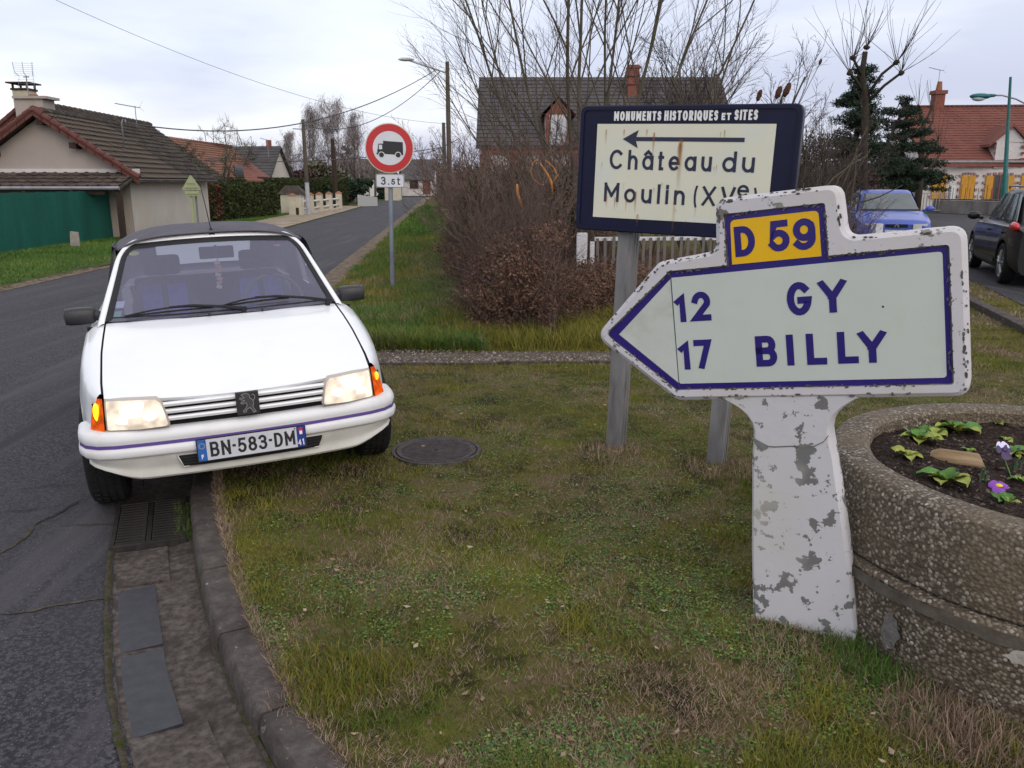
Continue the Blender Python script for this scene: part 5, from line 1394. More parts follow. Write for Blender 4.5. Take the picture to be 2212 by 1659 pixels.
# soft top
def top_sec(y):
    hw = ip(y, [1.53, 1.62, 1.9, 2.6, 3.0, 3.4], [.560, .578, .600, .598, .585, .58]); zt = ip(y, [1.53, 1.58, 1.75, 2.1, 2.6, 2.95, 3.4], [1.366, 1.374, 1.388, 1.402, 1.388, 1.345, .98])
    zd = ip(y, [1.53, 1.62, 2.2, 2.3, 3.4], [1.325, 1.295, 1.30, .91, .90])
    row = []
    zs = min(zt - .05, 1.30) if y < 3.1 else min(zt - .03, 1.3)
    row += [(-hw - (.07 if zd < 1 else .0), zd), (-hw - .01, lerp(zd, zs, .75))]
    for k in range(17):
        u = -1 + 2 * k / 16; a = abs(u); zz = lerp(zt, zs, a ** 4.5) - .018 * a ** 2; row.append((u * hw, zz))
    row += [(hw + .01, lerp(zd, zs, .75)), (hw + (.07 if zd < 1 else .0), zd)]
    return row
rows = []
for y in (1.53, 1.56, 1.6, 1.66, 1.75, 1.9, 2.1, 2.2, 2.24, 2.45, 2.7, 2.9, 3.0):
    r = []
    for (x, z) in top_sec(y):
        yy = y + (.075 * (abs(x) / .56) ** 2.2 if y < 1.9 else 0); r.append((x, yy, z))
    rows.append(r)
mb = MB(); mb.grid(rows)
# rear sloping part left and right of its window
r0 = rows[-1]; r1 = [(x, 3.40, z) for x, z in top_sec(3.4)]
N_ = len(r0)
A0 = [Vector(p) for p in r0]; B0 = [Vector(p) for p in r1]
i0 = mb.grid([r0, r1])
kept = []
for f in mb.f[-(N_ - 1):]: kept.append(f)
mb.f = mb.f[:-(N_ - 1)]
for j, f in enumerate(kept):
    if j < 5 or j >= N_ - 1 - 5: mb.f.append(f)
a5, b5, a6, b6 = A0[5], B0[5], A0[N_ - 6], B0[N_ - 6]
def rp(u, v): return tuple((a5.lerp(a6, u)).lerp(b5.lerp(b6, u), v) + Vector((0, 0, .035 * (1 - (2 * u - 1) ** 2) * (1 - v))))
mb.grid([[rp(u, 0) for u in np.linspace(0, 1, 9)], [rp(u, .12) for u in np.linspace(0, 1, 9)]]); mb.grid([[rp(u, .82) for u in np.linspace(0, 1, 9)], [rp(u, 1) for u in np.linspace(0, 1, 9)]])
tp = mb.build('soft_top', m_top, car, smooth=50)
md = tp.modifiers.new('Solidify', 'SOLIDIFY'); md.thickness = .006; md.offset = 1
m_pvc = bpy.data.materials.new('clouded_plastic'); m_pvc.use_nodes = True; n_ = m_pvc.node_tree; b_ = n_.nodes['Principled BSDF']; b_.inputs['Base Color'].default_value = (.45, .47, .5, 1); b_.inputs['Roughness'].default_value = .4; b_.inputs['Transmission Weight'].default_value = .0
tr_ = n_.nodes.new('ShaderNodeBsdfTranslucent'); tr_.inputs[0].default_value = (.42, .45, .45, 1); ms_ = n_.nodes.new('ShaderNodeMixShader'); ms_.inputs[0].default_value = .8; n_.links.new(b_.outputs[0], ms_.inputs[1]); n_.links.new(tr_.outputs[0], ms_.inputs[2]); n_.links.new(ms_.outputs[0], n_.nodes['Material Output'].inputs[0])
mb = MB(); mb.grid([[rp(u, v) for u in np.linspace(0, 1, 9)] for v in (.12, .45, .82)]); mb.build('rear_window', m_pvc, tp, smooth=True)
# side glass
m_sg = glassmat('side_glass', (.80, .84, .86), .04)
for s in (-1, 1):
    mb = MB(); mb.grid([[(s * .672, 1.20, .905), (s * .60, 1.62, 1.27)], [(s * .682, 1.75, .905), (s * .605, 1.85, 1.295)], [(s * .684, 2.22, .905), (s * .605, 2.22, 1.29)]]); mb.build('side_window', m_sg, car, smooth=True)
# cabin
m_trim = nmat('cabin_trim', [(.3, (.040, .040, .048)), (.7, (.058, .058, .068))], scale=12, rough=.8); m_seat = nmat('seat_cloth', [(.3, (.060, .060, .085)), (.7, (.085, .085, .11))], scale=30, rough=.95); m_seatb = nmat('seat_cloth_blue', [(.3, (.14, .15, .62)), (.7, (.19, .20, .72))], scale=25, rough=.9)
mb = MB(); mb.grid([[(-.62, 1.10, .86), (.62, 1.10, .86)], [(-.62, 1.28, .865), (.62, 1.28, .865)], [(-.62, 1.42, .80), (.62, 1.42, .80)], [(-.62, 1.45, .55), (.62, 1.45, .55)]]); mb.box((.33, 1.42, .845), (.36, .12, .07)); mb.build('dashboard', m_trim, car, smooth=30)
mb = MB(); mb.box((0, 2.3, .28), (1.3, 2.3, .04)); mb.build('floor_pan', m_trim, car)
for s in (-1, 1):
    mb = MB(); mb.grid([[(s * .655, 1.1, z), (s * .655, 3.1, z)] for z in (.25, .935)]); mb.build('door_card', m_trim, car)
    sb = MB()
    rows = []
    for z, y, hw, d in ((.42, 2.16, .22, .05), (.60, 2.20, .235, .06), (.85, 2.27, .225, .055), (1.0, 2.32, .17, .04), (1.04, 2.33, .10, .02)):
        rows.append([(s * .33 - hw, y, z), (s * .33 - hw * .8, y - d, z), (s * .33 + hw * .8, y - d, z), (s * .33 + hw, y, z), (s * .33 + hw * .8, y + d, z), (s * .33 - hw * .8, y + d, z)])
    sb.grid(rows, close=True); sb.f.append(tuple(range(24, 30))); st = sb.build('seat', m_seat, car, smooth=50)
    mb = MB(); mb.box((s * .33, 1.93, .44), (.46, .50, .14)); mb.build('seat_cushion', m_seat, st, bevel=.03)
    for dx in (-.085, .085):
        mb = MB(); mb.grid([[(s * .33 + dx - .065, y - d - .012, z), (s * .33 + dx + .065, y - d - .012, z)] for z, y, d in ((.55, 2.19, .06), (.84, 2.267, .057), (.99, 2.305, .045))]); mb.build('blue_panel', m_seatb, st)
    mb = MB(); mb.box((s * .33, 2.36, 1.115), (.25, .085, .14)); mb.build('headrest', m_seat, st, bevel=.03)
    mb = MB(); mb.tube([(s * .33, 2.35, 1.0), (s * .33, 2.36, 1.1)], .012, 6); mb.build('headrest_post', m_blkp, st)
mb = MB(); mb.box((0, 3.02, .76), (1.1, .12, .42)); mb.box((0, 2.8, .48), (1.1, .45, .14)); mb.build('rear_seat', m_seat, car, bevel=.03)
mb = MB(); mb.box((.02, 1.66, 1.232), (.215, .035, .078)); mb.build('rear_view_mirror', m_rub, car, bevel=.01)
sw = MB(); R_ = .185
for k in range(1): pass
rim = [(R_ * math.cos(2 * pi * k / 32), 0, R_ * math.sin(2 * pi * k / 32)) for k in range(33)]
sw.tube(rim, .014, 8, cap=False); sw.tube([(-R_, 0, 0), (0, .02, -.01), (R_, 0, 0)], [.014, .03, .014], 6); sw.tube([(0, .02, -.01), (0, 0, -R_)], [.03, .014], 6)
so_ = sw.build('steering_wheel', nmat('wheel_grey', [(.3, (.07, .07, .075)), (.7, (.09, .09, .095))], scale=20, rough=.6), car, smooth=True); so_.location = (.34, 1.53, .905); so_.rotation_euler = (rad(-32), 0, 0)
# wheels, each set down on the ground under it
m_tyre = nmat('tyre_rubber', [(.3, (.010, .010, .011)), (.7, (.020, .019, .019))], scale=18, rough=.85, spec=.2, bump=.3, bscale=60); m_hub = nmat('hubcap_silver', [(.3, (.26, .26, .27)), (.7, (.34, .34, .35))], scale=8, rough=.45, metal=.5)
CM = Matrix.Translation(car.location) @ car.rotation_euler.to_matrix().to_4x4()
for wy in WY:
    for s in (-1, 1):
        cx = s * (.712 if wy < 1 else .70)
        best = 0
        wp = CM @ Vector((cx, wy, 0)); ground = ROAD + .006 if wp.x < interp(KF, wp.y) else 0.005
        zc = .283 + (ground - wp.z)
        we = empty('wheel', (cx, wy - (.05 if wy < 1 else 0), zc)); we.parent = car; we.scale = (1.06, 1, 1)
        mb = MB(); mb.lathe([(.17, -.075), (.20, -.085), (.25, -.088), (.272, -.078), (.281, -.060), (.284, -.03), (.284, .03), (.281, .060), (.272, .078), (.25, .088), (.20, .085), (.17, .075), (.17, -.075)], axis='x', n=40); ty = mb.build('tyre', m_tyre, we, smooth=40)
        mb = MB(); mb.lathe([(0, s * .068), (.05, s * .070), (.06, s * .058), (.15, s * .062), (.172, s * .076), (.172, 0), (0, 0)], axis='x', n=30); mb.build('hubcap', m_hub, we, smooth=40)
        mb = MB()
        for k in range(40):
            a = 2 * pi * k / 40
            for xx in (-.05, -.018, .018, .05): mb.box((xx, .284 * math.cos(a + xx), .284 * math.sin(a + xx)), (.026, .008, .030), Matrix.Rotation(a + xx - pi / 2, 3, 'X').transposed() if False else Matrix.Rotation(a, 3, 'X'))
        tag(mb.build('tread', m_tyre, we), kind='stuff')

# ================================================================= LEFT SIDE BUILDINGS
def V3(x, y, z): return Vector((x, y, z))
m_rend = nmat('beige_render', [(.3, (.31, .27, .245)), (.7, (.38, .33, .30))], scale=1.1, rough=.9, detail=8, bump=.15, bscale=60, bdist=.004, spec=.15, mix2=[(.8, .55, .8, (.30, .25, .19), (1, 1, .5))])
m_rendw = nmat('white_render', [(.3, (.42, .385, .345)), (.7, (.49, .455, .42))], scale=1.1, rough=.9, detail=8, bump=.15, bscale=60, bdist=.004, spec=.15, mix2=[(1.6, .52, .8, (.44, .38, .29), (1, 1, .2))])
m_tile = nmat('concrete_tile', [(.3, (.045, .034, .031)), (.5, (.072, .054, .048)), (.7, (.11, .086, .072))], scale=3.5, rough=.9, detail=8, bump=.3, bscale=30, spec=.15, mix2=[(2.2, .52, .72, (.13, .115, .075)), (9, .62, .72, (.22, .19, .15))], coords='Object')
m_tileg = nmat('old_brown_tile', [(.3, (.034, .028, .028)), (.7, (.066, .055, .050))], scale=4, rough=.9, detail=8, spec=.15, mix2=[(3, .5, .7, (.10, .095, .06))])
m_verge = nmat('verge_tile_red', [(.3, (.085, .034, .031)), (.7, (.145, .060, .052))], scale=5, rough=.85, spec=.15, mix2=(6, .6, .75, (.18, .11, .09)))
m_wood_d = nmat('dark_beam', [(.3, (.022, .014, .011)), (.7, (.045, .028, .022))], scale=10, rough=.8)
m_zinc = nmat('zinc', [(.3, (.20, .20, .22)), (.7, (.30, .30, .32))], scale=4, rough=.5, metal=.4)
m_wht2 = nmat('white_trim', [(.3, (.48, .44, .44)), (.7, (.56, .53, .53))], scale=3, rough=.6)
SD = Vector((-.080, .9968, 0))       # direction of the street
SN = Vector((SD.y, -SD.x, 0))        # towards the street's right
# ---- garage: gable end facing the junction
ga_ap = W(88, 243, 25.7); ga_r = W(300, 384, 25.5)
gz0 = ROAD
ap = Vector((ga_ap.x, 25.6, ga_ap.z)); er = Vector((ga_r.x, 25.6, ga_r.z)); hw = er.x - ap.x
el = Vector((ap.x - hw, 25.6, er.z)); GL_ = 8.4
gar = empty('garage', (ap.x, 25.6, gz0)); tag(gar, 'low beige garage with brown tiled gable roof behind the green screen fence', 'garage')
def L_(p): return (p.x - ap.x, p.y - 25.6, p.z - gz0)
def GP(dx, dy, z): return (dx - .08 * dy, dy, z - gz0)       # local coordinates, sheared along the street
mb = MB(); wl = hw - .35; we_ = er.z + .28
front = [GP(-wl, 0, gz0 - .2), GP(wl, 0, gz0 - .2), GP(wl, 0, er.z + .14), GP(0, 0, ap.z - .12), GP(-wl, 0, er.z + .14)]
back = [(p[0] - .08 * GL_, p[1] + GL_, p[2]) for p in front]
mb.face(front); mb.face([front[1], back[1], back[2], front[2]]); mb.face([front[0], back[0], back[4], front[4]]); mb.face(back)
mb.build('wall', m_rend, gar)
mb = MB(); wq = .006
mb.face([(front[1][0] + wq, .02, front[1][2]), (back[1][0] + wq, back[1][1], back[1][2]), (back[2][0] + wq, back[2][1], back[2][2]), (front[2][0] + wq, .02, front[2][2])]); mb.build('side_wall', m_rendw, gar)
# roof deck and tiles
ov = .35; slope = Vector((hw, 0, er.z - ap.z)); sl = slope.length
def roof_tiles(parent, A, along_, down, na, nd, m, name='tile', gap=.0, th=.03, lip=.045, sag=0.0, join=False, ribs=True):
    """A: ridge start; along_, down: full vectors. each tile a slightly tilted, rolled slab"""
    a = along_ / na; d = down / nd; nrm = a.cross(d).normalized()
    if nrm.z < 0: nrm = -nrm
    ax = a.normalized(); dx = d.normalized(); al = a.length; dl = d.length
    src = None
    def tile_rows(o=Vector((0, 0, 0))):
        rows = []
        for f, h in ((-.04, 0.0), (1.06, lip)):
            prof = [(0.0, .000), (.12, .022), (.26, .022), (.38, .0), (.97, .0)] if ribs else [(0.01, 0), (.99, 0)]
            rows.append([tuple(o + ax * al * u + dx * dl * f + nrm * (h + z)) for u, z in prof])
        rows.append([tuple(Vector(p) - nrm * th) for p in rows[-1]])
        return rows
    if join:
        mb = MB()
        for i in range(na):
            for j in range(nd):
                o = A + a * i + d * j + nrm * (sag + random.uniform(-.006, .006)); mb.grid(tile_rows(o))
        o = mb.build(name + 's', m, parent); tag(o, kind='stuff'); return o
    for i in range(na):
        for j in range(nd):
            if src is None: mb = MB(); mb.grid(tile_rows()); src = mb.build(name, m, parent); o = src
            else: o = clone(src, parent)
            o.location = A + a * i + d * j + nrm * random.uniform(-.006, .006)
A0_ = Vector(GP(0, -ov, ap.z + .04)); AL = Vector((-.08 * (4.6 + ov), 4.6 + ov, 0)); DN = Vector((hw, 0, er.z - ap.z)) * 1.03
mb = MB()
A1_ = Vector(GP(0, -ov, ap.z)); AF = Vector((-.08 * (GL_ + ov), GL_ + ov, 0))
for s in (-1, 1):
    dn = Vector((s * DN.x, 0, DN.z)); n_ = Vector((0, 0, -.07)); p = [A1_, A1_ + AF, A1_ + AF + dn, A1_ + dn]
    mb.hexa([*(q_ + n_ for q_ in p), *p])
roof = mb.build('roof', m_tileg, gar)
roof_tiles(gar, A0_, AL, DN, 17, 12, m_tile)
roof_tiles(gar, Vector(GP(0, 4.6, ap.z + .04)), Vector((-.08 * 3.7, 3.7, 0)), DN, 13, 12, m_tileg, join=True)
# ridge tiles and red verge tiles
for k in range(16):
    mb = MB(); y0 = -ov + k * .52; mb.tube([GP(0, y0, ap.z + .05), GP(0, y0 + .53, ap.z + .045)], [.115, .10], 8); mb.build('ridge_tile', m_tileg if k else m_verge, gar, smooth=40)
for s in (-1, 1):
    for k in range(12):
        f0, f1 = k / 12, (k + 1.08) / 12; p0 = Vector(GP(0, -ov - .03, ap.z + .02)); dn = Vector((s * DN.x, 0, DN.z))
        mb = MB(); a_, b_ = p0 + dn * f0, p0 + dn * f1; up = Vector((0, 0, .055)); 
        mb.tube([a_ + up * .7, b_ + up], [.075, .088], 8); mb.hexa([a_ + Vector((0, -.04, -.14)), b_ + Vector((0, -.04, -.14)), b_ + Vector((0, .0, -.14)), a_ + Vector((0, .0, -.14)), a_ + Vector((0, -.04, .05)), b_ + Vector((0, -.04, .05)), b_ + Vector((0, 0, .05)), a_ + Vector((0, 0, .05))])
        mb.build('verge_tile', m_verge, gar, smooth=40)
for (px, py) in ((97, 255), (-8, 322), (168, 306), (290, 372)):
    P = W(px + 2, py + 9, 25.6); mb = MB(); mb.box((P.x - ap.x, -.17, P.z - gz0), (.20, .40, .17)); mb.build('purlin_end', m_wood_d, gar)
# lean-to roof across the front
lt0 = W(-40, 374, 25.6).z; lt1 = W(-40, 404, 24.4).z; rx = W(262, 400, 24.4).x
mb = MB(); xl = -7.5
pa_, pb_, pc_, pd_ = Vector((-8, 24.4 - 25.6 + .0, 0)), 0, 0, 0
deck = [(-8, -.02, lt0 - gz0), (wl + .35, -.02, lt0 - gz0), (rx - ap.x, -1.25, lt1 - gz0), (-8, -1.25, lt1 - gz0)]
mb.hexa([(x, y, z - .06) for x, y, z in deck] + deck); mb.build('lean_to_roof', m_tileg, gar)
roof_tiles(gar, Vector((-7.9, -.04, lt0 - gz0 + .02)), Vector((7.9 + wl + .30, 0, 0)), Vector((-.04, -1.22, lt1 - lt0)), 34, 4, m_tile, join=True)
mb = MB(); mb.box((-3.0, -.03, lt0 - gz0 + .06), (10.0 + 1.6, .05, .13)); mb.build('flashing', m_wht2, gar)
mb = MB(); mb.tube([(-8, -1.30, lt1 - gz0 - .03), (rx - ap.x - .02, -1.30, lt1 - gz0 - .03)], .055, 8); mb.build('gutter', m_zinc, gar, smooth=40)
mb = MB(); mb.hexa([GP(hw * 1.0 - .02, -ov, er.z - .12), GP(hw * 1.0 + .08, -ov, er.z - .12), GP(hw + .08, GL_, er.z - .12), GP(hw - .02, GL_, er.z - .12), GP(hw - .02, -ov, er.z - .03), GP(hw + .08, -ov, er.z - .03), GP(hw + .08, GL_, er.z - .03), GP(hw - .02, GL_, er.z - .03)]); mb.build('gutter', m_zinc, gar)
mb = MB(); mb.box((rx - ap.x - .12, -1.15, (lt1 - gz0) / 2 - .03), (.14, .14, lt1 - gz0 - .06)); mb.box((-2.5, -1.15, lt1 - gz0 - .14), (9.5, .12, .14)); mb.build('lean_to_frame', m_wood_d, gar)
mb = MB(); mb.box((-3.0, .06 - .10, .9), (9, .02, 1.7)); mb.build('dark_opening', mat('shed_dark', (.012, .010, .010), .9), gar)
for k in range(3):
    P = W(288 - 14 * k, 389 + 8 * k, 25.2); mb = MB(); mb.box((P.x - ap.x, -.35 - .3 * k, P.z - gz0), (.10, .10, .16)); mb.build('rafter_end', m_wood_d, gar)
P = W(265, 286, 28); mb = MB(); q0 = Vector((P.x - ap.x, 2.4, P.z - gz0)); mb.tube([q0 + Vector((0, 0, -.5)), q0 + Vector((0, 0, .30)), q0 + Vector((.05, 0, .40)), q0 + Vector((.13, 0, .38)), q0 + Vector((.14, 0, .28))], .024, 6); brk = mb.build('service_pole', m_zinc, gar, smooth=True)
WB = Vector((ap.x + q0.x + .13, 28.0, gz0 + q0.z + .3))
# ---- main house behind the garage
hA = W(58, 222, 31.5); hB = W(308, 277, 42)
hs = empty('house', (hA.x, 31.5, ROAD)); tag(hs, 'cream house with long brown tiled roof and chimney behind the garage', 'house')
def H(p): return (p.x - hA.x, p.y - 31.5, p.z - ROAD)
R0 = Vector((0, 0, hA.z - ROAD)); dl_ = 13.0; R1 = Vector((-.08 * dl_, dl_, hA.z - ROAD + .05)); HW2 = 3.75; drop = 2.75
DNr = Vector((HW2, 0, -drop)); DNl = Vector((-HW2, 0, -drop))
mb = MB()
for dn in (DNr, DNl):
    p = [R0, R1, R1 + dn, R0 + dn]; mb.hexa([*(q_ + Vector((0, 0, -.10)) for q_ in p), *p])
mb.build('roof', m_tileg, hs)
roof_tiles(hs, R0 + Vector((0, 0, .02)), R1 - R0, DNr, 40, 17, m_tileg, join=True)
mb = MB()
for k in range(26):
    a_ = R0.lerp(R1, k / 26); b_ = R0.lerp(R1, (k + 1.05) / 26); mb.tube([a_ + Vector((0, 0, .05)), b_ + Vector((0, 0, .04))], [.13, .11], 6)
tag(mb.build('ridge_tiles', m_tile, hs, smooth=40), kind='stuff')
mb = MB(); e_ = HW2 - .4; g0 = R0.y + .25
f0 = [(-e_, g0, 0), (e_, g0, 0), (e_, g0, R0.z - drop + .12), (0, g0, R0.z - .08), (-e_, g0, R0.z - drop + .12)]; f1 = [(x - .08 * (dl_ - .5), y + dl_ - .5, z) for x, y, z in f0]
mb.face(f0); mb.face(f1); mb.face([f0[1], f1[1], f1[2], f0[2]]); mb.face([f0[0], f1[0], f1[4], f0[4]]); mb.build('wall', nmat('cream_render', [(.3, (.52, .50, .46)), (.7, (.60, .58, .54))], scale=1.5, rough=.9), hs)
for k in range(16):
    a_ = R0 + DNl * (k / 16) + Vector((0, -.06, .03)); b_ = R0 + DNl * ((k + 1.06) / 16) + Vector((0, -.06, .03)); mb = MB(); mb.tube([a_, b_], [.09, .10], 6); mb.hexa([a_ + Vector((0, 0, -.2)), b_ + Vector((0, 0, -.2)), b_ + Vector((0, .05, -.2)), a_ + Vector((0, .05, -.2)), a_, b_, b_ + Vector((0, .05, 0)), a_ + Vector((0, .05, 0))]); mb.build('verge_tile', m_verge, hs, smooth=40)
c0 = W(57, 236, 31.2); mb = MB(); mb.box((c0.x - hA.x + .22, -.1, R0.z - .35), (1.0, .8, 1.0)); mb.box((c0.x - hA.x + .3, -.12, R0.z + .14), (1.2, .95, .09)); mb.build('parapet', m_rend, hs)
ch = W(52, 215, 32.5); cz = ch.z - ROAD; cx_ = W(55, 215, 32.5).x - hA.x
mb = MB(); mb.box((cx_, 1.0, cz - .35), (.58, .58, 1.3)); chm = mb.build('chimney', nmat('chimney_render', [(.3, (.40, .36, .26)), (.7, (.50, .45, .35))], scale=3, rough=.9), hs)
mb = MB(); mb.box((cx_, 1.0, cz + .34), (.66, .66, .07)); [mb.box((cx_ + a * .26, 1.0 + b * .26, cz + .45), (.06, .06, .17)) for a in (-1, 1) for b in (-1, 1)]; mb.box((cx_, 1.0, cz + .56), (.86, .86, .05)); mb.build('cowl', m_wood_d, chm)
m_terra = nmat('terracotta', [(.3, (.22, .085, .042)), (.7, (.30, .125, .065))], scale=5, rough=.8)
mb = MB(); p_ = W(75, 223, 32.0); mb.tube([(p_.x - hA.x, .5, p_.z - ROAD - .3), (p_.x - hA.x - .02, .5, p_.z - ROAD + .30)], [.20, .16], 12); mb.build('chimney_pot', m_terra, hs, smooth=40)
# TV aerials
def yagi(base, H_, label, w_=.8, big=False):
    e = empty('tv_aerial', base); tag(e, label, 'aerial'); mb = MB(); mb.tube([(0, 0, 0), (0, 0, H_)], .018, 5); mb.build('mast', m_zinc, e)
    mb = MB()
    if big:
        mb.tube([(-.1, 0, H_ - .05), (.1, 0, H_ - .05)], .02, 5)
        for sx_ in (-1, 0, 1):
            mb.tube([(sx_ * .35 - .08, 0, H_ + .45), (sx_ * .32 - .02, -.1, H_ + .1), (sx_ * .25, 0, H_ - .03)], .012, 4); mb.tube([(sx_ * .25, 0, H_ - .05), (sx_ * .3 - .05, 0, H_ - .45)], .006, 4)
        for k in range(7): mb.tube([(-.42, 0, H_ + .42 - k * .07), (.32, 0, H_ + .40 - k * .07)], .005, 3)
        for k in range(5): mb.tube([(-.33, 0, H_ - .14 - k * .07), (.28, 0, H_ - .14 - k * .07)], .004, 3)
    else:
        mb.tube([(-w_, 0, H_ + .12), (.25, 0, H_ - .08)], .016, 4)
        for k in range(9): x = -w_ + k * w_ / 8; mb.tube([(x, -.1, H_ + .10 - .02 * k), (x, .1, H_ + .10 - .02 * k)], .006, 3)
        for k in (-1, 1): mb.tube([(.2, 0, H_ - .05), (.38, 0, H_ + .22 * k)], .006, 3)
    mb.build('antenna', m_zinc, e); return e
P = W(61, 200, 31.4); yagi((P.x, 31.4, P.z - .3), W(52, 163, 31.4).z - P.z + .3, 'TV aerial with wire grid beside the chimney of the cream house', big=True)
P = W(296, 275, 40); yagi((P.x, 40, P.z - .2), W(292, 229, 40).z - P.z + .2, 'TV aerial at the far end of the brown tiled ridge', .9)

# ---- green screen fence
f0 = G(-60, 560, ROAD); f1 = G(256, 517, ROAD); fv = (f1 - f0); fl = fv.length; ft = fv.normalized(); fh = 1.47
m_green = nmat('green_screen', [(.3, (.006, .070, .052)), (.7, (.010, .095, .072))], scale=8, rough=.7, bump=.5, bscale=90, bdist=.01, spec=.2, stretch=(1, 1, 6), mix2=[(3, .5, .8, (.012, .110, .088), (1, 1, .15))])
gf = empty('screen_fence', f0); tag(gf, 'green privacy screen fence along the verge in front of the garage', 'fence')
rows = []
for k in range(60):
    f = k / 59; p = ft * fl * f; n_ = Vector((ft.y, -ft.x, 0)); rows.append([tuple(p + n_ * (.025 * math.sin(f * 38) + .012 * mn.noise((f * 20, z, 0))) + Vector((0, 0, z - (.02 * abs(math.sin(f * 22)) if z > 1.3 else 0)))) for z in (.03, .4, .8, 1.2, fh)])
mb = MB(); mb.grid(rows); mb.build('screen', m_green, gf, smooth=True)
for k in range(4):
    p = ft * (fl * (k + .05) / 3.1) + Vector((-.05, .06, 0)); mb = MB(); mb.box((p.x, p.y, fh / 2), (.06, .06, fh + .05)); mb.build('fence_post', m_wood_d, gf)
mb = MB(); mb.tube([tuple(Vector((0, 0, .02)) + ft * .0), tuple(ft * fl + Vector((0, 0, .02)))], .03, 6); mb.build('base_rail', m_zinc, gf)
P = G(163, 534, ROAD + .05); st_ = empty('marker_post', (P.x, P.y, ROAD), (0, rad(2), rad(20))); mb = MB(); mb.hexa([(-.12, -.06, -.1), (.12, -.06, -.1), (.12, .06, -.1), (-.12, .06, -.1), (-.10, -.05, .46), (.10, -.05, .44), (.10, .05, .44), (-.10, .05, .46)])
mb.build('stone', nmat('marker_stone', [(.3, (.20, .19, .17)), (.7, (.32, .30, .27))], scale=9, rough=.9, bump=.5), st_, bevel=.015); tag(st_, 'short pale concrete marker post in front of the green fence', 'marker post')

# ---- triangular road sign seen from behind
P = G(424, 522, ROAD); tg_ = empty('road_sign_back', (P.x, 24.2, ROAD), (0, 0, rad(8))); tg_.location.x = W(422, 520, 24.2).x; tag(tg_, 'back of a triangular road sign on a yellow-green post by the white wall', 'road sign')
m_yg = nmat('sign_back_yellowgreen', [(.3, (.26, .29, .15)), (.7, (.34, .36, .21))], scale=6, rough=.6)
zt = W(415, 379, 24.2).z - ROAD; zb = W(415, 411, 24.2).z - ROAD; dx = W(414, 400, 24.2).x - tg_.location.x
mb = MB(); mb.box((.0, 0, zt / 2 - .1), (.07, .05, zt - .2)); mb.build('post', m_yg, tg_); mb = MB(); mb.box((.10, .10, .9), (.05, .04, 1.8)); mb.build('post', nmat('post_grey', [(.3, (.13, .15, .13)), (.7, (.2, .22, .2))], scale=5), tg_)
tri = round_poly([(dx - .28, zb), (dx + .27, zb), (dx, zt + .03)], .04, 4); plate('triangle', tri, [], -.07, -.03, m_yg, tg_, front_inset=.006)
plate('lower_plate', round_poly([(dx - .20, zb - .16), (dx + .20, zb - .16), (dx + .20, zb - .02), (dx - .20, zb - .02)], .02, 3), [], -.07, -.04, m_yg, tg_)
for zz in (zb + .08, zb + .20, zb - .09): mb = MB(); mb.box((dx, -.085, zz), (.34 if zz < zb + .1 else .22, .02, .03)); mb.build('bracket', m_yg, tg_)

# ================================================================= generic gable house
def house(name, label, eL, eR, depth, ridge, walls, roofm, base=ROAD, cat='house', tilt=0.0, tiles=None, over=.25, hip=0.0, tile_stuff=True, wallcol=None):
    """front eaves run from eL to eR (Vectors); ridge height above eaves = ridge, at half depth"""
    ax = (eR - eL); ax.z = 0; Ln = ax.length; ax.normalize(); bk = Vector((-ax.y, ax.x, 0))
    if bk.y < 0: bk = -bk
    e = empty(name, (eL.x, eL.y, base)); tag(e, label, cat); ez = eL.z - base; o = Vector((0, 0, 0))
    def P(a, b, z): v = ax * a + bk * b; return (v.x, v.y, z)
    mb = MB(); i = over
    for y0 in (i, depth - i): mb.face([P(i, y0, 0), P(Ln - i, y0, 0), P(Ln - i, y0, ez + .1), P(i, y0, ez + .1)])
    for a in (i, Ln - i): mb.face([P(a, i, 0), P(a, depth - i, 0), P(a, depth - i, ez + .1), P(a, depth / 2, ez + ridge - .1), P(a, i, ez + .1)])
    mb.build('wall', walls, e)
    mb = MB()
    for b0, b1 in ((0, depth / 2), (depth, depth / 2)):
        p = [P(0, b0, ez), P(Ln, b0, ez), P(Ln - hip, b1, ez + ridge), P(hip, b1, ez + ridge)]; mb.hexa([(x, y, z - .1) for x, y, z in p] + p)
    mb.build('roof', roofm, e)
    if tiles:
        na, nd, tm = tiles; A = Vector(P(0, depth / 2, ez + ridge + .02)); roof_tiles(e, A, Vector(P(Ln, depth / 2, 0)) - Vector(P(0, depth / 2, 0)), Vector(P(0, 0, ez + .02)) - A, na, nd, tm, join=True, ribs=False, lip=.03, th=.03)
    return e, P, ez, Ln
def opening(e, P, a, z, w_, h_, m, name='window', frame=None, y=.22, d=.06, sill=True):
    mb = MB(); q_ = [P(a, y, z), P(a + w_, y, z), P(a + w_, y, z + h_), P(a, y, z + h_)]; q2 = [P(a, y + d, z), P(a + w_, y + d, z), P(a + w_, y + d, z + h_), P(a, y + d, z + h_)]
    mb.hexa([q_[0], q_[1], q2[1], q2[0], q_[3], q_[2], q2[2], q2[3]]); o = mb.build(name, m, e)
    if frame:
        mb = MB()
        for (a0, z0, a1, z1) in ((a - .07, z - .07, a, z + h_ + .07), (a + w_, z - .07, a + w_ + .07, z + h_ + .07), (a, z + h_, a + w_, z + h_ + .07), (a, z - .07, a + w_, z), (a + w_ / 2 - .03, z, a + w_ / 2 + .03, z + h_)):
            c = [P(a0, y - .03, z0), P(a1, y - .03, z0), P(a1, y + .01, z0), P(a0, y + .01, z0), P(a0, y - .03, z1), P(a1, y - .03, z1), P(a1, y + .01, z1), P(a0, y + .01, z1)]; mb.hexa(c)
        mb.build('frame', frame, o)
    return o
m_win = mat('window_dark', (.030, .034, .040), .12, 0, .6)
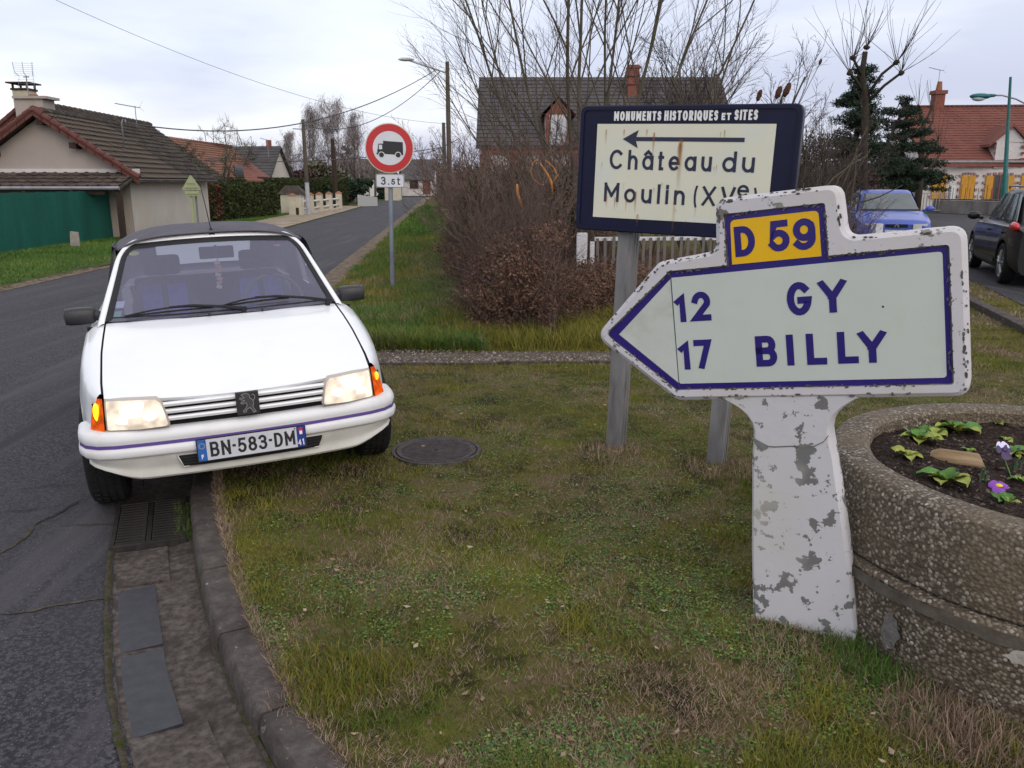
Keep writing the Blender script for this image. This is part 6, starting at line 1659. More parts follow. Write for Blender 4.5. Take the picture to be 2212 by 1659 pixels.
m_redt = nmat('red_clay_tile', [(.3, (.140, .052, .042)), (.7, (.190, .075, .060))], scale=1.2, rough=.85, detail=8, spec=.2, mix2=[(3, .55, .75, (.17, .07, .05))])
m_slate_r = nmat('slate_roof', [(.3, (.050, .045, .049)), (.7, (.085, .078, .082))], scale=1.5, rough=.7, detail=8, spec=.2, mix2=[(1.1, .5, .75, (.085, .074, .066))])
m_brick = nmat('red_brick', [(.3, (.15, .050, .038)), (.7, (.23, .085, .065))], scale=6, rough=.9, mix2=(20, .6, .75, (.28, .16, .13)))
m_wall_w = nmat('weathered_white_wall', [(.3, (.46, .43, .43)), (.7, (.58, .55, .54))], scale=1.4, rough=.9, detail=8, bump=.3, bscale=12, mix2=[(5, .56, .75, (.40, .34, .33))])
m_frw = mat('frame_white', (.55, .55, .55), .5)
# third house: brown-red roof, gable verge towards us
a3 = W(348, 294, 44); b3 = W(532, 393, 48)
h3 = empty('house', (a3.x, 44, ROAD)); tag(h3, 'house with reddish brown roof and cream walls above the clipped hedge', 'house')
ez3 = W(458, 390, 43).z - ROAD; rz3 = a3.z - ROAD; run = W(458, 390, 43).x - a3.x; L3 = 10.5; sh = -.02
p = [(0, 0, rz3), (sh * L3, L3, rz3), (sh * L3 + run * 1.08, L3, ez3), (run * 1.02, 0, ez3)]
mb = MB(); mb.hexa([(x, y, z - .14) for x, y, z in p] + p); p2 = [(-x, y, z) for x, y, z in p]; mb.hexa([(x, y, z - .14) for x, y, z in p2] + p2); mb.build('roof', m_redt, h3)
roof_tiles(h3, Vector(p[0]) + Vector((0, 0, .03)), Vector(p[1]) - Vector(p[0]), Vector(p[3]) - Vector(p[0]), 30, 16, nmat('faded_red_tile', [(.3, (.17, .075, .050)), (.7, (.24, .115, .078))], scale=2.5, rough=.9, mix2=(3, .5, .7, (.15, .10, .07))), join=True)
mb = MB(); mb.face([(-run * .9, .3, 0), (run * .92, .3, 0), (run * .92, .3, ez3), (0, .3, rz3 - .15), (-run * .9, .3, ez3)]); mb.face([(run * .92, .3, 0), (run * .92, L3, 0), (run * .92, L3, ez3 + .1), (run * .92, .3, ez3 + .1)]); mb.build('wall', nmat('cream_wall', [(.3, (.48, .42, .32)), (.7, (.56, .50, .40))], scale=2, rough=.9), h3)
mb = MB(); v0, v1 = Vector((0, -.03, rz3 + .02)), Vector((run * 1.02, -.03, ez3 + .02)); mb.hexa([v0 + Vector((0, 0, -.26)), v1 + Vector((0, 0, -.26)), v1 + Vector((0, .04, -.26)), v0 + Vector((0, .04, -.26)), v0, v1, v1 + Vector((0, .04, 0)), v0 + Vector((0, .04, 0))]); mb.build('bargeboard', m_wht2, h3)
for (y0, z0, w_, hh) in ((3.2, .9, 1.5, 1.0), (7.4, .0, 2.2, 1.35)):
    mb = MB(); x0 = run * .92 + .03; mb.box((x0, y0 + w_ / 2, z0 + hh / 2 + .7), (.06, w_, hh)); o = mb.build('window' if z0 else 'garage_door', m_win if z0 else m_wood_d, h3)
# fourth: dark slate roof with white gable
e4, P4, z4, n4 = house('house', 'white house under a dark slate roof beyond the hedge', W(440, 389, 60), W(584, 389, 59.4), 4.6, 2.35, m_rendw, m_slate_r, tiles=(36, 12, m_slate_r))
mb = MB(); mb.box(P4(n4 - .9, 2.3, z4 + 2.5), (.3, .3, .6)); mb.build('chimney', m_brick, e4)
opening(e4, P4, n4 * .45, z4 - .85, 1.6, .35, m_win, frame=m_frw)
P = W(580, 338, 60); yagi((P.x, 60, P.z), W(582, 302, 60).z - P.z, 'thin TV aerial on the slate roofed white house', .5)
# ---- clipped hedges
def leafshell(name, faces, m, dens, size, parent=None, jitter=.08, attr_lo=0):
    """many small leaf quads over rectangular faces: (origin, u, v)"""
    Vs = []; As = []
    for o, u, v in faces:
        o, u, v = map(Vector, (o, u, v)); n_ = int(u.length * v.length * dens); r1, r2 = RS.rand(n_), RS.rand(n_); nn = u.cross(v).normalized()
        base = np.array(o)[None] + r1[:, None] * np.array(u)[None] + r2[:, None] * np.array(v)[None] + (RS.rand(n_) - .5)[:, None] * 2 * jitter * np.array(nn)[None]
        a = RS.randn(n_, 3); a /= np.linalg.norm(a, axis=1)[:, None]; b = RS.randn(n_, 3); b -= (a * b).sum(1)[:, None] * a; b /= np.linalg.norm(b, axis=1)[:, None]
        s = size * (.5 + RS.rand(n_))[:, None]
        Vs.append(np.stack([base - a * s - b * s * .5, base + a * s - b * s * .5, base + a * s + b * s * .5, base - a * s + b * s * .5], 1).reshape(-1, 3)); As.append(np.repeat(RS.rand(n_), 4))
    V = np.concatenate(Vs); return npmesh(name, V, np.arange(len(V)).reshape(-1, 4), m, parent, attr=np.concatenate(As))
def leafcloud(name, blobs, m, n, size, parent=None, up=0.0, flat=1.0, attr=None):
    """leaf quads through ellipsoids: (centre, radii)"""
    w_ = np.array([b[1][0] * b[1][1] * b[1][2] for b in blobs]); w_ = w_ / w_.sum(); idx = RS.choice(len(blobs), n, p=w_)
    c = np.array([b[0] for b in blobs])[idx]; r = np.array([b[1] for b in blobs])[idx]
    d = RS.randn(n, 3); d /= np.linalg.norm(d, axis=1)[:, None]; q_ = RS.rand(n)[:, None] ** .45; base = c + d * r * q_
    a = RS.randn(n, 3); a /= np.linalg.norm(a, axis=1)[:, None]; b = RS.randn(n, 3); b -= (a * b).sum(1)[:, None] * a; b /= np.linalg.norm(b, axis=1)[:, None]
    s = size * (.5 + RS.rand(n))[:, None]; b = b * flat
    V = np.stack([base - a * s - b * s * .5, base + a * s - b * s * .5, base + a * s + b * s * .5, base - a * s + b * s * .5], 1).reshape(-1, 3)
    return npmesh(name, V, np.arange(len(V)).reshape(-1, 4), m, parent, attr=np.repeat(RS.rand(n), 4))
m_hg = nmat('hedge_green', [(0, (.014, .022, .008)), (.5, (.034, .046, .014)), (1, (.070, .080, .028))], attr='rnd', rough=.8, spec=.15)
m_hb = nmat('hedge_brown', [(0, (.035, .016, .012)), (.5, (.085, .040, .028)), (1, (.14, .065, .040))], attr='rnd', rough=.9, spec=.1)
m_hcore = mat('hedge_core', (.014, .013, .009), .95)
def hedge(x0, y0, x1, y1, th, h, mats, label, base=ROAD, dens=420, size=.045):
    e = empty('hedge', (x0, y0, base)); tag(e, label, 'hedge'); a = Vector((x1 - x0, y1 - y0, 0)); n_ = Vector((-a.y, a.x, 0)).normalized() * th
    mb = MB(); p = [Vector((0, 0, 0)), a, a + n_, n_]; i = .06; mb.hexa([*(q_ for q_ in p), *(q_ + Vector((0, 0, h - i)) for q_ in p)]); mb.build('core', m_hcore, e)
    k = 0
    for f0_, f1_, m in mats:
        o = a * f0_; u = a * (f1_ - f0_); H_ = Vector((0, 0, h)); leafshell('foliage', [(o - n_ * .04, u, H_), (o + H_, u, n_), (o, n_, H_), (o + u, n_, H_)], m, dens, size, e, jitter=.09)
    return e
hA_ = G(418, 486, ROAD); 
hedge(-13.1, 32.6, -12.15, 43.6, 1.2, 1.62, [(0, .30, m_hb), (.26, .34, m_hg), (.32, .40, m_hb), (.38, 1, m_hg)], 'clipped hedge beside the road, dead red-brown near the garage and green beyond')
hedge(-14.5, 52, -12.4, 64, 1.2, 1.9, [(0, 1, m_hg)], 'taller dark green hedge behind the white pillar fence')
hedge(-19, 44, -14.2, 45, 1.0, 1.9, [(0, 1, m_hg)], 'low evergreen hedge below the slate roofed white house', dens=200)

# ---- pillar fence with letterbox
m_pil = nmat('pillar_cream', [(.3, (.46, .42, .33)), (.7, (.56, .52, .42))], scale=3, rough=.85)
pf = empty('pillar_fence', (-11.9, 45.6, ROAD)); tag(pf, 'garden fence of cream pillars with red caps and white rails along the footway', 'fence')
pts = [W(x, 448, y) for x, y in ((648, 45.0), (671, 47.3), (694, 49.6), (717, 52.0), (741, 54.6))]
pp = []
for (px, Y) in ((633, 44.2), (671, 47.0), (691, 49.2), (712, 51.8), (733, 54.6)):
    q_ = W(px, 450, Y); pp.append(Vector((q_.x + 11.9, Y - 45.6, 0)))
for p in pp:
    mb = MB(); mb.box((p.x, p.y, .52), (.34, .34, 1.04)); o = mb.build('pillar', m_pil, pf); mb = MB(); mb.hexa([(p.x - .21, p.y - .21, 1.04), (p.x + .21, p.y - .21, 1.04), (p.x + .21, p.y + .21, 1.04), (p.x - .21, p.y + .21, 1.04), (p.x - .03, p.y - .03, 1.17), (p.x + .03, p.y - .03, 1.17), (p.x + .03, p.y + .03, 1.17), (p.x - .03, p.y + .03, 1.17)]); mb.build('cap', m_terra, o)
for a_, b_ in zip(pp, pp[1:]):
    for z in (.32, .70): mb = MB(); mb.tube([a_ + Vector((0, 0, z)), b_ + Vector((0, 0, z))], .06, 4); mb.build('rail', m_wht2, pf)
    mb = MB(); t_ = (b_ - a_); mb.hexa([a_ + Vector((-.08, 0, 0)), a_ + Vector((.08, 0, 0)), b_ + Vector((.08, 0, 0)), b_ + Vector((-.08, 0, 0)), a_ + Vector((-.08, 0, .15)), a_ + Vector((.08, 0, .15)), b_ + Vector((.08, 0, .15)), b_ + Vector((-.08, 0, .15))]); mb.build('plinth', m_pil, pf)
q_ = W(642, 452, 44.3); lb = empty('meter_cabinet', (q_.x, 44.3, ROAD)); tag(lb, 'small cream meter cabinet with a dark brown door at the hedge end', 'cabinet'); mb = MB(); mb.box((0, 0, .45), (.55, .35, .9)); mb.build('body', m_pil, lb); mb = MB(); mb.box((-.04, -.19, .22), (.34, .04, .42)); mb.build('door', m_wood_d, lb)
q_ = W(653, 440, 44.9); gt = empty('garden_gate', (q_.x, 44.9, ROAD)); tag(gt, 'white garden gate between the meter cabinet and the first pole', 'gate')
for k in range(4): mb = MB(); mb.box((-.22 + k * .14, 0, .5), (.04, .03, .9)); mb.build('bar', m_frw, gt)
mb = MB(); mb.box((0, 0, .25), (.55, .04, .05)); mb.box((0, 0, .8), (.55, .04, .05)); mb.build('rail', m_frw, gt)
q_ = W(633, 432, 46.5); rf = empty('shed', (q_.x, 46.5, ROAD)); tag(rf, 'little shed with a dark hipped roof just behind the hedge end', 'shed'); mb = MB(); mb.box((0, 0, .55), (1.1, 1.0, 1.1)); mb.build('wall', m_pil, rf); mb = MB(); mb.hexa([(-.7, -.6, 1.1), (.7, -.6, 1.1), (.7, .6, 1.1), (-.7, .6, 1.1), (-.35, -.1, 1.55), (.35, -.1, 1.55), (.35, .1, 1.55), (-.35, .1, 1.55)]); mb.build('roof', m_tileg, rf)
# low white wall and further bits
q0, q1 = W(773, 446, 62), W(815, 444, 64); lw = empty('low_wall', (q0.x, 62, ROAD)); tag(lw, 'low white garden wall on the left near the end of the street', 'wall'); mb = MB(); dx_ = q1.x - q0.x; mb.hexa([(0, 0, 0), (dx_, 2, 0), (dx_, 2.2, 0), (0, .2, 0), (0, 0, .85), (dx_, 2, .62), (dx_, 2.2, .62), (0, .2, .85)]); mb.build('wall', mat('wall_dull_white', (.38, .38, .37), .8), lw)
q0 = W(850, 440, 84); lw = empty('wall', (q0.x, 84, ROAD)); tag(lw, 'short cream wall end near the far junction', 'wall'); mb = MB(); mb.box((0, 0, .8), (1.6, .4, 1.6)); mb.build('wall_body', m_pil, lw)

# ================================================================= FAR END OF THE STREET
e5, P5, z5, n5 = house('house', 'pale low house with a dark roof closing the far end of the street', W(863, 388, 112), W(938, 389, 112), 9, 2.7, m_wall_w, m_slate_r)
opening(e5, P5, n5 * .66, .2, 1.0, 2.0, m_brick, 'door'); opening(e5, P5, n5 * .3, 1.0, 1.0, 1.1, m_win, frame=m_brick)
e6, P6, z6, n6 = house('house', 'white gabled house partly hidden behind the lorry sign pole', W(795, 386, 104), W(864, 386, 106), 8, 2.4, m_frw, m_tileg)
mb = MB(); mb.box(P6(n6 * .55, 3.5, z6 + 2.6), (.6, .6, 1.0)); mb.build('chimney', m_brick, e6); opening(e6, P6, n6 * .55, .9, 1.2, 1.0, m_brick)
e7, P7, z7, n7 = house('house', 'long dark roofed house left of the far junction', W(722, 388, 100), W(800, 388, 101), 8, 2.5, m_wall_w, m_tileg)
# ================================================================= RIGHT SIDE BUILDINGS
# slate-roofed brick house behind the tree
e8, P8, z8, n8 = house('house', 'old slate roofed house with brick dormer and chimney behind the bare tree', W(1028, 316, 36), W(1600, 308, 36), 8.4, 3.2, m_wall_w, m_slate_r, base=0, tiles=(60, 18, m_slate_r), over=.18)
for zz in (z8 - .18, z8 - 1.5): mb = MB(); mb.box(P8(n8 / 2, .12, zz), (n8 - .5, .10, .28 if zz > z8 - 1 else .15)); mb.build('brick_band', m_brick, e8)
for k in range(9): mb = MB(); a_ = .35 + k * n8 / 8.6; mb.box(P8(a_, .13, (z8 - .3) / 2), (.42, .09, z8 - .32)); mb.build('brick_pier', m_brick, e8)
for a_ in (3.0, 5.4, 8.2): opening(e8, P8, a_, .9, .9, 1.3, m_win, frame=m_brick, y=.10)
P = W(1206, 278, 36); da = (P.x - W(1028, 316, 36).x)
dm = MB(); dm.box(P8(da, .9, z8 + .55), (1.05, 1.6, 1.5)); d_ = dm.build('dormer', m_wall_w, e8)
mb = MB(); c = [P8(da - .75, .0, z8 + 1.25), P8(da + .75, .0, z8 + 1.25), P8(da + .75, 2.4, z8 + 1.25), P8(da - .75, 2.4, z8 + 1.25)]; t0, t1 = P8(da, .0, z8 + 2.0), P8(da, 3.0, z8 + 2.0); mb.face([c[0], t0, t1, c[3]]); mb.face([c[1], t0, t1, c[2]]); mb.build('dormer_roof', m_brick, d_)
mb = MB(); mb.face([P8(da - .52, .08, z8 + 1.28), P8(da + .52, .08, z8 + 1.28), P8(da, .08, z8 + 1.9)]); mb.build('dormer_gable', m_brick, d_)
for sx_ in (-1, 1): mb = MB(); mb.box(P8(da + sx_ * .45, .07, z8 + .55), (.15, .1, 1.45)); mb.build('dormer_jamb', m_brick, d_)
mb = MB(); mb.box(P8(da, .06, z8 + .5), (.62, .05, 1.15)); mb.build('dormer_window', mat('pale_blind', (.40, .41, .45), .4), d_)
P = W(1372, 180, 38.5); cx_ = P.x - W(1028, 316, 36).x; mb = MB(); mb.box(P8(cx_, 3.2, W(1372, 190, 39.2).z), (.48, .55, 1.9)); chm = mb.build('chimney', m_brick, e8)
for zz in (.0, .35, .7): mb = MB(); mb.box(P8(cx_, 3.2, W(1372, 190, 39.2).z + .85 - zz), (.60 - zz * .1, .66, .07)); mb.build('brick_course', m_brick, chm)
# red-roofed house with yellow shutters
eR0 = W(1990, 349, 51); eR1 = W(2440, 343, 50)
e9, P9, z9, n9 = house('house', 'white house with red tiled roof and ochre shutters across the square', eR0, eR1, 8.0, 3.4, m_wall_w, m_redt, base=-.05, tiles=(70, 22, m_redt), over=.15)
m_och = nmat('ochre_shutter', [(.3, (.42, .20, .020)), (.7, (.52, .26, .035))], scale=5, rough=.6)
def a9(px): return (W(px, 400, 50.6) - eR0).x
for px0, px1, opn in ((2022, 2050, 0), (2081, 2110, 0), (2132, 2190, 1), (2205, 2240, 0)):
    x0, x1 = a9(px0), a9(px1); zb_, zt_ = W(2050, 430, 50.6).z + .05, W(2050, 380, 50.6).z + .05
    if not opn:
        for s0, s1 in ((x0, (x0 + x1) / 2 - .01), ((x0 + x1) / 2 + .01, x1)): opening(e9, P9, s0, zb_, s1 - s0, zt_ - zb_, m_och, 'shutter', y=.06)
    else:
        ww = (x1 - x0) * .26; opening(e9, P9, x0, zb_, ww, zt_ - zb_, m_och, 'shutter', y=.06); opening(e9, P9, x1 - ww, zb_, ww, zt_ - zb_, m_och, 'shutter', y=.06); opening(e9, P9, x0 + ww + .08, zb_, x1 - x0 - 2 * ww - .16, zt_ - zb_, m_win, 'window', frame=m_brick, y=.10)
    mb = MB()
    for sx_, xx in ((-1, x0 - .07), (1, x1 + .07)):
        for k in range(4): mb.box(P9(xx + sx_ * (.03 if k % 2 else .0), .12, zb_ + .15 + k * .40), (.14 if k % 2 else .22, .08, .13))
    for k in range(5): mb.box(P9(x0 + (x1 - x0) * (k + .5) / 5, .12, zt_ + .10 + .04 * math.sin(pi * (k + .5) / 5)), ((x1 - x0) / 5 * .6, .08, .14))
    tag(mb.build('brick_quoins', nmat('pale_brick', [(.3, (.26, .14, .12)), (.7, (.34, .20, .17))], scale=5, rough=.9), e9), kind='stuff')
mb = MB(); mb.tube([P9(0, -.08, z9 - .02), P9(n9, -.08, z9 - .02)], .07, 6); mb.build('gutter', m_zinc, e9)
mb = MB(); mb.box(P9(n9 / 2, .10, z9 - .2), (n9 - .4, .1, .2)); mb.build('brick_cornice', m_brick, e9)
da = a9(2172); dz0 = z9
mb = MB(); mb.box(P9(da, 1.1, dz0 + .35), (1.75, 2.0, 1.5)); d_ = mb.build('dormer', m_wall_w, e9); mb = MB(); mb.face([P9(da - .87, .08, dz0 + 1.1), P9(da + .87, .08, dz0 + 1.1), P9(da, .08, dz0 + 1.95)]); mb.build('dormer_gable', m_wall_w, d_)
for sx_ in (-1, 1):
    mb = MB(); c0_, c1_ = Vector(P9(da, -.1, dz0 + 2.12)), Vector(P9(da + sx_ * 1.25, -.1, dz0 + .98)); b_ = Vector(P9(0, 3.4, 0)) - Vector(P9(0, 0, 0)); mb.hexa([c0_ + Vector((0, 0, -.16)), c1_ + Vector((0, 0, -.16)), c1_ + b_ * .4 + Vector((0, 0, -.16)), c0_ + b_ + Vector((0, 0, -.16)), c0_, c1_, c1_ + b_ * .4, c0_ + b_]); mb.build('dormer_roof', m_redt, d_)
    for k in range(4): mb = MB(); mb.box(P9(da + sx_ * .78, .06, dz0 - .25 + k * .36), (.26 if k % 2 else .18, .06, .15)); mb.build('brick_quoin', m_brick, d_)
mb = MB()
for k in range(40): mb.box(P9(n9 * (k + .5) / 40, 4.0, z9 + 3.47), (n9 / 40 * .8, .2, .10))
tag(mb.build('ridge_tiles', m_redt, e9), kind='stuff')
P = W(2003, 262, 55); mb = MB(); cz_ = P.z; bx_ = P9((P.x - eR0.x), 3.9, 0)
mb.box((bx_[0], bx_[1], cz_ - .6), (.85, .7, 2.2)); mb.box((bx_[0] + .05, bx_[1], cz_ + 1.0), (.60, .6, 1.6)); mb.box((bx_[0] + .05, bx_[1], cz_ + 1.75), (.78, .78, .22)); chm = mb.build('chimney', m_brick, e9)
mb = MB(); mb.tube([(bx_[0] + .05, bx_[1], cz_ + 1.85), (bx_[0] + .05, bx_[1], cz_ + 2.4)], [.2, .14], 8); mb.build('chimney_pot', m_terra, chm)
P = W(2021, 235, 55); yagi((P.x, 55, P.z - 1), W(2023, 150, 55).z - P.z + 1, 'tall TV aerial beside the chimney of the red roofed house', .7)
# brown-roofed outbuilding behind the blue car
e10, P10, z10, n10 = house('outbuilding', 'low outbuilding with a weathered brown tiled roof behind the blue car', W(1820, 409, 46), W(1985, 406, 46), 6, 1.25, m_rend, nmat('rusty_tile', [(.3, (.095, .048, .036)), (.7, (.15, .080, .058))], scale=2, rough=.9, mix2=[(.9, .45, .65, (.20, .095, .042))]), base=-.05, tiles=(36, 9, nmat('rusty_tile2', [(.3, (.10, .050, .038)), (.7, (.16, .085, .060))], scale=2, rough=.9, mix2=[(.9, .5, .65, (.21, .10, .045))])))
# low wall, gate and green strip in front
w0 = W(2012, 452, 46.5); w1 = W(2260, 466, 40.5); gw = empty('garden_wall', (w0.x, w0.y, 0)); tag(gw, 'low grey rendered garden wall with iron railing in front of the red roofed house', 'wall')
dv = w1 - w0; dv.z = 0; nn_ = Vector((-dv.y, dv.x, 0)).normalized() * .25
mb = MB(); p = [Vector((0, 0, -.1)), dv + Vector((0, 0, -.1)), dv + nn_ + Vector((0, 0, -.1)), nn_ + Vector((0, 0, -.1))]; mb.hexa([*p, *(q_ + Vector((0, 0, .78)) for q_ in p)]); mb.build('wall_body', nmat('grey_wall', [(.3, (.15, .135, .13)), (.7, (.23, .21, .205))], scale=1.5, rough=.9, mix2=(2, .5, .7, (.12, .10, .10), (1, 1, .2))), gw)
mb = MB(); mb.hexa([*(q_ * 1.0 + Vector((0, -.03, .80)) for q_ in p), *(q_ + Vector((0, 0, .86)) for q_ in p)]); mb.build('coping', m_kerb, gw)
for k in range(26): q_ = dv * (k + .5) / 26 + nn_ * .5; mb = MB(); mb.tube([q_ + Vector((0, 0, .7)), q_ + Vector((0, 0, 1.35 + .15 * (k % 3 == 0)))], .015, 4); mb.build('railing_bar', m_blkp, gw)
gq = W(1998, 455, 46); gg = empty('garden_gate', (gq.x, 46, -.05)); tag(gg, 'white and grey garden gate between two white posts before the ochre shutters', 'gate')
for x_ in (-.55, 1.35): mb = MB(); mb.box((x_, 0, .75), (.22, .22, 1.5)); mb.build('gate_post', m_frw, gg)
mb = MB(); mb.box((.4, 0, .2), (1.6, .05, .06)); mb.box((.4, 0, 1.1), (1.6, .05, .06)); mb.build('rail', m_zinc, gg)
for k in range(9): mb = MB(); mb.box((-.3 + k * .17, 0, .65), (.04, .03, .95)); mb.build('bar', m_zinc, gg)
mb = MB(); mb.grid([[(w0.x - 10, w0.y - .8, .012), (w0.x, w0.y - 1.2, .012), (w1.x, w1.y - 1.0, .012)], [(w0.x - 10, w0.y + 12, .03), (w0.x, w0.y + 12, .03), (w1.x, w1.y + 12, .03)]]); tag(mb.build('garden_ground', m_vgr), kind='structure')

# ================================================================= UTILITY POLES, LAMPS, WIRES
m_polew = nmat('pole_wood', [(.3, (.060, .048, .038)), (.7, (.11, .090, .072))], scale=4, rough=.9, stretch=(1, 1, .2))
def upole(px, pyt, pyb, Y, r, label, lower=None, lean=0.0, base=ROAD, m=None):
    b = W(px, pyb, Y); t = W(px + lean, pyt, Y); e = empty('utility_pole', (b.x, Y, base)); tag(e, label, 'pole')
    tl = Vector((t.x - b.x, 0, t.z - base)); mb = MB(); k = .35 if lower else 0
    mb.tube([Vector((0, 0, -.1)) if not lower else tl * k, tl * .7 if not lower else tl * .75, tl], [r * 1.1, r, r * .8], 8); mb.build('shaft', m or m_polew, e, smooth=40)
    if lower: mb = MB(); mb.tube([(0, 0, -.1), tl * k], r * 1.15, 8); mb.build('lower_shaft', lower, e, smooth=40)
    return e, Vector((t.x, Y, t.z))
m_alu = nmat('pole_pale', [(.3, (.33, .34, .38)), (.7, (.42, .43, .47))], scale=4, rough=.5)
eL, tL = upole(971, 133, 372, 36, .095, 'wooden pole carrying a street lamp at the left edge of the brambles', lean=-5)
tl_ = tL - Vector((eL.location.x, 36, ROAD)); arm_ = W(882, 130, 36) - Vector((eL.location.x, 36, ROAD)); st0 = W(948, 152, 36) - Vector((eL.location.x, 36, ROAD))
mb = MB(); mb.tube([tl_ + Vector((0, 0, -.45)), st0, arm_], .035, 6); mb.build('lamp_arm', m_alu, eL)
mb = MB(); mb.blob(arm_ + Vector((-.08, 0, .03)), (.34, .12, .075), n=12, m=8); mb.build('lamp_head', mat('lamp_grey', (.42, .43, .45), .5), eL, smooth=True)
e1_, t1_ = upole(667, 258, 461, 44.9, .10, 'wooden pole with a pale lower section beside the pillar fence', lower=m_alu, lean=-13)
e1b = e1_.location; mb = MB(); q_ = W(655, 279, 44.9) - e1b; mb.tube([q_ + Vector((-.55, 0, .02)), q_ + Vector((.5, 0, -.02))], .025, 4); mb.build('crossbar', m_zinc, e1_)
e2_, t2_ = upole(727, 300, 449, 56.5, .15, 'dark wooden pole standing at the end of the pillar fence', lean=-9, m=m_wood_d)
e3_, t3_ = upole(961, 265, 365, 52, .12, 'shorter wooden pole just left of the street lamp pole', lean=-3)
upole(944, 338, 372, 80, .10, 'small distant pole near the white house roof', lean=0); upole(811, 345, 440, 74, .10, 'thin pole standing on the left side near the low white wall'); upole(862, 300, 430, 92, .07, 'pale thin pole in front of the white gabled house') if False else None
m_wire = mat('wire_black', (.05, .05, .055), .6)
def wire(a, b, sag, r, label, n=26):
    a, b = Vector(a), Vector(b); pts = [a.lerp(b, k / n) - Vector((0, 0, sag * 4 * (k / n) * (1 - k / n))) for k in range(n + 1)]
    mb = MB(); mb.tube(pts, r, 4); return tag(mb.build('overhead_wire', m_wire), label, 'wire', 'overhead wires')
wire(WB, W(940, 152, 36), 1.05, .020, 'thick service wire from the garage roof to the street lamp pole')
wire(t1_ - Vector((0, 0, .25)), W(950, 155, 36), 1.0, .018, 'wire from the pale-footed pole up to the street lamp pole')
wire(W(-150, -130, 26), W(985, 268, 52), 1.15, .008, 'thin wire crossing the sky from the top left corner')
wire(W(440, 346, 44), W(955, 318, 52), .35, .022, 'low wire crossing in front of the birches')
wire(W(450, 342, 44), t2_ + Vector((0, 0, -.7)), .15, .018, 'low wire from the red roof to the dark pole')
wire(W(905, 334, 60), W(990, 300, 40), .1, .02, 'short wire between the lorry sign and the lamp pole')
# green street lamp on the right
b = W(2168, 470, 33); t = W(2183, 166, 33); lp = empty('street_lamp', (b.x, 33, 0)); tag(lp, 'tall teal street lamp post with a curved arm at the right', 'street lamp')
m_teal = nmat('teal_paint', [(.3, (.010, .095, .090)), (.7, (.016, .125, .118))], scale=5, rough=.45)
tl_ = Vector((t.x - b.x, 0, t.z)); mb = MB(); mb.tube([(0, 0, 0), tl_ * .35, tl_ * .36, tl_], [.13, .12, .085, .045], 10); mb.build('pole', m_teal, lp, smooth=40)
lh = W(2118, 208, 33) - lp.location; ar = [W(2140, 206, 33), W(2165, 206, 33), W(2195, 214, 33), W(2222, 228, 33)]
mb = MB(); mb.tube([q_ - lp.location for q_ in ar], .03, 6); mb.build('arm', m_zinc, lp, smooth=True)
mb = MB(); mb.blob(lh, (.42, .17, .11), n=14, m=8); mb.tube([lh + Vector((.3, 0, .02)), lh + Vector((.55, 0, .03))], [.07, .05], 8); mb.build('lamp_head', m_teal, lp, smooth=True); mb = MB(); mb.blob(lh + Vector((-.06, 0, -.05)), (.28, .14, .13), n=12, m=8); mb.build('diffuser', mat('diffuser', (.55, .57, .58), .3), lp, smooth=True)

